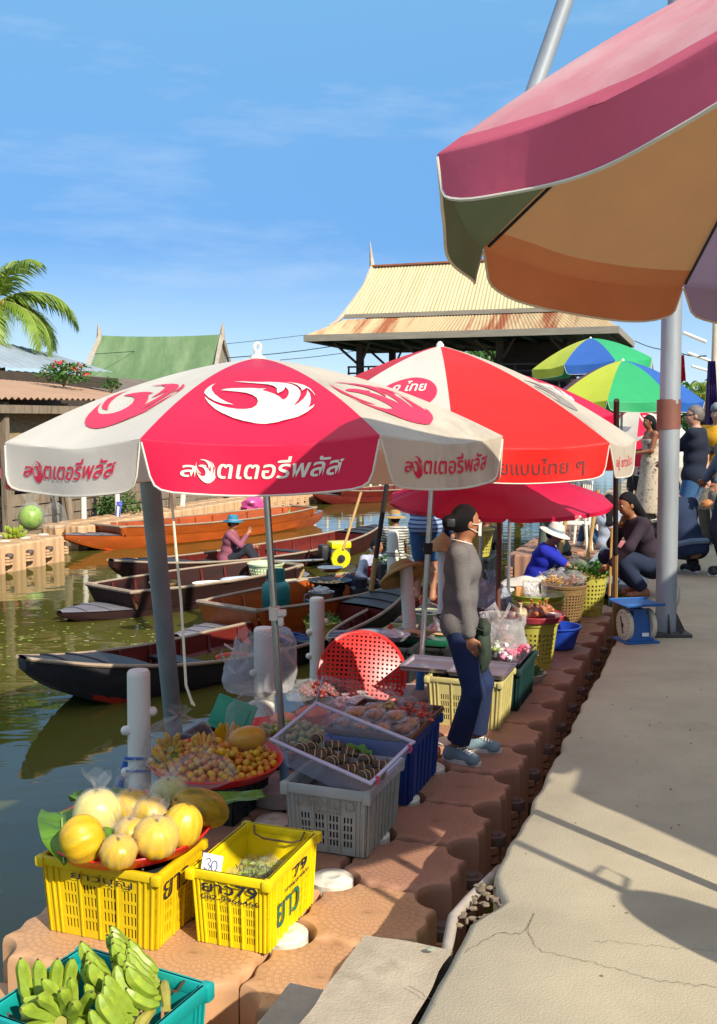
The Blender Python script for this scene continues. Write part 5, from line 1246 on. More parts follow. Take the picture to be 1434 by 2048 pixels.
def hand(label, loc, rot, n, ln, r, mat, seed, spread=1.0, group='banana bunches', two=True, bend=.9):
    rd = random.Random(seed); t = thing('banana_bunch', label, 'bananas', loc, 0, group); t.rotation_euler = rot
    mb = MB(); mb.tube([(0, 0, -.03), (0, 0, .03)], [.022, .02], 10); mb.build('stalk', m_stem, t); proto = None
    for row in range(2 if two else 1):
        for i in range(n):
            a = (i - (n - 1) / 2) * spread * 2.6 / n + rd.uniform(-.06, .06) + row * .1
            if proto is None: o = proto = banana_mesh(ln, r, bend, 'banana', mat, m_tip); o.parent = t
            else: o = proto.copy(); COL.objects.link(o)
            o.location = (.016 * math.cos(a), .016 * math.sin(a), .012 - row * .034); o.rotation_euler = (0, R(-24 + 30 * row) + rd.uniform(-.08, .08), a); s = rd.uniform(.9, 1.06); o.scale = (s, s, s)
    return t
zb = cT.z + .33
gb = lambda px, py, dz=0.: G(px, py, zb + dz)
hand('green banana bunch with cut stalk facing up, lower left of the teal crate', gb(130, 2045, -.01), (R(-20), R(-62), R(100)), 8, .13, .0215, m_bg, 1, 2.0)
comb('green banana bunch lying at the back right of the teal crate', gb(290, 1945, -.02), (R(0), R(-6), R(200)), 5, .128, .0225, m_bg, 2)
comb('green banana bunch lying in the middle right of the teal crate', gb(318, 1990, -.025), (R(6), R(-8), R(192)), 5, .128, .0225, m_bg, 3)
comb('green banana bunch lying across the centre of the teal crate', gb(225, 1985, -.02), (R(0), R(-14), R(205)), 4, .128, .0225, m_bg, 4)
comb('green banana bunch lying low at the front of the teal crate', gb(270, 2050, -.03), (R(0), R(-16), R(170)), 5, .128, .0225, m_bg, 5)
comb('green banana bunch at the far left of the teal crate', gb(95, 2020, -.05), (R(0), R(-40), R(95)), 4, .128, .0225, m_bg, 6)
zj = tr2.z + .03
hand('small ripe banana bunch standing in a bag on the yellow jujube tray', Vector((-1.0, 5.34, zj + .03)), (R(10), R(-60), R(80)), 6, .10, .016, m_by, 7, 1.5)
hand('small ripe banana bunch lying at the front of the yellow jujube tray', Vector((-1.0, 5.22, zj + .01)), (R(0), R(5), R(200)), 6, .09, .015, m_by, 8, 1.0)
hand('small ripe banana bunch right of the bagged bananas', Vector((-.83, 5.36, zj + .02)), (R(0), R(-10), R(150)), 6, .09, .015, m_by, 9, 1.2)
hand('loose ripe bananas at the back of the yellow jujube tray', Vector((-.72, 5.5, zj + .02)), (R(0), R(-30), R(110)), 5, .10, .015, m_by, 10, 1.0)
bag('clear crumpled bag over the ripe bananas on the yellow jujube tray', Vector((-.95, 5.34, zj - .01)), .19, .27, 3)
bag('clear bag standing over the big golden melon by the umbrella pole', Vector((-.60, 5.42, zj)), .12, .40, 5)
bag('clear flattened bag between the melon tray and the jujube tray', Vector((-.78, 4.95, -.24)), .15, .17, 9)
melon('golden long melon in a bag lying on the yellow jujubes', Vector((-.60, 5.40, zj + .075)), (.07, .07, .105), (0, R(86), .15), melon_mat('melon_gold', '#d69a14', '#b58a2a', .6), False, 9, .01)
bag('tall clear bag around the yellow melons at the back of the melon tray', tr1 + Vector((.02, .16, .03)), .14, .24, 15)
# green leaves and pods in clear bags in the yellow crate
rd = random.Random(3); mb = MB()
for i in range(420):
    c = Vector((rd.uniform(-.13, .13), rd.uniform(-.2, .19), .13 + rd.uniform(0, .055))); a = Vector((rd.gauss(0, 1), rd.gauss(0, 1), rd.gauss(0, .5))).normalized(); b = a.cross(Vector((rd.gauss(0, 1), rd.gauss(0, 1), rd.gauss(0, 1)))).normalized(); s = rd.uniform(.012, .026)
    mb.add([c - a * s, c + b * s * .35, c + a * s, c - b * s * .35 + Vector((0, 0, .004))], [(0, 1, 2, 3)])
o = mb.build('green_leaves', M('herb_leaf', '#93a44c', .5, .35, 8, trl=.2), smooth=False); place(o, crB, RZ); struct(o, 'stuff')
mb = MB(); mb.grid(lambda a, b: ((a - .5) * .27, (b - .5) * .42, .185 + .03 * noise.noise((a * 4, b * 5, 1)) + .012 * noise.noise((a * 13, b * 13, 3))), 26, 34); o = mb.build('clear_bag', m_film); place(o, crB, RZ); tag(o, 'clear flat bag lying on the green leaves inside the yellow crate', 'plastic bag')
# assorted bags and packets pushed in between
for i, (px, py, z, r, h_, m, l) in enumerate(((600, 1398, -.34, .10, .13, 0, 'clear bag between the tubs and the pan of dates'), (478, 1455, -.27, .09, .16, 0, 'clear bag standing behind the yellow jujubes'), (725, 1420, -.33, .10, .12, 1, 'milky knotted bag beside the pinkish bags'), (765, 1405, -.33, .09, .11, 0, 'small clear knotted bag left of the second umbrella base'), (690, 1418, -.34, .08, .10, 2, 'pink knotted bag in front of the red basket lid'), (560, 1470, -.36, .09, .12, 0, 'clear bag on the left of the green jujubes'), (655, 1470, -.36, .06, .12, 0, 'clear bag at the right rim of the green jujube tray'), (870, 1300, -.5, .11, .3, 1, 'milky bag on the dock between the dark green tray and the woman'), (955, 1262, -.5, .13, .34, 0, 'clear bag on the dock behind the dark green bin'), (1000, 1235, -.5, .12, .3, 2, 'pinkish bag on the dock left of the pink onion tray'), (1150, 1165, -.07, .1, .12, 0, 'clear bag on top of the food bags on the wicker basket'))):
    bag(l, G(px, py, z), r, h_, 70 + i, (m_film, m_bag, film('pink_bag', (1, .72, .82), .3, .7, .25, .5))[m])
# ---- clear bin with leaf-wrapped rice parcels
bc = Vector((-.075, 4.86, ZD + .43)); brot = Matrix.Rotation(R(-36), 3, 'Z') @ Matrix.Rotation(R(9), 3, 'Y') @ Matrix.Rotation(R(19), 3, 'X')
binT = thing('clear_bin', 'clear plastic storage bin tilted on the grey crate, holding leaf parcels', 'bin', bc); binT.rotation_euler = brot.to_euler()
m_bin = film('bin_plastic', (.90, .90, 1), .20, .42, .3, .05)
mb = MB(); L2, W2, H2 = .29, .165, .165
def binf(a, b, ins=0):
    k = .86 + .14 * b; per = a * 4; s = int(per) % 4; f = per - int(per); cs = [(-1, -1), (1, -1), (1, 1), (-1, 1)]; p, q = cs[s], cs[(s + 1) % 4]
    return ((p[0] + (q[0] - p[0]) * f) * L2 * k - 0, (p[1] + (q[1] - p[1]) * f) * W2 * k, H2 * (b - .5))
mb.grid(lambda a, b: binf(a, b), 32, 6, closeu=True); mb.grid(lambda a, b: ((2 * a - 1) * L2 * .86, (2 * b - 1) * W2 * .86, -H2 / 2), 4, 4); mb.build('body', m_bin, binT, sharp=.5)
mb = MB()
for a, b in ((1, 0), (-1, 0)): mb.rbox((0, a * (W2 + .008), H2 / 2), (2 * L2 + .04, .018, .012), .004); mb.rbox((a * (L2 + .008), 0, H2 / 2), (.018, 2 * W2, .012), .004)
mb.rbox((L2 + .02, 0, H2 / 2 - .02), (.012, .12, .03), .004); mb.build('rim', M('bin_rim', '#b9b4c4', .4, .1, 5), binT)
for y in (-.8, .8):
    mb = MB(); mb.tube([(L2 + .012, y * W2, H2 / 2 + .012), (L2 + .022, y * W2 + .006, H2 / 2 - .01), (L2 + .016, y * W2 - .006, H2 / 2 - .03)], .007, 6); mb.build('tie', M('tie_pink', '#e0406a', .6, .1, 9), binT)
m_par = M('dry_leaf_wrap', '#4a3420', .55, .5, 40, .5, 60, col2='#7d5a34', thr=.5); m_tie = M('bamboo_tie', '#c9b48a', .7, .1, 9)
rd = random.Random(5); par = None; floor = -H2 / 2
for i in range(15):
    lp = Vector((-.20 + .41 * (i // 3) / 4.2 + rd.uniform(-.01, .01), -.075 + .065 * (i % 3), floor + .055 + (.03 if (i * 7) % 3 == 0 else 0)))
    wp = brot @ lp + bc
    if par is None:
        par = thing('rice_parcel', '', 'rice parcel', (0, 0, 0)); mb = MB(); mb.tube([(-.046, 0, 0), (-.04, 0, 0), (-.015, 0, .002), (.015, 0, .002), (.04, 0, 0), (.046, 0, 0)], [.014, .024, .028, .028, .024, .012], 9, flat=.85); mb.build('leaf_wrap', m_par, par)
        for x in (-.016, .016): mb = MB(); mb.tube([(x, .029 * math.cos(a), .026 * math.sin(a)) for a in [2 * math.pi * j / 12 for j in range(13)]], .0022, 5); mb.build('tie', m_tie, par)
        o = par
    else: o = copy_tree(par)
    place(o, wp, rot=(brot.to_euler().x + rd.uniform(-.4, .4), brot.to_euler().y, R(-36) + R(72) + rd.uniform(-.7, .7))); tag(o, 'dark leaf wrapped rice parcel tied with bamboo strips in the clear bin', 'rice parcel', 'rice parcels in the clear bin')
leafsheet('fresh green leaf piece beside the rice parcels in the clear bin', bc + Vector((.06, .07, .0)), .2, .06, .9, .02, 8)
# ---- cake packs on the blue crate
zU = ZD + .355
mb = MB(); mb.lathe([(0, 0)], 3) if False else None; mb.rbox((0, 0, .006), (.48, .62, .01), .004)
for s in (-1, 1): mb.rbox((0, s * .31, .02), (.5, .012, .03), .004); mb.rbox((s * .245, 0, .02), (.012, .62, .03), .004)
o = mb.build('display_tray', M('tray_brown', '#6a4636', .4, .15, 5)); place(o, crU + Vector((0, 0, .356)), RZ); tag(o, 'brown display tray of packed cakes on the blue crate', 'tray')
m_cake = [M('cake_orange', '#c07a3a', .6, .25, 30, .5, 60), M('cake_brown', '#a8683a', .6, .25, 30, .5, 60), M('cake_yellow', '#d9b46a', .6, .25, 30, .5, 60), M('cake_red', '#d8533a', .5, .25, 30, .4, 60)]
packs = []
pk_rd = random.Random(9); pk = {}
lay = [(x, y, k) for k, (x, y) in enumerate([(-.17, -.22), (-.06, -.235), (.06, -.235), (.17, -.22), (-.17, -.11), (-.06, -.12), (.06, -.115), (.17, -.1), (-.17, 0), (-.06, 0.0), (.06, .01), (-.12, -.17), (.0, -.175), (.11, -.16), (-.05, -.06)])]
for x, y, k in lay:
    kind = 0 if k % 3 else 1
    if kind not in pk:
        t = thing('cake_pack', '', 'cake pack'); mb = MB()
        for j in range(7):
            a = j * .9; mb.ball((.028 * math.cos(a), .024 * math.sin(a), .024 + .006 * (j % 3)), (.019, .019, .015), 8, 6, amp=.4, seed=j + kind * 9)
        mb.build('cakes', m_cake[kind], t); mb = MB(); mb.rbox((0, 0, .027), (.105, .09, .054), .016); mb.build('clear_lid', m_clear, t)
        mb = MB(); mb.rbox((0, 0, .004), (.108, .093, .008), .003); mb.build('clear_base', m_clear, t); pk[kind] = o = t
    else: o = copy_tree(pk[kind])
    up = .05 if k >= 11 else 0
    wp = crU + right * x + fwd * y + Vector((0, 0, .369 + up)); place(o, wp, rot=(pk_rd.uniform(-.12, .12), pk_rd.uniform(-.12, .12), RZ + pk_rd.uniform(-.5, .5))); tag(o, 'clear pack of golden cakes on the tray over the blue crate' if kind == 0 else 'clear pack of browner cakes on the tray over the blue crate', 'cake pack', 'cake packs on the blue crate')
for k, (x, y, m, l) in enumerate(((-.02, .14, 2, 'tied clear bag of pale yellow crisps at the back of the cake tray'), (.10, .10, 3, 'small clear bag of pink sweets on the cake tray'), (.2, .06, 3, 'clear cup of red orange jelly at the right corner of the cake tray'))):
    wp = crU + right * x + fwd * y + Vector((0, 0, .372)); t = thing('snack_bag', l, 'snack', wp, k, 'snacks at the back of the cake tray'); mb = MB(); r_ = random.Random(k)
    for j in range(16): mb.ball((r_.gauss(0, .03), r_.gauss(0, .03), .02 + abs(r_.gauss(0, .03))), (.022, .01, .008), 7, 5, rot=Matrix.Rotation(r_.uniform(0, 6), 3, (r_.random(), r_.random(), 1)), amp=.3)
    mb.build('contents', m_cake[m], t); mb = MB()
    if k == 2: mb.lathe([(0, 0), (.045, 0), (.055, .075), (.05, .085), (0, .09)], 20)
    else: mb.ball((0, 0, .055), (.075, .07, .065), 18, 12, amp=.35, seed=k); mb.lathe([(.02, .11), (.012, .125), (.04, .165)], 14, mod=lambda q, i: 1 + .3 * math.sin(q * 5))
    mb.build('wrapper', m_film, t)
# ---- tubs, bowls and the rest of the left cluster
def tub(label, loc, r, h, fill, zfill, group='clear tubs of orange food'):
    t = thing('clear_tub', label, 'tub', loc, 0, group); mb = MB(); mb.lathe([(0, 0), (r * .85, 0), (r, h), (r * 1.06, h), (r * 1.06, h + .008), (r * .98, h + .008)], 28); mb.build('tub', m_clear, t)
    mb = MB(); mb.lathe([(0, .006), (r * .82, .006), (r * .9, zfill), (r * .6, zfill + .02), (0, zfill + .03)], 24, mod=lambda q, i: 1 + .06 * math.sin(q * 5 + i * 2)); mb.build('contents', fill, t); return t
m_orf = M('orange_food', '#e0703a', .6, .2, 40, .6, 80)
z3_ = tr3.z + .01
tub('large clear tub of shredded orange food with a spoon, behind the green jujubes', Vector((-.28, 6.26, z3_)), .12, .16, m_orf, .09)
tub('smaller clear tub of orange food left of the large one', Vector((-.46, 6.22, z3_)), .10, .10, M('peach_food', '#e89a72', .6, .15, 30), .06)
tub('clear cup of orange food with small printed label at the right', Vector((-.12, 6.08, z3_)), .065, .15, m_orf, .10)
mb = MB(); mb.tube([(0, 0, 0), (.03, .02, .12), (.06, .03, .22)], [.008, .005, .006], 6); o = mb.build('spoon', m_steel); place(o, Vector((-.28, 6.26, z3_ + .08))); tag(o, 'metal spoon standing in the large tub of orange food', 'spoon')
dB = Vector((-.25, 7.0, -.33)); t = thing('steel_bowl', 'steel pan of dark red dates covered with plastic, left of the red basket lid', 'bowl', dB)
mb = MB(); mb.lathe([(0, -.12), (.12, -.12), (.17, 0), (.178, .004), (.165, .0), (.0, -.02)], 32); mb.build('bowl', m_steel, t)
crate('dark_crate', 'dark crate hidden under the pan of dates', (dB.x, dB.y, ZD), RZ, .3, .3, .05, m_dcr, handle=False, solid=True, rim=.02, group='dark crates under trays')
heap('red_date', 'dark red date in the steel pan under plastic', 'fruit', 'red dates in the pan', dB + Vector((0, 0, -.012)), .155, 75, .017, [M('date_red', '#6a1c18', .35, .25, 20), M('date_brown', '#7d2a1c', .35, .2, 20)], 3, .03, el=1.3)
mb = MB(); mb.grid(lambda a, b: ((a - .5) * .5, (b - .5) * .4, .075 + .05 * noise.noise((a * 3.5, b * 3, 4)) - .22 * ((a - .5) ** 2 + (b - .5) ** 2) + .016 * noise.noise((a * 14, b * 14, 1))), 36, 30); o = mb.build('plastic_sheet', m_film); place(o, dB + Vector((.02, .05, 0))); tag(o, 'clear plastic sheet draped over the pan of dates', 'plastic sheet')
mb = MB(); mb.grid(lambda a, b: ((a - .5) * .42, (b - .5) * .46, .06 + .08 * noise.noise((a * 3, b * 3, 14)) + .02 * noise.noise((a * 14, b * 12, 1)) - .25 * ((a - .5) ** 2 + (b - .5) ** 2)), 36, 30); o = mb.build('plastic_sheet', film('pink_film', (1, .86, .92), .35, .7, .25, .5)); place(o, Vector((.08, 6.55, -.36))); tag(o, 'crumpled pinkish plastic bags piled before the red basket lid', 'plastic sheet')
crate('green_crate', 'low dark green crate under the pinkish plastic bags', Vector((.06, 6.55, ZD)), RZ, .4, .38, .12, M('crate_green', '#1d5a46', .5, .15, 5), (3, 3), (3, 3), (.2, .7, 2), handle=False)
for i, (dx, dy, rz_, c, l) in enumerate(((.0, -.06, .3, '#d02858', 'bright pink packet among the plastic bags before the red lid'), (.12, .06, 1.1, '#a9bccf', 'pale blue packet among the plastic bags before the red lid'), (-.1, .04, 2.0, '#d9d4dc', 'white packet among the plastic bags before the red lid'))):
    mb = MB(); mb.grid(lambda a, b: ((a - .5) * .16, (b - .5) * .09, .018 * math.sin(math.pi * a) * math.sin(math.pi * b) + .008 * noise.noise((a * 6, b * 6, i))), 12, 8); mb.grid(lambda a, b: ((a - .5) * .16, (b - .5) * .09, -.012 * math.sin(math.pi * a) * math.sin(math.pi * b)), 12, 8)
    o = mb.build('packet', M('packet' + c, c, .3, .1, 9)); place(o, Vector((.08 + dx, 6.45 + dy, -.28)), rot=(.3, .2, rz_)); tag(o, l, 'packet', 'packets among the plastic bags')
# green lid standing behind the ripe bananas
mb = MB(); mb.rbox((0, 0, .1), (.26, .012, .2), .005); mb.rbox((0, -.008, .1), (.2, .012, .14), .004); o = mb.build('lid', M('lid_green', '#0f8f66', .4, .1, 5)); place(o, Vector((-.78, 5.86, tr2.z + .0)), rot=(R(-28), R(14), R(-20))); tag(o, 'bright green plastic lid propped behind the bagged bananas', 'lid')
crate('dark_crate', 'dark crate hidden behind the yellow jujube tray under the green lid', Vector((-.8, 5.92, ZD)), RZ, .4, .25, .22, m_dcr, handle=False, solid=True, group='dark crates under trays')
# red basket lid leaning back
c = Vector((.03, 7.22, -.26)); t = thing('basket_lid', 'large round red woven basket lid leaning upright beside the second umbrella base', 'lid', c); t.rotation_euler = (R(62), R(6), R(4))
mb = MB(); rr = .31; n = 19; ax_ = [-rr + 2 * rr * i / (2 * n) for i in range(2 * n + 1)]
mb.perf(lambda u, v, d: (u, v, .03 * (1 - (u * u + v * v) / rr ** 2) - d), ax_, ax_, lambda i, j: (i % 2 and j % 2) or ((ax_[i] + .004) ** 2 + (ax_[j] + .004) ** 2 > (rr * .985) ** 2), .004); mb.build('mesh', m_tray, t, smooth=False)
mb = MB(); mb.lathe([(rr * .965, .008), (rr * 1.03, .012), (rr * 1.045, -.03), (rr * 1.01, -.03), (rr * .98, -.006)], 60); mb.build('rim', m_tray, t)
# dark crate with plates and steel bowl
pD = Vector((.22, 8.05, ZD)); crate('dark_crate', 'black crate with a wrapped plate and red tongs, behind the red basket lid', pD, RZ, .52, .42, .30, m_dcr, (4, 4), (4, 4), (.3, .8, 3), handle=False, group='dark crates under trays')
mb = MB(); mb.lathe([(0, .02), (.09, .02), (.14, .05), (.145, .05), (.1, .005), (0, .0)], 32); o = mb.build('plate', M('plate_white', '#d8ccd4', .3, .06, 6)); place(o, pD + right * .06 + fwd * -.02 + Vector((0, 0, .31))); tag(o, 'pale plate wrapped in film on the black crate', 'plate')
mb = MB(); mb.lathe([(0, .01), (.05, .02), (.10, .03), (.10, .045), (.0, .055)], 28, mod=lambda q, i: 1 + .05 * math.sin(q * 7)); o = mb.build('plastic_wrap', m_bag); place(o, pD + right * .06 + fwd * -.02 + Vector((0, 0, .335))); tag(o, 'milky film over the pale plate on the black crate', 'plastic wrap')
mb = MB(); mb.lathe([(0, .01), (.07, .01), (.115, .05), (.122, .052), (.075, 0), (0, 0)], 32); o = mb.build('steel_bowl', m_steel); place(o, pD + right * -.17 + fwd * .0 + Vector((0, 0, .305))); tag(o, 'small empty steel bowl on the left of the black crate', 'bowl')
mb = MB(); mb.tube([(0, 0, 0), (.005, 0, .09)], .008, 6); mb.tube([(.025, 0, 0), (.02, 0, .1)], .008, 6); mb.tube([(0, 0, .05), (.024, 0, .06)], .007, 6); o = mb.build('tongs', M('tongs_red', '#d81c2a', .4, .1, 5)); place(o, pD + right * -.02 + fwd * .12 + Vector((0, 0, .31))); tag(o, 'red plastic tongs standing at the back of the black crate', 'tongs')
# green tray with brown crackers under plastic, right of it
pE = Vector((.52, 8.35, -.26)); mb = MB(); mb.rbox((0, 0, 0), (.52, .36, .02), .008)
for s in (-1, 1): mb.rbox((0, s * .18, .02), (.53, .014, .05), .005); mb.rbox((s * .26, 0, .02), (.014, .36, .05), .005)
o = mb.build('green_tray', M('tray_green', '#155a40', .4, .15, 5)); place(o, pE, RZ); tag(o, 'dark green rectangular tray of crackers under plastic, left of the standing woman', 'tray')
crate('dark_crate', 'dark crate hidden under the dark green tray', Vector((.52, 8.35, ZD)), RZ, .46, .32, .22, m_dcr, handle=False, solid=True, group='dark crates under trays')
mb = MB(); rd = random.Random(7)
for i in range(14): mb.ball((rd.uniform(-.18, .18), rd.uniform(-.1, .1), .03 + rd.uniform(0, .05)), (.06, .045, .014), 9, 6, rot=Matrix.Rotation(rd.uniform(-.5, .5), 3, 'X'), amp=.2, seed=i)
o = mb.build('crackers', M('cracker', '#c8a070', .7, .2, 20)); place(o, pE, RZ); struct(o, 'stuff')
mb = MB(); mb.grid(lambda a, b: ((a - .5) * .46, (b - .5) * .34, .13 + .05 * noise.noise((a * 3.5, b * 3, 24)) - .26 * ((a - .5) ** 2 + (b - .5) ** 2)), 30, 24); o = mb.build('plastic_sheet', m_film); place(o, pE, RZ); tag(o, 'clear plastic over the crackers on the dark green tray', 'plastic sheet')
# bag hanging on the bollard
t = thing('hanging_bag', 'milky carrier bag hanging on the white bollard left of the umbrella pole', 'plastic bag', Vector((bo2.location.x + .0, bo2.location.y - .03, -.32)))
mb = MB()
def hb(a, b):
    an = 2 * math.pi * a; z = .42 * b; r = .19 * (1.05 - .35 * b + .25 * math.sin(b * 3.1)) * (1 + .30 * noise.noise((math.cos(an) * 1.5, math.sin(an) * 1.5, b * 2.2)) + .08 * noise.noise((math.cos(an) * 6, math.sin(an) * 6, b * 5)))
    if b < .08: r *= b / .08 * .7 + .3
    return (r * math.cos(an) * 1.15, r * math.sin(an) * .6, z + .05 * math.sin(an * 3) * b)
mb.grid(hb, 44, 18, closeu=True); mb.build('film', m_bag, t)
mb = MB()
for q in ([(-.17, -.02, .3), (-.26, -.02, .36), (-.28, -.02, .30), (-.25, -.02, .22), (-.19, -.02, .16)], [(.16, -.02, .3), (.2, -.02, .38), (.1, -.04, .44), (0, -.06, .40)]): mb.tube(q, [.02, .022, .022, .02, .02], 8, flat=.3)
mb.build('handle', m_bag, t)
# ---- right hand cluster: sheet pans, flowers, baskets
def pan(label, loc, w, d, rz, mat=None, rot=None):
    mb = MB(); mb.rbox((0, 0, 0), (w * .94, d * .94, .006), .002)
    for s in (-1, 1): mb.add([(-w * .47, s * d * .47, 0), (w * .47, s * d * .47, 0), (w / 2, s * d / 2, .028), (-w / 2, s * d / 2, .028)], [(0, 1, 2, 3)]); mb.add([(s * w * .47, -d * .47, 0), (s * w * .47, d * .47, 0), (s * w / 2, d / 2, .028), (s * w / 2, -d / 2, .028)], [(0, 1, 2, 3)])
    mb.tube([(-w / 2, -d / 2, .029), (w / 2, -d / 2, .029), (w / 2, d / 2, .029), (-w / 2, d / 2, .029), (-w / 2, -d / 2, .029)], .006, 6)
    o = mb.build('sheet_pan', mat or m_steel); place(o, loc, rot=rot or (0, 0, rz)); return tag(o, label, 'sheet pan', 'sheet pans')
m_alu = M('aluminium', '#a8a2ac', .35, .12, 8, .05, 30, metal=.8)
pan('wide empty aluminium sheet pan on the pale yellow crate, right of the woman', crC + right * .08 + Vector((0, 0, .338)), .40, .36, RZ, m_alu)
pan('aluminium sheet pan on the pale yellow crate, left behind the woman', crC + right * -.3 + fwd * .03 + Vector((0, 0, .338)), .34, .34, RZ, m_alu)
pan('dark tray of bagged flowers on the green bin', crD + Vector((0, 0, .318)), .44, .58, RZ, M('pan_dark', '#5a5560', .4, .15, 5, metal=.6))
zD_ = ZD + .33
for i, (x, y, r, cols, l) in enumerate(((-.13, -.16, .085, ('#c9b23a', '#d8cc72'), 'clear bag of yellow chrysanthemums beside the woman'), (.0, .0, .08, ('#dfe0d0', '#8aa83c'), 'clear bag of white buds and green stems on the dark tray'), (.1, -.14, .08, ('#e8d8dc', '#e0809a'), 'clear bag of white and pink petals on the dark tray'), (.16, .06, .07, ('#d8346a', '#e890a8'), 'clear bag of deep pink roses on the dark tray'))):
    wp = crD + right * x + fwd * y + Vector((0, 0, .33)); t = thing('flower_bag', l, 'flowers', wp, i, 'bagged flowers on the dark tray'); rd = random.Random(i)
    for k in (0, 1):
        mb = MB()
        for j in range(12): mb.ball((rd.gauss(0, r * .35), rd.gauss(0, r * .35), r * .3 + abs(rd.gauss(0, r * .3))), r * .24, 8, 6, amp=.8, seed=j)
        mb.build('flowers', M('petal' + cols[k], cols[k], .6, .2, 20), t)
    mb = MB(); mb.ball((0, 0, r * .6), (r, r, r * .75), 20, 12, amp=.35, seed=i + 4); mb.build('wrapper', m_film, t)
bag('open milky carrier bag standing behind the bagged flowers', crD + fwd * .17 + Vector((0, 0, .325)), .17, .27, 21, m_bag, knot=False, handles=True)
def basket(label, loc, r0, r1, h, mat, n=30, rows=7, name='plastic_basket', group=None):
    t = thing(name, label, 'basket', loc, 0, group); mb = MB(); us = [i / (2 * n) for i in range(2 * n + 1)]; vs = [0, .06] + [.12 + .70 * i / (2 * rows) for i in range(2 * rows + 1)] + [.9, 1.0]
    mb.perf(lambda u, v, d: ((r0 + (r1 - r0) * v - d) * math.cos(2 * math.pi * u), (r0 + (r1 - r0) * v - d) * math.sin(2 * math.pi * u), h * v), us, vs, lambda i, j: i % 2 == 1 and 2 <= j < 2 + 2 * rows and j % 2 == 0, .004)
    mb.lathe([(0, .004), (r0, .004)], 30); mb.build('body', mat, t, smooth=False)
    mb = MB(); mb.lathe([(r1 - .008, h - .02), (r1 + .006, h - .025), (r1 + .012, h), (r1 - .004, h + .004), (r1 - .008, h - .02)], 40); mb.build('rim', mat, t); return t
m_bky = M('basket_yellow', '#b8b04c', .5, .12, 6); m_bkg = M('basket_lime', '#8fa838', .45, .1, 6); m_bkw = M('basket_pale_green', '#c4d2a4', .5, .1, 6)
pY = Vector((1.47, 8.42, ZD)); basket('tall yellow slatted basket under the pink tray of onions', pY, .14, .19, .39, m_bky)
tray('pinkish red round tray of bagged onions and shallots on the yellow basket', pY + Vector((0, 0, .40)), .24, M('tray_pink', '#c44a58', .4, .1, 5))
m_on = M('onion_skin', '#a8663c', .4, .25, 14, col2='#7a4424', thr=.55); rd = random.Random(4)
for i, (x, y, l) in enumerate(((-.12, .08, 'net of brown shallots at the back left of the pink tray'), (-.13, -.06, 'net of garlic at the left of the pink tray'), (-.01, .11, 'net of red onions at the back of the pink tray'), (-.02, -.08, 'net of shallots at the front of the pink tray'), (.05, .03, 'net of shallots in the middle of the pink tray'), (.11, .1, 'net of onions at the right back of the pink tray'))):
    t = thing('onion_net', l, 'onions', pY + Vector((x, y, .41)), i, 'nets of onions on the pink tray'); mb = MB()
    for j in range(9): mb.ball((rd.gauss(0, .028), rd.gauss(0, .028), .03 + rd.uniform(0, .04)), .026, 9, 7, amp=.2, seed=j)
    mb.lathe([(.014, .09), (.008, .11), (.02, .135)], 8); mb.build('onions', m_on if i != 1 else M('garlic', '#c9b890', .6, .2, 14), t)
    mb = MB(); mb.ball((0, 0, .042), (.068, .068, .055), 14, 10, amp=.2, seed=i); mb.build('net', m_film, t)
t = thing('berry_box', 'clear box of dark red fruit with white label on the pink tray', 'box', pY + Vector((.12, -.08, .415)), .3); mb = MB(); mb.rbox((0, 0, .02), (.13, .1, .036), .006); mb.build('contents', M('dark_berries', '#5a1a1c', .4, .3, 30), t); mb = MB(); mb.rbox((0, 0, .024), (.14, .11, .05), .008); mb.build('clear_lid', m_clear, t); mb = MB(); mb.box((0, 0, .0505), (.06, .04, .002)); mb.build('sticker', m_card, t)
mb = MB(); mb.lathe([(0, .01), (.14, .01), (.20, .19), (.215, .195), (.215, .205), (.195, .205), (.15, .015)], 40); o = mb.build('basin', M('basin_blue', '#2348b4', .35, .08, 5)); place(o, Vector((1.80, 9.12, ZD))); tag(o, 'royal blue plastic basin on the dock edge beside the yellow basket', 'basin')
mb = MB(); mb.lathe([(0, .02), (.12, .02), (.17, .07), (.18, .07), (.13, 0), (0, 0)], 30); o = mb.build('basin', M('basin_white', '#c9d2d6', .35, .08, 5)); place(o, Vector((1.30, 7.95, ZD))); tag(o, 'small white basin of greens half behind the dark green bin', 'basin')
def greens(label, loc, rr, hh, n, seed, s0=.03, mat=None):
    rd = random.Random(seed); mb = MB()
    for i in range(n):
        a = rd.uniform(0, 6.283); q = math.sqrt(rd.random()) * rr; c = Vector((q * math.cos(a), q * math.sin(a), hh * (1 - (q / rr) ** 2) * rd.random() + rd.uniform(0, .03))); d = Vector((math.cos(a) + rd.gauss(0, .6), math.sin(a) + rd.gauss(0, .6), rd.uniform(.1, 1))).normalized(); b = d.cross(Vector((rd.gauss(0, 1), rd.gauss(0, 1), rd.gauss(0, 1)))).normalized()
        mb.add([c, c + d * s0 + b * s0 * .4, c + d * s0 * 2, c + d * s0 - b * s0 * .4], [(0, 1, 2, 3)])
    o = mb.build('leafy_greens', mat or m_lf2, smooth=False); place(o, loc); tag(o, label, 'greens', 'heaps of leafy greens'); return o
greens('heap of leafy greens in the small white basin by the dark bin', Vector((1.30, 7.95, ZD + .04)), .14, .06, 160, 2)
pG = Vector((1.72, 9.72, ZD)); basket('lime green ringed basket under the clear food boxes', pG, .19, .24, .34, m_bky, 34, 6)
tray('bright lime round tray with clear food boxes', pG + Vector((0, 0, .345)), .255, M('tray_lime', '#9cb02c', .4, .08, 5), name='round_tray')
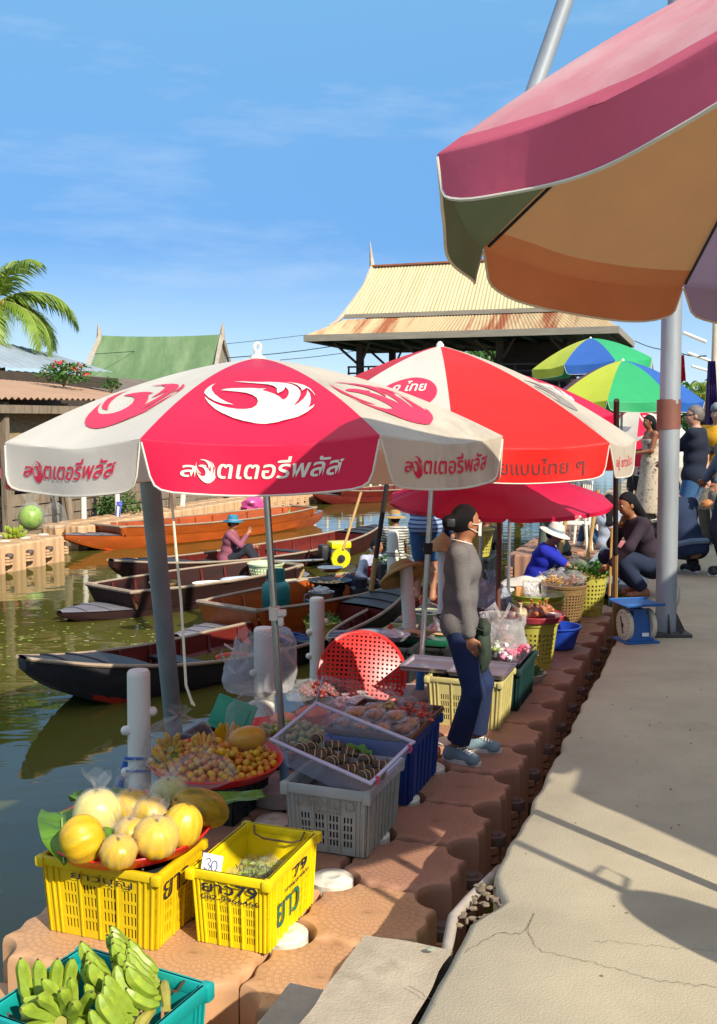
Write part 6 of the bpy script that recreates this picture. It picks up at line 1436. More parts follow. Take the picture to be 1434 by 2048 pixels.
for i, (x, y, rz_, l) in enumerate(((-.06, -.03, .1, 'left clear hinged food box standing open on the lime tray'), (.10, -.04, -.15, 'right clear hinged food box standing open on the lime tray'))):
    t = thing('food_box', l, 'food box', pG + Vector((x, y, .36)), rz_, 'clear food boxes on the lime tray')
    for k, (rx, n_) in enumerate(((R(62), 'lid'), (0, 'base'))):
        mb = MB(); mb.rbox((0, 0, .02), (.15, .15, .04), .012); o = mb.build(n_, m_bag if i == 0 else m_clear, t); o.rotation_euler = (rx, 0, 0); o.location = (0, .06 if k == 0 else 0, .075 if k == 0 else 0)
mb = MB(); mb.rbox((0, 0, .05), (.09, .06, .1), .01); o = mb.build('carton', M('carton_tan', '#c08a5a', .7, .1, 6)); place(o, pG + Vector((-.17, .05, .355)), .2); tag(o, 'small tan carton behind the clear food boxes on the lime tray', 'carton')
pW = Vector((2.05, 10.15, ZD)); m_wic = M('wicker', '#8a6c42', .8, .3, 9, .6, 60, stretch=(1, 1, 8)); basket('brown wicker basket of bagged yellow noodles behind the lime tray', pW, .17, .23, .42, m_wic, 40, 10, name='wicker_basket')
for i, (x, y, c, l) in enumerate(((-.1, 0, '#c8963a', 'clear bag of golden noodles on the wicker basket'), (.1, .02, '#a8705a', 'clear bag of brown dried food on the wicker basket'))):
    t = thing('food_bag', l, 'food bag', pW + Vector((x, y, .40)), i, 'food bags on the wicker basket'); mb = MB(); rd = random.Random(i)
    for j in range(60): p = Vector((rd.gauss(0, .05), rd.gauss(0, .05), .03 + abs(rd.gauss(0, .035)))); mb.tube([p, p + Vector((rd.gauss(0, .03), rd.gauss(0, .03), rd.gauss(0, .015)))], .006, 4)
    mb.build('contents', M('noodle' + c, c, .6, .25, 20), t); mb = MB(); mb.ball((0, 0, .06), (.14, .13, .09), 20, 12, amp=.35, seed=i + 7); mb.build('wrapper', m_film, t)
pK = Vector((2.42, 10.72, ZD)); basket('tall yellow green basket heaped with leafy herbs at the dock edge', pK, .15, .21, .44, m_bky); greens('heap of dark leafy herbs on the tall basket at the dock edge', pK + Vector((0, 0, .42)), .25, .13, 420, 5, .035); bag('clear bag lying on the leafy herbs', pK + Vector((-.12, .05, .45)), .13, .17, 31)
mb = MB(); mb.lathe([(0, .0), (.14, .0), (.19, .1), (.2, .105)], 30); o = mb.build('basin', M('basin_dark_blue', '#27427a', .4, .1, 5)); place(o, pK + Vector((-.36, -.12, .32))); tag(o, 'dark blue bowl wedged between the wicker basket and the herb basket', 'basin')
crate('dark_crate', 'dark crate hidden under the dark blue bowl', pK + Vector((-.36, -.12, 0)), RZ, .24, .24, .32, m_dcr, handle=False, solid=True, group='dark crates under trays')
pQ = Vector((1.12, 9.55, ZD)); crate('wood_box', 'low box under the plaid cloth behind the standing woman', pQ, RZ, .5, .5, .22, M('box_wood', '#7a6244', .8, .2, 6), handle=False, solid=True)
m_plaid = M('plaid', '#3a1a38', .9, .6, 14, col2='#a02848', thr=.52, soft=.05, stretch=(1, .2, 1)); mb = MB(); mb.grid(lambda a, b: ((a - .5) * .6, (b - .5) * .55, .26 + .07 * noise.noise((a * 3, b * 3, 2)) - .3 * ((a - .5) ** 2 + (b - .5) ** 2)), 26, 24); o = mb.build('plaid_cloth', m_plaid); place(o, pQ, RZ); tag(o, 'dark red plaid cloth crumpled on a box behind the standing woman', 'cloth')
mb = MB(); mb.grid(lambda a, b: ((a - .5) * .34, (b - .5) * .4, .2 + .1 * noise.noise((a * 3, b * 3, 8)) - .5 * ((a - .5) ** 2 + (b - .5) ** 2)), 24, 22); o = mb.build('plaid_cloth', m_plaid); place(o, Vector((.62, 9.3, -.52)), RZ); tag(o, 'plaid cloth bundle in the boat left of the standing woman', 'cloth')
bag('large pale blue plastic bag behind the brown parasol pole', Vector((1.32, 10.1, ZD)), .22, .55, 41, film('blue_bag', (.72, .85, 1), .35, .8, .25, .5)); bag('milky bag beside the pale blue plastic bag', Vector((1.12, 10.0, -.3)), .16, .4, 43, m_bag)
pB_ = Vector((1.18, 11.0, ZD)); basket('yellow basket far behind the standing woman\'s mask', pB_ + Vector((.12, .3, .55)), .15, .2, .3, m_bky, 24, 6); crate('dark_crate', 'dark crate stack hidden under the far yellow basket', pB_ + Vector((.12, .3, 0)), RZ, .36, .36, .55, m_dcr, handle=False, solid=True, group='dark crates under trays')
mb = MB(); mb.grid(lambda a, b: ((a - .5) * .62, (b - .5) * .4, .05 + .1 * noise.noise((a * 3, b * 3, 5)) - .55 * ((a - .5) ** 2 + (b - .5) ** 2)), 28, 22); o = mb.build('white_cloth', M('cloth_offwhite', '#c9c6bc', .9, .08, 5)); place(o, Vector((1.72, 10.45, -.10))); tag(o, 'off white cloth bundle in front of the woman in blue', 'cloth')
crate('dark_crate', 'dark crate hidden under the off white cloth', Vector((1.72, 10.45, ZD)), RZ, .4, .3, .36, m_dcr, handle=False, solid=True, group='dark crates under trays')
# ---- weighing scale on the walkway
ps = G(1276, 1285, 0); ps.y += .05; t = thing('weighing_scale', 'blue market weighing scale with cream dials and a blue tray, on the walkway edge', 'scale', (ps.x, ps.y, 0), RZ + .55)
m_sb = M('scale_blue', '#21599a', .45, .15, 6, .1, 30, col2='#4a6c8c', thr=.62); mb = MB()
for z, a, b in ((0, 0, .012),): mb.rbox((0, 0, .008), (.25, .22, .016), .004)
mb.add([(-.095, -.075, .016), (.095, -.075, .016), (.095, .075, .016), (-.095, .075, .016), (-.045, -.05, .235), (.045, -.05, .235), (.045, .05, .235), (-.045, .05, .235)], [(0, 1, 5, 4), (1, 2, 6, 5), (2, 3, 7, 6), (3, 0, 4, 7), (4, 5, 6, 7)]); mb.build('body', m_sb, t, smooth=False)
for s in (-1, 1):
    d_ = thing('x', '', '') if False else None
    rm = Matrix.Rotation(R(90) * s, 3, 'Y') @ Matrix.Identity(3)
    mb = MB(); mb.lathe([(0, 0), (.105, 0), (.112, .006), (.112, .03), (.1, .035), (0, .035)], 40, rot=Matrix.Rotation(R(90 if s < 0 else -90), 3, 'X') if False else Matrix.Rotation(s * R(90), 3, 'Y'), c=(s * .07, 0, .118)); dl = mb.build('dial', M('dial_cream', '#cfc4a8', .5, .12, 8, col2='#a08f70', thr=.6), t, sharp=.5)
    mb = MB(); mb.tube([(s * .108, -.012, .06), (s * .109, .03, .175)], .004, 5); mb.cyl((s * .104, 0, .118), (s * .113, 0, .118), .014, n=12)
    mb.build('pointer', m_dark, dl); mb = MB()
    for k in range(20): a = 2 * math.pi * k / 20; mb.tube([(s * .1062, .082 * math.cos(a), .118 + .082 * math.sin(a)), (s * .1062, .094 * math.cos(a), .118 + .094 * math.sin(a))], .0018, 4)
    mb.build('scale_marks', m_dark, dl)
mb = MB(); mb.cyl((0, 0, .235), (0, 0, .265), .02, n=12); mb.build('post', m_dark, t)
mb = MB(); mb.rbox((0, 0, .27), (.29, .27, .008), .003)
for s in (-1, 1): mb.rbox((0, s * .135, .277), (.29, .006, .02), .002)
mb.build('weighing_tray', m_sb, t)
mb = MB(); mb.box((.03, -.078, .06), (.05, .004, .025), rot=Matrix.Rotation(R(-7), 3, 'X')); mb.build('sticker', m_card, t)
# hats on bollards
def lampshade_hat(label, loc, rot, prof, n=36, mat=None, name='straw_hat', group='straw hats on bollards'):
    mb = MB(); mb.lathe(prof, n, mod=lambda q, i: 1 + .01 * math.sin(q * 3)); o = mb.build(name, mat or M('straw', '#b08a50', .8, .25, 6, .7, 90, stretch=(1, 1, 6)), solid=.005); place(o, loc, rot=rot); return tag(o, label, 'hat', group)
q = At(806, 1135, bo5.location.y - .05)
lampshade_hat('round straw hat with deep brim tipped on the leaning white bollard', Vector((q.x, q.y, q.z - .05)), (R(-28), R(-22), 0), [(0, .10), (.06, .1), (.1, .09), (.12, .06), (.13, .02), (.19, .005), (.225, -.02), (.235, -.045)])
q = At(884, 1100, bo6.location.y); lampshade_hat('conical straw hat on the short white bollard', q, (R(-3), R(3), 0), [(0, .20), (.03, .17), (.10, .10), (.2, .0), (.205, -.008)])
# far-left dock: watermelon bag, bananas
pL = G(62, 1058, ZD); t = thing('melon_bag', 'clear bag of a big green melon on the far left dock', 'bag', pL, 0); mb = MB(); mb.ball((0, 0, .22), (.23, .23, .24), 24, 16); mb.build('melon', melon_mat('melon_wm', '#8fae4a', '#4f7a2a'), t); mb = MB(); mb.ball((0, 0, .24), (.26, .26, .27), 24, 16, amp=.15, seed=2); mb.lathe([(.1, .45), (.05, .52), (.16, .66)], 16, mod=lambda q, i: 1 + .3 * math.sin(q * 5)); mb.build('bag', m_film, t)
bag('tall empty clear bag right of the green melon on the far left dock', pL + Vector((.42, .1, 0)), .22, .62, 51); hand('green banana bunch on the far left dock edge', G(28, 1075, ZD) + Vector((0, 0, .04)), (0, R(8), R(-60)), 8, .22, .035, m_bg, 12, 1.4)
# ------------------------------------------------------------------ people
m_skin = M('skin_tan', '#a06a4a', .5, .08, 6); m_skin2 = M('skin_fair', '#c09078', .5, .08, 6); m_skin3 = M('skin_brown', '#8a563a', .5, .08, 6)
m_hair = M('hair_black', '#0b090c', .6, .3, 30, .6, 90, stretch=(8, 8, 1), spec=.25); m_hairg = M('hair_grey', '#6a6460', .6, .3, 30, .4, 90)
m_lip = M('lips', '#8a4038', .5, .1, 6); m_eye = M('eye', '#a89c92', .3, .02, 5); m_iris = M('iris', '#1a1210', .2, .1, 5)
V3 = lambda *a: Vector(a)
def ik(a, b, l1, l2, hint):
    d = b - a; L = min(max(d.length, abs(l1 - l2) + .01), (l1 + l2) * .999); u = d.normalized(); x = (l1 * l1 - l2 * l2 + L * L) / (2 * L); h_ = math.sqrt(max(0, l1 * l1 - x * x)); hv = Vector(hint); hv = hv - u * hv.dot(u)
    hv = hv.normalized() if hv.length > 1e-6 else Vector((0, 0, 1)); return a + u * x + hv * h_, a + u * L
def person(label, loc, fwd_, H=1.6, pel=.9, td=(0, 0, 1), head=None, hup=(0, 0, 1), hands=None, feet=None, eh=None, kh=None, top=None, bot=None, hair='short', hm=None, skin=None, shoe=None, h=.011, fat=1., sleeve=1., leg=1., mask=False, dress=None, socks=None, curl=.5, group='people at the market', kneebase=None, hat=None, apron=None, face=True, flare=1.):
    """local axes are the world's; fwd_ is where the body faces. hands/feet: targets relative to loc (right, left)"""
    t = thing('person', label, 'person', loc, 0, group); s = H / 1.65; f = Vector(fwd_).normalized(); td = Vector(td).normalized(); r = f.cross(Vector((0, 0, 1))).normalized(); sk = skin or m_skin
    pel = V3(0, 0, pel) if not hasattr(pel, '__len__') else Vector(pel)
    tr_ = r; tf = td.cross(r) * -1; tf = (tf if tf.dot(f) > 0 or abs(tf.dot(f)) < .05 else -tf).normalized()
    P = lambda a, b, c: pel + td * a * s + tr_ * b * s + tf * c * s
    neck = P(.49, 0, -.005); hf = Vector(head).normalized() if head is not None else f; hu = Vector(hup).normalized(); hr = hf.cross(hu).normalized(); hu = hr.cross(hf).normalized()
    hc = neck + hu * .135 * s + hf * .022 * s + td * .01
    sh = [P(.445, b * .16 * fat ** .5, -.005) for b in (1, -1)]; hip = [P(-.03, b * .085, 0) for b in (1, -1)]
    hands = hands or [P(-.12, .24, .04), P(-.12, -.24, .04)]; hands = [Vector(q) for q in hands]
    feet = feet or [V3(0, 0, 0) + r * .09 * s, V3(0, 0, 0) - r * .09 * s]; feet = [Vector(q) for q in feet]
    eh = eh or [-f * 1 + r * .35 - V3(0, 0, .3), -f * 1 - r * .35 - V3(0, 0, .3)]; kh = kh or [f, f]
    body = []; A = body.append; K = .035 * s
    def torso(L, g, k):
        for a0, b0, c0, r0, a1, b1, c1, r1 in ((.0, .06, 0, .105, .0, -.06, 0, .105), (.16, .05, 0, .098, .16, -.05, 0, .098), (.34, .07, .008, .108, .34, -.07, .008, .108), (0, 0, 0, .11, .16, 0, 0, .10), (.16, 0, 0, .10, .34, 0, .01, .11), (.34, 0, 0, .10, .44, 0, -.005, .075)):
            L.append((P(a0, b0, c0), r0 * s * fat + g, P(a1, b1, c1), r1 * s * fat + g, k))
        for q in sh: L.append((P(.425, 0, -.005), .065 * s + g, q, .052 * s + g, k))
    torso(body, -.004, .05 * s)
    A((neck - td * .05 * s, .052 * s, hc - hu * .06 * s, .047 * s, .03 * s))
    rot = np.array([list(hr), list(hf), list(hu)]).T
    A((hc, (.070 * s, .086 * s, .102 * s), rot, .02)); A((hc + hf * .028 * s - hu * .062 * s, (.048 * s, .05 * s, .042 * s), rot, .03 * s))
    A((hc + hf * .084 * s + hu * .012 * s, .008 * s, hc + hf * .098 * s - hu * .018 * s, .013 * s, .012 * s)); A((hc + hf * .076 * s - hu * .055 * s, (.024 * s, .012 * s, .011 * s), rot, .01 * s))
    for b in (1, -1): A((hc + hr * b * .071 * s - hf * .004 * s - hu * .01 * s, (.012 * s, .02 * s, .03 * s), rot, .008 * s)); A((hc + hr * b * .034 * s + hf * .068 * s - hu * .02 * s, .018 * s, hc + hr * b * .03 * s + hf * .07 * s - hu * .03 * s, .016 * s, .02 * s))
    arms = []
    for i in (0, 1):
        el, wr = ik(sh[i], hands[i], .275 * s, .245 * s, eh[i]); arms.append((sh[i], el, wr))
        A((sh[i], .046 * s, el, .037 * s, K * .8)); A((el, .037 * s, wr, .025 * s, K * .6))
        d = (wr - el).normalized(); side = d.cross(f if abs(d.dot(f)) < .9 else V3(0, 0, 1)).normalized(); nrm = side.cross(d).normalized()
        if nrm.dot(f) < 0: nrm, side = -nrm, -side
        pc_ = wr + d * .045 * s
        A((wr + d * .01 * s, .021 * s, wr + d * .07 * s, .022 * s, .012)); A((wr + d * .06 * s + nrm * .024 * s, .014 * s, wr + d * .06 * s - nrm * .024 * s, .014 * s, .012))
        fr = max(.0082, .0085 * s)
        for j, (o_, ln) in enumerate(((.030, .062), (.011, .072), (-.010, .068), (-.029, .054))):
            a = wr + d * .08 * s + nrm * o_ * s; bsg = -1 if i else 1
            m1 = a + (d * math.cos(curl * .5) + side * math.sin(curl * .5) * -bsg) * ln * .5 * s; m2 = m1 + (d * math.cos(curl * 1.5) + side * math.sin(curl * 1.5) * -bsg) * ln * .5 * s
            A((a, fr * 1.08, m1, fr, .004)); A((m1, fr, m2, fr * .85, .004))
        a = wr + d * .03 * s + nrm * .022 * s; m1 = a + (d * .6 + nrm * .8).normalized() * .035 * s; A((a, .012 * s, m1, .0105 * s, .008)); A((m1, .0105 * s, m1 + (d * .95 + nrm * .25).normalized() * .03 * s, fr * .9, .004))
    legs = []
    for i in (0, 1):
        an = feet[i] + V3(0, 0, .075 * s); kn, an = ik(hip[i], an, .425 * s, .40 * s, kh[i]); legs.append((hip[i], kn, an))
        A((hip[i], .085 * s * fat, kn, .056 * s, K)); A((kn, .056 * s, kn.lerp(an, .35), .053 * s, K)); A((kn.lerp(an, .35), .053 * s, an, .036 * s, K))
        fd = f if kneebase is None else Vector(kneebase[i]).normalized(); ft = feet[i]
        A((an, .036 * s, ft + V3(0, 0, .035 * s) - fd * .035 * s, .034 * s, .03 * s)); A((ft + V3(0, 0, .034 * s) - fd * .03 * s, .034 * s, ft + fd * .13 * s + V3(0, 0, .026 * s), .026 * s, .03 * s)); A((ft + fd * .12 * s + r * .018 + V3(0, 0, .022 * s), .022 * s, ft + fd * .12 * s - r * .018 + V3(0, 0, .022 * s), .022 * s, .02 * s))
        if shoe is not None:
            q = [(ft + V3(0, 0, .045 * s) - fd * .035 * s, .047 * s, ft + fd * .135 * s + V3(0, 0, .032 * s), .036 * s, .03), (ft + fd * .12 * s + r * .022 + V3(0, 0, .03 * s), .034 * s, ft + fd * .12 * s - r * .022 + V3(0, 0, .03 * s), .034 * s, .03), (ft + V3(0, 0, .05) - fd * .03 * s, .044 * s, an + V3(0, 0, .01), .046 * s, .03)]
            fz = ft.z; so = organic('shoe', q, min(h, .008), shoe, t, lambda X, Y, Z, fz=fz: np.maximum(fz + .012 - Z, Z - (fz + .10 * s)))
            mb = MB(); n = 22; sd = fd.cross(V3(0, 0, 1)); rim = []
            for j in range(n): a = 2 * math.pi * j / n; y = .045 * s + (.135 * s) * math.cos(a); w_ = (.047 + .004 * math.cos(a)) * s * abs(math.sin(a)) ** .7 * (1 if math.sin(a) > 0 else -1); rim.append(ft + fd * y + sd * w_)
            mb.add([q + V3(0, 0, .002) for q in rim] + [q + V3(0, 0, .026) for q in rim], [tuple(range(n - 1, -1, -1)), tuple(range(n, 2 * n))] + [(j, (j + 1) % n, n + (j + 1) % n, n + j) for j in range(n)]); mb.build('sole', M('sole_white', '#dcdad2', .7, .06, 8), so)
            if h < .009:
                mb = MB()
                for j in range(5): p0 = ft + fd * (.05 + .02 * j) * s + V3(0, 0, (.088 - .007 * j) * s); mb.tube([p0 + sd * .028, p0 + V3(0, 0, .008), p0 - sd * .028], .005, 5)
                mb.tube([ft + fd * .05 * s + V3(0, 0, .1 * s), ft + fd * .06 * s + sd * .03 + V3(0, 0, .105 * s), ft + fd * .03 * s + sd * .035 + V3(0, 0, .1 * s)], .005, 5); mb.build('laces', M('lace_white', '#e8e6e0', .8, .05, 8), so)
    b_ = organic('body', body, h, sk, t)
    # clothes
    if top is not None:
        q = []; torso(q, .006, .05 * s); q.append((P(-.02, .06, 0), .119 * s * fat, P(-.02, -.06, 0), .119 * s * fat, .05 * s))
        for a, e, w_ in arms:
            c = sleeve; q.append((a, .056 * s, e if c >= .5 else a.lerp(e, c * 2), .050 * s if c >= .5 else .056 * s, .03))
            if c > .5: q.append((e, .050 * s, e.lerp(w_, (c - .5) * 2), .042 * s, .025))
        ncut = neck + hu * .0 + td * .015; hem = pel - td * .10 * s
        organic('shirt', q, h, top, t, lambda X, Y, Z: np.maximum(np.minimum((X - ncut.x) * td.x + (Y - ncut.y) * td.y + (Z - ncut.z) * td.z, .055 * s * 1.2 - np.sqrt((X - ncut.x) ** 2 + (Y - ncut.y) ** 2 + (Z - ncut.z) ** 2) + .08 * 0 + ((X - ncut.x) * td.x + (Y - ncut.y) * td.y + (Z - ncut.z) * td.z) * 0 + 9 * ((((X - ncut.x) * td.x + (Y - ncut.y) * td.y + (Z - ncut.z) * td.z)) > 0)), -((X - hem.x) * td.x + (Y - hem.y) * td.y + (Z - hem.z) * td.z)))
    if bot is not None:
        q = [(P(.02, .06, 0), .106 * s * fat, P(.02, -.06, 0), .106 * s * fat, .04), (P(.06, .04, 0), .094 * s * fat, P(.06, -.04, 0), .094 * s * fat, .04)]
        for a, k_, w_ in legs:
            q.append((a, .096 * s * fat, k_ if leg >= .5 else a.lerp(k_, leg * 2), .070 * s * (1 if leg >= .5 else 1.2), .03))
            if leg > .5: q.append((k_, .070 * s, k_.lerp(w_, (leg - .5) * 2), .058 * s * flare, .025))
        cl = None
        if leg > .5:
            k0, w0 = [l[1] for l in legs], [l[1].lerp(l[2], (leg - .5) * 2) for l in legs]
            def cl(X, Y, Z):
                o = np.full(X.shape, -1.0)
                for k_, w_ in zip(k0, w0):
                    d = (w_ - k_).normalized(); e = (X - w_.x) * d.x + (Y - w_.y) * d.y + (Z - w_.z) * d.z; near = ((X - w_.x) ** 2 + (Y - w_.y) ** 2 + (Z - w_.z) ** 2) < (.11 * s) ** 2; o = np.where(near, np.maximum(o, e), o)
                return o
        organic('trousers', q, h, bot, t, cl)
    if dress is not None:
        q = []; torso(q, .01, .05 * s)
        for k in range(7): a = k / 6; z = pel.z * (1 - a * .86); q.append((V3(pel.x, pel.y, z) + r * .06, (.115 + .10 * a) * s, V3(pel.x, pel.y, z) - r * .06, (.115 + .10 * a) * s, .05))
        zc = P(.36, 0, 0).z; organic('dress', q, h, dress, t, lambda X, Y, Z: np.maximum(Z - zc, pel.z * .12 - Z))
    hm_ = hm or m_hair
    if hair:
        q = [(hc + hu * .012 * s - hf * .012 * s, (.080 * s, .094 * s, .106 * s), rot, .02)]
        lowcut = -.045 * s
        if hair == 'bun': q.append((hc - hf * .115 * s - hu * .005 * s, (.05 * s, .045 * s, .052 * s), rot, .015)); q.append((hc - hf * .08 * s, .04 * s, hc - hf * .11 * s, .035 * s, .02))
        if hair in ('long', 'tail'):
            bk = hc - hf * .055 * s; lo = neck - td * .20 * s - tf * .10 * s; wd = .06 if hair == 'long' else .025
            for b in (1, 0, -1): q.append((bk + hr * b * wd * .7 * s - hu * .02 * s, .045 * s, lo + hr * b * wd * s, .035 * s, .02))
            lowcut = -1
        def hcl(X, Y, Z):
            a = (X - hc.x) * hf.x + (Y - hc.y) * hf.y + (Z - hc.z) * hf.z; b = (X - hc.x) * hu.x + (Y - hc.y) * hu.y + (Z - hc.z) * hu.z
            o = a - (.018 * s + 1.1 * np.maximum(0, b - .035 * s) + 9 * (b > .066 * s)); return np.maximum(o, lowcut - b - .0 - .35 * np.maximum(0, -a)) if lowcut > -.5 else o
        organic('hair', q, min(h, .01), hm_, t, hcl)
    if face:
        for b in (1, -1):
            mb = MB(); e_ = hc + hr * b * .031 * s + hf * .076 * s + hu * .008 * s; mb.ball(e_, .0115 * s, 10, 8); o = mb.build('eye', m_eye, t); mb = MB(); mb.ball(e_ + hf * .0065 * s, .0085 * s, 8, 6); mb.build('iris', m_iris, o)
            mb = MB(); mb.tube([e_ + hu * .02 * s - hr * .018 * s + hf * .008 * s, e_ + hu * .024 * s + hf * .011 * s, e_ + hu * .019 * s + hr * .018 * s + hf * .006 * s], .0035 * s, 5, flat=1); mb.build('eyebrow', m_hair if hair != 'grey' else m_hairg, t)
        if not mask: mb = MB(); mb.ball(hc + hf * .086 * s - hu * .054 * s, (.022 * s, .009 * s, .007 * s), 10, 6, rot=Matrix(((hr.x, hf.x, hu.x), (hr.y, hf.y, hu.y), (hr.z, hf.z, hu.z)))); mb.build('mouth', m_lip, t)
    if mask:
        mm = Matrix(((hr.x, hf.x, hu.x), (hr.y, hf.y, hu.y), (hr.z, hf.z, hu.z))); mb = MB()
        mb.grid(lambda a, b: hc + mm @ Vector((.068 * s * math.sin((a - .5) * 2.5), .040 * s + .066 * s * math.cos((a - .5) * 2.5), (-.005 - .075 * b + .012 * math.sin(math.pi * a) * (1 - 2 * b)) * s)), 14, 8)
        for k in (1, -1): mb.tube([hc + mm @ Vector((k * .066 * s, .06 * s, -.012 * s)), hc + mm @ Vector((k * .078 * s, 0, -.005 * s)), hc + mm @ Vector((k * .076 * s, -.012 * s, -.03 * s)), hc + mm @ Vector((k * .064 * s, .058 * s, -.062 * s))], .0028, 5)
        mb.build('face_mask', M('mask_cloth', '#d9cfc8', .8, .05, 8), t)
    if hat:
        kind, m = hat; mm = Matrix(((hr.x, hf.x, hu.x), (hr.y, hf.y, hu.y), (hr.z, hf.z, hu.z)))
        prof = {'sun': [(0, .105), (.04, .103), (.075, .09), (.09, .05), (.095, .01), (.12, 0), (.165, -.014), (.185, -.022)], 'bucket': [(0, .11), (.05, .108), (.08, .095), (.092, .05), (.098, .0), (.13, -.012), (.165, -.012), (.18, .0)], 'cap': [(0, .10), (.04, .096), (.08, .06), (.09, .0)]}[kind]
        mb = MB(); mb.lathe([(a * s, b * s) for a, b in prof], 30, mod=lambda q, i: 1 + (.035 * math.sin(q * 3 + 1) if i > 4 else 0)); mb.v = [tuple(hc + mm @ Vector(v) + hu * .035 * s - hf * .008 * s) for v in mb.v]; o = mb.build('hat', m, t, solid=.003)
        if kind != 'cap': mb = MB(); mb.lathe([(.0965 * s, .012 * s), (.0935 * s, .04 * s)], 30); mb.v = [tuple(hc + mm @ Vector(v) * 1.02 + hu * .035 * s - hf * .008 * s) for v in mb.v]; mb.build('hat_band', M('ribbon_blue', '#7f97b0', .7, .1, 8), o)
    return t, dict(hc=hc, neck=neck, pel=pel, arms=arms, legs=legs, P=P, hf=hf, hu=hu, hr=hr, f=f, r=r, sh=sh)
def cl(n, c, **k): return M(n, c, .9, k.pop('var', .2), k.pop('scale', 8), .25, 50, **k)
m_greyknit = M('grey_marl', '#6e6967', .95, .25, 220, .3, 160, col2='#4c4947', thr=.5, soft=.25); m_denim = cl('denim_dark', '#17264a', col2='#2a3f66', thr=.56, scale=6)
m_ldenim = cl('denim_blue', '#3a628f', scale=6)
# the standing woman on the dock
hb_ = G(905, 1514, ZD); F1 = (.93, -.2, 0)
w1, j1 = person('woman in grey long sleeved top and cropped jeans standing on the dock, masked', hb_, F1, 1.55, (.035, .01, .845), (.035, 0, 1), head=(.95, .32, -.03), hands=[(.10, -.14, .66), (.10, .16, .68)], feet=[(.01, -.08, 0), (.15, .12, 0)], eh=[(-.6, -.5, -.2), (-1, .3, 0)], kneebase=[(.85, -.55, 0), (.96, -.2, 0)], top=m_greyknit, bot=m_denim, hair='bun', mask=True, shoe=M('sneaker_bluegrey', '#7b929e', .8, .12, 12, .2, 60), h=.0075, leg=.93, sleeve=.96, flare=1.3, curl=.55, fat=.9)
mb = MB(); wr = j1['arms'][0][2]; d = (wr - j1['arms'][0][1]).normalized(); mb.ball(wr + d * .1, .007, 8, 6); mb.build('ring', M('gold', '#d8b050', .25, .1, 5, metal=.9), w1)
hq = j1['hc'] - j1['hf'] * .11 + j1['hr'] * .02; mb = MB(); mb.rbox(hq + Vector((0, -.04, 0)), (.05, .02, .05), .008); mb.build('hair_clip', m_dark, w1)
mb = MB(); n_ = j1['neck']; mb.tube([n_ + Vector((.062 * math.cos(a), .058 * math.sin(a), .015 + .018 * math.cos(a + 2.6))) for a in [2 * math.pi * i / 18 for i in range(19)]], .003, 5); mb.build('necklace', M('lace_white', '#e8e6e0'), w1)
# olive waist bag hanging in front of her, and apron straps
q = hb_ + Vector((.17, .0, .74)); mb = MB(); mb.ball((0, 0, -.07), (.06, .11, .15), 18, 14, amp=.14, seed=2); mb.ball((.01, 0, .06), (.045, .1, .06), 14, 10, amp=.1); mb.tube([(0, -.1, .06), (-.13, -.16, .12), (-.26, -.05, .12), (-.26, .1, .12), (-.1, .15, .12), (0, .1, .06)], .012, 6, flat=.4)
o = mb.build('waist_bag', M('olive_cloth', '#2f3a2e', .9, .25, 8, .3, 40)); place(o, q); tag(o, 'dark olive cloth waist bag on the front of the standing woman', 'bag')
# seated women and men round the stalls
def at(px, py, Y): return At(px, py, Y)
p = Vector((1.88, 11.0, ZD)); m_cob = cl('cobalt_shirt', '#1626a8')
w2, j2 = person('seated woman in cobalt blue shirt and white sun hat selling food on the dock', p, (.92, -.35, 0), 1.55, .28, (.35, -.12, .9), head=(.85, -.35, -.35), hands=[(.52, -.25, .42), (.56, -.05, .43)], feet=[(.42, -.28, .02), (.42, .06, .02)], kh=[(.2, -.3, 1), (.2, .3, 1)], eh=[(0, -.3, -1), (0, .3, -1)], top=m_cob, bot=cl('patterned_skirt', '#8a8a90', col2='#26262c', thr=.5, soft=.04, scale=30), sleeve=.45, hat=('sun', M('hat_white', '#dcd5c8', .85, .08, 12, .3, 60)), h=.011, fat=1.08)
p = at(1108, 1135, 14.6); p.z = ZD + .1
person('person in teal top and grey green trousers bending over, seen from behind the parasol', p, (-.8, .3, 0), 1.7, .9, (-.86, -.05, .42), head=(-.9, 0, -.4), hands=[(-.55, .2, .45), (-.5, -.2, .5)], feet=[(-.14, .05, 0), (.16, -.02, 0)], top=cl('teal_top', '#1f3f52'), bot=cl('sage_trousers', '#5d655a'), h=.013, shoe=m_dark, flare=1.6, fat=1.15, hair='short', face=False)
m_stripe = cl('blue_stripe', '#7f93b4'); 
def stripes(nm, a, b, n, ax='Z'):
    m = M(nm, a, .9, .05, 8); nt_ = m.node_tree; L = nt_.links; p_ = nt_.nodes['Principled BSDF']; t_ = nt_.nodes.new('ShaderNodeTexCoord'); w_ = nt_.nodes.new('ShaderNodeTexWave'); w_.bands_direction = ax; w_.inputs['Scale'].default_value = n; w_.inputs['Distortion'].default_value = 1.2; w_.inputs['Detail Scale'].default_value = .6
    L.new(t_.outputs['Object'], w_.inputs['Vector']); r_ = nt_.nodes.new('ShaderNodeValToRGB'); r_.color_ramp.interpolation = 'LINEAR'; r_.color_ramp.elements[0].position = .28; r_.color_ramp.elements[1].position = .36; r_.color_ramp.elements[0].color = lin(b) + (1,); r_.color_ramp.elements[1].color = lin(a) + (1,)
    L.new(w_.outputs['Fac'], r_.inputs['Fac']); L.new(r_.outputs[0], p_.inputs['Base Color']); return m
p = at(850, 1200, 12.4)
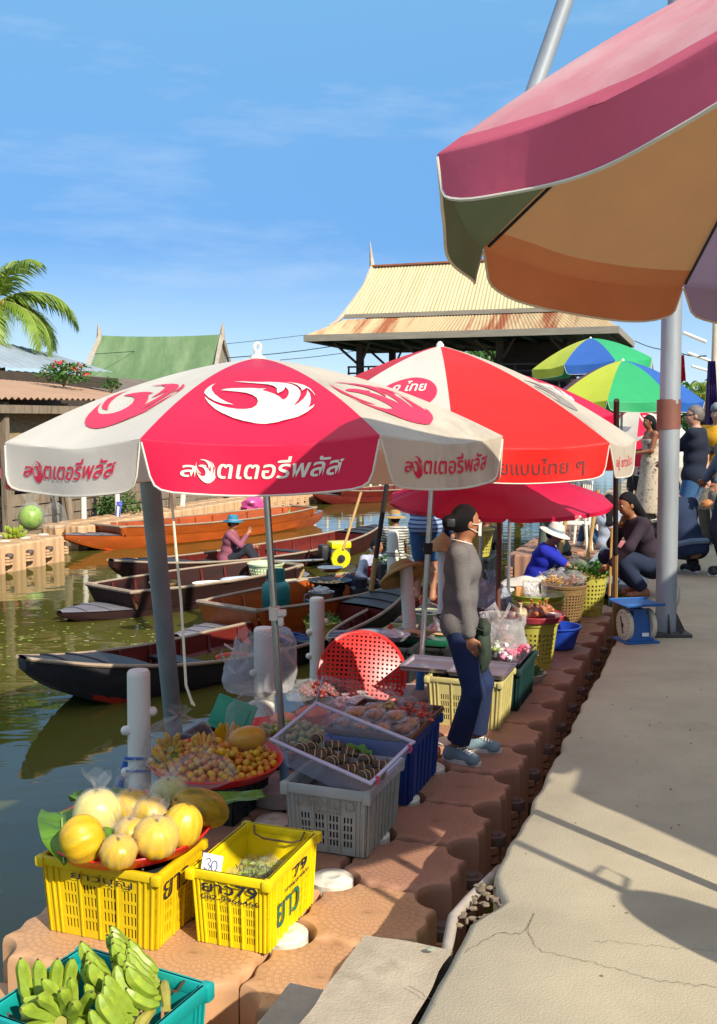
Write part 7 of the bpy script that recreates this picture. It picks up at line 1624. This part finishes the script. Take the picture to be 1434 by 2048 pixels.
person('person in pale blue striped shirt and denim shorts standing in a boat behind the stalls', p, (.2, 1, 0), 1.72, .93, hands=[(.1, .28, .95), (-.12, .3, .95)], top=stripes('shirt_striped_blue', '#8fa3c4', '#39486a', 6), bot=m_ldenim, leg=.42, sleeve=.4, h=.012, fat=1.15, face=False)
p = at(884, 1160, 13.2); person('person in dark navy clothes behind the conical straw hat', p, (.6, -.6, 0), 1.6, .55, hands=[(.3, -.2, .6), (.1, -.3, .6)], feet=[(.2, -.1, 0), (.1, -.2, 0)], top=cl('navy_top', '#1a2440'), bot=cl('navy_trousers', '#171c30'), h=.014)
p = at(968, 1180, 12.6); p.z = ZD; person('person in dark clothes sitting low behind the standing woman', p, (-.5, -.8, 0), 1.5, .3, (0, -.1, 1), hands=[(-.2, -.25, .3), (.1, -.3, .3)], feet=[(-.1, -.4, 0), (.1, -.4, 0)], kh=[(0, 0, 1), (0, 0, 1)], top=cl('black_top', '#1c1c22'), bot=cl('black_trousers', '#202026'), h=.013, skin=m_skin3)
# cooks and sellers in the boats
p = at(745, 1165, 13.9); p.z = ZW - .02
w3, j3 = person('woman in pale blouse and red apron cooking in a boat', p, (.35, -.9, 0), 1.56, .22, (.06, -.1, 1), head=(.75, -.6, -.15), hands=[(-.02, -.38, .35), (.33, -.33, .35)], feet=[(-.1, -.42, .02), (.2, -.42, .02)], kh=[(-.6, -.2, .7), (.6, -.2, .7)], eh=[(-1, 0, -.4), (1, .2, -.4)], top=cl('pale_blouse', '#a4a6b8'), bot=cl('navy_jeans', '#1c2740'), sleeve=.9, h=.011)
q = j3['P']; mb = MB(); f3 = j3['f'] * .125
def apr(a, b): wv = .10 + .05 * (b < .45); c = q(.36 - .40 * b, (a - .5) * 2 * wv, 0) + f3 * (1.02 + .12 * math.sin(math.pi * a)); return c
mb.grid(apr, 10, 12); mb.tube([q(.36, .08, .11), q(.44, .06, .07), q(.48, .05, -.02)], .012, 5); mb.tube([q(.36, -.08, .11), q(.44, -.06, .07), q(.48, -.05, -.02)], .012, 5); mb.build('apron', cl('apron_red', '#b01c28', col2='#d8b060', thr=.66, soft=.04, scale=20), w3)
p = at(455, 1162, 16.6); p.z = ZW
person('woman in dusty pink top and blue hat sitting in a boat, hand at mouth', p, (1, -.12, 0), 1.55, .24, (.18, 0, 1), head=(.97, -.2, -.05), hands=[(.34, -.10, .66), (.42, .12, .42)], feet=[(.55, -.1, .03), (.55, .12, .03)], kh=[(0, 0, 1), (0, 0, 1)], eh=[(.4, -.5, -1), (0, .3, -1)], top=cl('dusty_pink', '#8f5060'), bot=cl('dark_trousers', '#23242e'), hat=('bucket', M('hat_blue', '#2a7f9a', .85, .12, 12, .3, 60, col2='#3f95ae', thr=.6)), h=.012, sleeve=.97, fat=1.12)
p = at(790, 1150, 16.5); p.z = ZW; person('person in black and white striped shirt and straw hat in a far boat', p, (.2, 1, 0), 1.6, .3, hands=[(.2, .3, .3), (-.2, .3, .3)], feet=[(.1, .4, 0), (-.1, .4, 0)], kh=[(0, 0, 1), (0, 0, 1)], top=stripes('shirt_striped_black', '#c4bfb4', '#2a2a2e', 7), bot=m_denim, hat=('sun', M('straw', '#b08a50')), h=.013, sleeve=.5, face=False)
# people squatting on the walkway edge
p = G(1292, 1190, 0)
w4, j4 = person('squatting woman in dark plum jacket, chin on her hand, at the walkway edge', p, (-.95, -.2, 0), 1.55, (.06, .02, .27), (-.42, -.06, .9), head=(-.92, -.25, -.3), hands=[(-.22, .07, .60), (-.36, -.16, .30)], feet=[(-.06, .09, 0), (-.06, -.10, 0)], kh=[(-1, .1, .75), (-1, -.1, .75)], eh=[(-.5, .4, -1), (-.2, -.6, -.3)], top=cl('plum_jacket', '#2c1f2c'), bot=cl('navy_jeans', '#1c2740'), hair='long', h=.0105, sleeve=.95, shoe=None)
stick('thin bamboo rod held by the squatting woman in plum', p + Vector((-.37, -.18, .02)), p + Vector((-.36, -.17, .62)), .012, m_bam)
p = G(1378, 1148, 0)
w5, j5 = person('person in navy jacket squatting on the walkway behind the lamp post', p, (-.35, .9, 0), 1.68, (.0, -.02, .28), (-.2, .3, .9), head=(-.7, .6, -.4), hands=[(-.1, .42, .38), (-.3, .3, .36)], feet=[(.08, .12, 0), (-.16, .1, 0)], kh=[(.1, 1, .8), (-.5, 1, .8)], top=cl('navy_jacket', '#1b2a48', col2='#2c4060', thr=.6), bot=cl('black_jeans', '#17181f'), hair='short', h=.011, shoe=m_blk, fat=1.02, face=False)
mb = MB(); mb.tube([j5['P'](.02, .2, -.02), j5['P'](.02, .1, -.14), j5['P'](.02, -.1, -.14), j5['P'](.02, -.2, -.02)], .03, 8); mb.build('belt_pouch', cl('camo', '#6a7f94', col2='#28384c', thr=.5, soft=.05), w5)
# standing visitors on the walkway
p = at(1385, 1122, 11.6); p.z = 0
w6, j6 = person('man in navy t shirt and jeans holding a clear bag by the lamp post', p, (-.8, .55, 0), 1.72, .94, (0, 0, 1), head=(-.95, .15, -.05), hands=[(.11, -.12, .84), (-.3, .25, 1.05)], eh=[(.5, -.6, 0), (-.2, -.5, -.6)], top=cl('navy_tee', '#131c30'), bot=m_ldenim, sleeve=.42, skin=m_skin2, hair='short', hm=m_hairg, h=.011, fat=1.03, shoe=m_dark)
mb = MB(); mb.tube([j6['hc'] + j6['hr'] * a + j6['hf'] * b + j6['hu'] * .012 for a, b in ((-.072, 0), (-.06, .085), (0, .1), (.06, .085), (.072, 0))], .007, 6); mb.build('sunglasses', m_blk, w6)
wr = j6['arms'][0][2]; bg = bag('clear carrier bag of snacks held by the man in navy', p + wr + Vector((0, -.02, -.36)), .12, .32, 61); mb = MB(); mb.ball((0, 0, .06), (.07, .06, .05), 12, 8, amp=.4); mb.build('snacks', m_cake[0], bg)
p = at(1428, 1090, 12.7); p.z = 0
w7, j7 = person('older man in yellow t shirt and cap with a camera round his neck', p, (-.7, -.7, 0), 1.76, .95, head=(-.35, -.93, -.05), hands=[(-.30, -.18, 1.16), (.1, -.3, 1.0)], eh=[(-.3, .4, -1), (.8, 0, -.4)], top=cl('yellow_tee', '#d89a10'), bot=cl('khaki_trousers', '#5f584c'), sleeve=.42, skin=m_skin2, hair='short', hm=m_hairg, hat=('cap', cl('cap_grey', '#7d8690')), h=.011, fat=1.06, shoe=m_dark)
mb = MB(); c = j7['P'](.22, 0, .17); mb.rbox((0, 0, 0), (.13, .08, .085), .012); mb.cyl((0, -.03, 0), (-.02, -.11, -.005), .036, n=14); o = mb.build('camera', m_blk); place(o, p + c, R(-40)); tag(o, 'black camera hanging on the chest of the man in yellow', 'camera')
mb = MB(); mb.tube([j7['P'](.25, .05, .14), j7['P'](.42, .09, .10), j7['P'](.48, .07, .0)], .012, 5, flat=.4); mb.tube([j7['P'](.25, -.05, .14), j7['P'](.42, -.09, .10), j7['P'](.48, -.07, .0)], .012, 5, flat=.4); mb.build('strap', m_blk, w7)
mb = MB(); mb.rbox(j7['P'](-.01, .05, .155), (.2, .14, .1), .03); mb.build('hip_pouch', m_blk, w7)
for k in range(5):
    mb = MB(); z = .335 + .012 * math.sin(k * 2.3); x = -.09 + .045 * k
    c0 = j7['P'](z, x, .128); mb.tube([c0, c0 + Vector((0, 0, .025)), c0 + Vector((.012, 0, .012)), c0 + Vector((-.008, 0, -.03))], .008, 5); mb.build('print', m_blk, w7)
p = at(1298, 1026, 16.0); p.z = 0
person('woman with long black hair in a pale flowered sleeveless dress looking at her phone', p, (-.95, -.1, 0), 1.62, .9, head=(-.95, -.15, -.18), hands=[(-.27, .04, 1.06), (-.26, -.10, 1.04)], eh=[(.3, .3, -1), (.3, -.3, -1)], dress=cl('flower_dress', '#b5a590', col2='#5a4a40', thr=.57, soft=.03, scale=40), hair='long', skin=m_skin3, h=.012, shoe=M('sandal', '#8a7a6a'))
mb = MB(); mb.rbox((0, 0, 0), (.015, .075, .15), .006); o = mb.build('phone', m_blk); place(o, p + Vector((-.36, -.03, 1.10)), rot=(0, R(30), 0)); tag(o, 'dark phone in the hands of the woman in the flowered dress', 'phone')
p = at(1282, 1030, 22.5); p.z = ZD
person('person in black and white patterned shirt and black shorts walking away with a clear bag', p, (.3, .95, 0), 1.68, .93, hands=[(.24, .1, .8), (-.3, .05, .85)], top=cl('hawaiian_shirt', '#b8c4da', col2='#20242c', thr=.55, soft=.03, scale=12), bot=cl('black_shorts', '#171a24'), leg=.4, sleeve=.4, hair='short', hm=m_hairg, skin=m_skin2, h=.014, face=False, fat=1.15, shoe=m_dark)
p = at(1216, 1052, 15.2); p.z = ZD + .12
w8, j8 = person('woman with ponytail in pale top and jeans sitting on the far dock, back turned', p, (.1, .98, 0), 1.58, .12, (0, -.03, 1), hands=[(.25, .25, .2), (-.25, .3, .2)], feet=[(.25, .55, 0), (-.3, .5, 0)], kh=[(.4, 0, 1), (-.4, 0, 1)], top=cl('pale_top', '#a9b6c8'), bot=m_ldenim, sleeve=.45, hair='tail', h=.012, face=False, shoe=m_white)
mb = MB(); mb.tube([j8['P'](.44, -.10, -.09), j8['P'](.2, .02, -.125), j8['P'](.0, .14, -.1)], .01, 5); mb.rbox(j8['P'](-.03, .16, -.1), (.16, .06, .13), .02); mb.build('shoulder_bag', M('bag_pink', '#a8626a', .7, .1, 6), w8)
p = at(1452, 1170, 10.2); p.z = 0
person('person in grey blue jacket cut off by the right edge of the picture', p, (-.9, .3, 0), 1.68, .92, hands=[(-.22, -.18, .78), (-.2, .2, .9)], eh=[(.3, -.6, -.2), (0, .5, -.4)], top=cl('greyblue_jacket', '#5c7084'), bot=cl('dark_jeans', '#252a38'), h=.013, shoe=m_dark)
for i, (px, Y, c, b, f_, l) in enumerate(((1266, 25, '#b8262e', '#23242e', (.2, -1, 0), 'far visitor in red shirt behind the person in patterned shirt'), (1288, 28, '#c8c2b8', '#39424e', (-1, -.2, 0), 'far visitor in pale shirt under the far red umbrella'), (1322, 24, '#3a4048', '#1f2026', (.4, 1, 0), 'far visitor in dark clothes behind the woman in the flowered dress'), (1400, 22, '#8fa0b0', '#5a5048', (-.3, 1, 0), 'far visitor in pale blue behind the man in navy'), (1268, 33, '#d8b848', '#444a58', (0, 1, 0), 'far visitor in yellow walking under the far umbrellas'), (1262, 30, '#7a4a6a', '#2a2a30', (0, -1, 0), 'far visitor in mauve at the left of the crowd'), (1256, 36, '#a03048', '#2a2a30', (.5, -1, 0), 'far visitor in wine red deep in the crowd'), (1280, 38, '#dcdcd4', '#3a3a44', (-.5, 1, 0), 'far visitor in white deep in the crowd'), (1345, 30, '#4a6a8a', '#2a2a30', (0, 1, 0), 'far visitor in steel blue behind the lamp post'), (1300, 21, '#2f4a3a', '#55504a', (-1, .4, 0), 'far visitor in dark green beside the flowered dress'))):
    p = at(px, 1000, Y); p.z = ZD if px < 1300 else 0; person(l, p, f_, 1.6 + .04 * (i % 3), .89, top=cl('far_top%s' % c, c), bot=cl('far_bottom%s' % b, b), sleeve=.45, h=.02, face=False, group='far visitors on the walkway')
# ------------------------------------------------------------------ things in the boats
p = at(552, 1228, 12.4); t = thing('gas_cylinder', 'teal gas cylinder standing in the orange boat', 'gas cylinder', p)
m_gas = M('gas_teal', '#14706a', .45, .2, 6, .15, 30, col2='#0d4f50', thr=.6, coat=.2); mb = MB(); mb.lathe([(.0, 0), (.13, 0), (.15, .02), (.172, .05), (.175, .3), (.165, .36), (.12, .41), (.05, .43), (0, .43)], 32); mb.lathe([(.1765, .20), (.178, .205), (.1765, .21)], 32); mb.build('tank', m_gas, t)
mb = MB(); mb.perf(lambda u, v, d: ((.115 - d) * math.cos(6.283 * u), (.115 - d) * math.sin(6.283 * u), .40 + .15 * v), [i / 24 for i in range(25)], [0, .25, .7, 1], lambda i, j: j == 1 and i % 12 in (1, 2, 3, 4), .006); mb.build('collar', m_gas, t); mb = MB(); mb.cyl((0, 0, .42), (0, 0, .5), .02, n=10); mb.cyl((0, 0, .47), (.06, 0, .47), .012, n=8); mb.build('valve', M('brass', '#a88a48', .35, .1, 9, metal=.8), t)
p = at(660, 1165, 13.3); t = thing('wok', 'wide wok of frying food on a stove in the orange boat', 'wok', p); mb = MB(); mb.lathe([(0, -.07), (.16, -.05), (.25, .0), (.285, .03), (.29, .035), (.27, .025), (.17, -.035), (0, -.055)], 40); mb.build('pan', M('iron', '#33343a', .35, .2, 8, metal=.7), t)
mb = MB(); rd = random.Random(2)
for i in range(46): a = rd.uniform(0, 6.28); q = math.sqrt(rd.random()) * .21; mb.ball((q * math.cos(a), q * math.sin(a), -.03 + .12 * q * q + rd.uniform(0, .03)), (.03, .022, .014), 7, 5, rot=Matrix.Rotation(rd.uniform(0, 6), 3, 'Z'), amp=.4, seed=i)
o = mb.build('fried_food', M('fried_food', '#b89a6a', .6, .3, 30), t)
mb = MB(); mb.tube([(.1, .0, .02), (.22, -.05, .12), (.34, -.1, .2)], [.012, .008, .008], 6); o = mb.build('spatula', m_steel); place(o, p); tag(o, 'metal spatula resting in the wok', 'spatula')
st = thing('stove', 'round black gas stove under the wok', 'stove', (p.x, p.y, ZW - .1)); hh = p.z - .07 - (ZW - .1); mb = MB(); mb.lathe([(.17, 0), (.17, hh - .05), (.2, hh - .02), (.2, hh), (.17, hh)], 24, mod=lambda q, i: 1); mb.build('body', m_dark, st); mb = MB(); mb.lathe([(.2, hh + .0), (.22, hh + .02), (.21, hh + .03)], 24); mb.build('pot_ring', m_dark, st)
p = at(643, 1200, 12.7); t = thing('steel_pot', 'steel pot with a clear bag on top in front of the wok', 'pot', p); mb = MB(); mb.lathe([(0, 0), (.14, 0), (.15, .02), (.155, .1), (.165, .105), (.16, .09), (.14, .01), (0, .01)], 32); mb.build('pot', m_steel, t); mb = MB(); mb.ball((0, 0, .1), (.11, .1, .07), 16, 10, amp=.4, seed=3); mb.build('bag', m_bag, t); mb = MB(); mb.tube([(-.165, 0, .08), (-.21, 0, .06), (-.21, 0, -.1), (-.17, 0, -.2)], .012, 6); mb.build('hose', M('hose_grey', '#76808e', .6, .1, 8), t)
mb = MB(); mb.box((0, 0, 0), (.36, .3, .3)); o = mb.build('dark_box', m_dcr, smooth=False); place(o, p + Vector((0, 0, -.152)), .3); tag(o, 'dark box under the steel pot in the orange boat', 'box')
p = at(668, 1150, 13.9); mb = MB(); mb.lathe([(0, .0), (.1, .005), (.17, .05), (.18, .05), (.11, -.01), (0, -.012)], 30); o = mb.build('steel_bowl', m_steel); place(o, p + Vector((-.05, 0, .06))); tag(o, 'pale steel bowl behind the wok', 'bowl')
for i, (px, py, Y, r, hh, l, m) in enumerate(((722, 1175, 13.2, .09, .12, 'small dark pot right of the wok', 'm_dark'), (735, 1165, 13.5, .1, .05, 'stack of small plates beside the cook', 'm_white'), (772, 1168, 13.5, .12, .06, 'white bowl in front of the cook', 'm_white'))):
    mb = MB(); mb.lathe([(0, 0), (r * .8, 0), (r, hh), (r * 1.06, hh), (r * .92, hh - .01), (r * .7, .012), (0, .012)], 24); o = mb.build('bowl', globals()[m]); q = at(px, py, Y); place(o, q); tag(o, l, 'bowl', 'bowls and pots around the cook')
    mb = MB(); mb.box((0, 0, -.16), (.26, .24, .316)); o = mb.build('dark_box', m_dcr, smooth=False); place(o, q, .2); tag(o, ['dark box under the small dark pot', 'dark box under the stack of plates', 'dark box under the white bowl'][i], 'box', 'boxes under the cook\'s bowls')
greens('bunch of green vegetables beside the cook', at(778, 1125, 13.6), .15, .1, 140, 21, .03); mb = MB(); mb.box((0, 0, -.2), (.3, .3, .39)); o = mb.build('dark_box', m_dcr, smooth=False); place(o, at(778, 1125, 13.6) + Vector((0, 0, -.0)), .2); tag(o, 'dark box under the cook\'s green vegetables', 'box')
# sack, basin, basket in the other boats
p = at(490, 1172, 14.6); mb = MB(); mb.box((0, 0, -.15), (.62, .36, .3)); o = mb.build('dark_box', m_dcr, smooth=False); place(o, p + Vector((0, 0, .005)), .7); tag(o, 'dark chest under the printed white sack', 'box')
t = thing('white_sack', 'white plastic sack printed with blue letters in the dark red boat', 'sack', p, .18); mb = MB()
def sk_(a, b):
    an = 2 * math.pi * a; th = math.pi * b; x = -math.cos(th) * .36; q = math.sin(th) ** .5; return (x, .17 * q * math.cos(an), .085 * q * math.sin(an) * (1 + .2 * noise.noise((x * 6, math.cos(an) * 2, 1))) + .06)
mb.grid(sk_, 30, 20, closeu=True); mb.build('sack', M('sack_white', '#b9bec8', .6, .08, 8, .3, 20), t)
decal('lettering', text_mesh('B61 SB61', .02), lambda x, y: Vector((x, -.155 - .02 * math.cos(y * 20) + y * .35, .075 + y * .95)), m_ink, t, (-.27, -.055, .27, .03), .05)
p = at(425, 1176, 14.3); mb = MB(); mb.lathe([(0, .01), (.17, .01), (.24, .09), (.26, .095), (.2, -.005), (0, -.005)], 32); o = mb.build('basin', m_white); place(o, p); o.scale = (1.1, .8, .8); tag(o, 'oval white basin left of the printed sack', 'basin')
p = at(532, 1160, 15.3); bb = basket('pale green slatted basket in front of the blue hatted woman', p, .2, .27, .26, m_bkw, 30, 4); greens('green vegetables right of the pale green basket', p + Vector((.36, .1, .02)), .16, .12, 120, 31, .03)
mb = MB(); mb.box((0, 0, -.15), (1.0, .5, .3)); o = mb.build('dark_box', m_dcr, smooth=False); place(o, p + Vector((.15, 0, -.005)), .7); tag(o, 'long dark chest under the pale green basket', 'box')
mb = MB(); mb.rbox((0, 0, 0), (.5, .3, .05), .01); o = mb.build('cutting_board', M('board_pale', '#c4b490', .7, .15, 6)); place(o, at(600, 1163, 14.2), .5); tag(o, 'pale wooden board across the boat right of the gas cylinder', 'board'); mb = MB(); mb.tube([(0, 0, 0), (.07, .02, .15)], [.02, .016], 8); o = mb.build('pestle', m_bam); place(o, at(598, 1160, 14.2)); tag(o, 'short wooden pestle on the pale board', 'pestle')
p = at(676, 1128, 17.2); t = thing('boat_engine', 'bright yellow boat engine with black fan housing', 'engine', p, .35); m_eng = M('engine_yellow', '#d8c812', .4, .1, 6, coat=.3)
mb = MB(); mb.rbox((0, 0, .14), (.36, .3, .26), .03); mb.rbox((-.24, .05, .2), (.14, .24, .26), .03); mb.build('block', m_dark, t); mb = MB(); mb.rbox((.02, 0, .33), (.36, .28, .12), .03); mb.build('fuel_tank', m_eng, t); mb = MB(); mb.lathe([(.06, .0), (.165, 0), (.175, .04), (.17, .08), (.06, .08)], 12, rot=Matrix.Rotation(R(90), 3, 'X'), c=(-.02, -.14, .12)); o = mb.build('fan_housing', m_eng, t, sharp=.5); mb = MB(); mb.cyl((-.02, -.15, .12), (-.02, -.245, .12), .065, n=16); mb.cyl((-.02, -.245, .12), (-.02, -.26, .12), .03, n=12); mb.build('pulley', m_dark, o); mb = MB(); mb.tube([(-.3, -.1, .1), (-.8, -.25, .12), (-1.3, -.35, .16)], .02, 8); mb.cyl((-1.3, -.35, .16), (-1.4, -.37, .165), .035, n=10); mb.build('shaft', m_steel, t)
mb = MB(); mb.box((0, 0, -.14), (.5, .4, .26)); o = mb.build('engine_mount', m_dwood, smooth=False); place(o, p, .35); tag(o, 'dark wooden block under the yellow engine', 'block')
# pink bag and green cover in the orange boat
p = at(507, 1022, 25.0); mb = MB(); mb.ball((0, 0, .15), (.28, .2, .2), 18, 12, amp=.5, seed=2); mb.tube([(-.15, 0, .3), (-.1, 0, .5), (0, 0, .52), (.1, 0, .48), (.16, 0, .3)], .03, 6, flat=.4); o = mb.build('pink_bag', M('bag_hot_pink', '#e05aa0', .4, .12, 6, trl=.2)); place(o, p); tag(o, 'hot pink carrier bag in the orange boat', 'plastic bag')
mb = MB(); mb.grid(lambda a, b: ((a - .5) * .9, (b - .5) * .5, .1 + .06 * noise.noise((a * 4, b * 3, 2)) - .3 * (b - .5) ** 2), 16, 10); o = mb.build('green_cover', M('cover_green', '#5fae5a', .5, .2, 4, col2='#8ac48a', thr=.5)); place(o, at(585, 1025, 26), .9); tag(o, 'light green cover over the far end of the orange boat', 'cover')
# folded things in the near boats
p = at(590, 1285, 11.0); mb = MB(); mb.ball((0, 0, 0), (.2, .1, .06), 16, 10, amp=.5, seed=3); o = mb.build('cloth_bundle', cl('navy_cloth', '#1c3560')); place(o, p, .5); tag(o, 'dark blue cloth bundle in the nearest boat', 'cloth'); mb = MB(); mb.ball((0, 0, 0), (.14, .09, .04), 14, 8, amp=.4, seed=4); o = mb.build('cloth_bundle', cl('straw_cloth', '#a88a4a')); place(o, at(664, 1247, 12.2), .2); tag(o, 'straw coloured cloth lying in the boat behind the red basket lid', 'cloth')
stick('pale paddle lying along the nearest boat', at(405, 1352, 10.6), at(300, 1378, 9.6), .022, m_gun, 'paddle', 'paddle')
# cargo lying in the nearer boats
def inb(a, b, t, off=0., dz=-.09): p = a.lerp(b, t); d = (b - a).normalized(); return Vector((p.x - d.y * off, p.y + d.x * off, ZW + dz))
b1a, b1b = G(45, 1352, -.60), G(800, 1175, -.55); b7a, b7b = D(5.7, 2.72), D(10.6, 2.62)
basket('yellow slatted basket standing in the nearest boat', inb(b1a, b1b, .72), .15, .2, .3, m_bky, 26, 5); greens('leafy greens heaped in the yellow basket in the nearest boat', inb(b1a, b1b, .72, 0, .19), .19, .1, 160, 71, .03)
crate('boat_crate', 'blue slatted crate standing in the nearest boat by the bollard', inb(b1a, b1b, .60, .05), .7, .42, .3, .24, m_bcr, handle=False); bag('milky bag lying in the blue crate in the nearest boat', inb(b1a, b1b, .60, .05, .06), .14, .22, 91, m_bag)
crate('boat_crate', 'cream slatted crate in the boat behind the red basket lid', inb(b7a, b7b, .42), RZ, .4, .3, .26, m_ccr, handle=False); bag('clear bag in the cream crate in the boat behind the red lid', inb(b7a, b7b, .42, 0, .1), .14, .24, 92)
basket('pale green basket in the boat beside the straw hat', inb(b7a, b7b, .60), .16, .21, .28, m_bkw, 26, 5); bag('clear bag filling the pale green basket beside the straw hat', inb(b7a, b7b, .60, 0, .05), .16, .3, 93)
for i, (t_, of, c, l) in enumerate(((.48, .1, '#c8452c', 'red basin lying in the nearest boat'), (.53, -.12, '#3f8fae', 'pale blue basin lying in the nearest boat'), (.80, .05, '#b8b4aa', 'grey white basin at the far end of the nearest boat'))):
    mb = MB(); mb.lathe([(0, .01), (.13, .01), (.19, .11), (.205, .115), (.15, 0), (0, 0)], 30); o = mb.build('basin', M('basin' + c, c, .4, .1, 6)); place(o, inb(b1a, b1b, t_, of)); tag(o, l, 'basin')
basket('brown wicker basket in the dark red boat left of the sack', At(330, 1196, 13.6) * 1.0, .15, .2, .22, m_wic, 30, 6, name='wicker_basket')
# plastic chairs on the far dock
def chair(label, p, rz):
    t = thing('plastic_chair', label, 'chair', p, rz, 'white plastic chairs'); mb = MB(); mb.rbox((0, 0, .42), (.42, .42, .03), .012); mb.build('seat', m_white, t)
    mb = MB()
    for k in range(5): mb.rbox((-.16 + .08 * k, .2, .65), (.035, .02, .42), .006)
    mb.rbox((0, .21, .88), (.42, .03, .07), .012); mb.build('backrest', m_white, t)
    for a in (-1, 1):
        for b in (-1, 1): mb = MB(); mb.tube([(a * .19, b * .18, .42), (a * .23, b * .22, 0)], [.028, .018], 8); mb.build('leg', m_white, t)
        mb = MB(); mb.rbox((a * .22, 0, .64), (.04, .4, .025), .008); mb.tube([(a * .22, -.18, .42), (a * .22, -.18, .64)], .018, 6); mb.build('armrest', m_white, t)
for i, (px, Y) in enumerate(((1150, 15.0), (1172, 16.2), (1195, 17.4), (1163, 18.6))):
    q = at(px, 1060, Y); q.z = ZD + .12; chair(['first white plastic chair from the front on the far dock', 'second white plastic chair from the front on the far dock', 'third white plastic chair from the front on the far dock', 'farthest white plastic chair on the far dock'][i], q, 1.2 + .3 * i)
# unseen made-up caster, shaped to throw an oval and pole shadow on the walkway
t = thing('paddle', 'added unseen caster of the oval walkway shadow, out of the picture at right', 'paddle', (1.95, 1.83, 0)); 
mb = MB(); mb.tube([(.0, 0, 0), (0, 0, .95)], .02, 8); mb.build('stand', m_dark, t); mb = MB(); mb.rbox((0, 0, .0), (.3, .3, .03), .01); mb.build('foot', m_dark, t); mb = MB(); mb.ball((0, 0, 1.0), (.16, .14, .28), 20, 14); mb.build('caster_oval', m_wood, t); mb = MB(); mb.tube([(0, 0, 1.25), (0, 0, 1.9)], .02, 8); mb.tube([(.0, 0, 1.3), (.07, .05, 1.34), (.075, .055, 1.42), (.0, 0, 1.4)], .008, 6); mb.build('handle', m_wood, t)
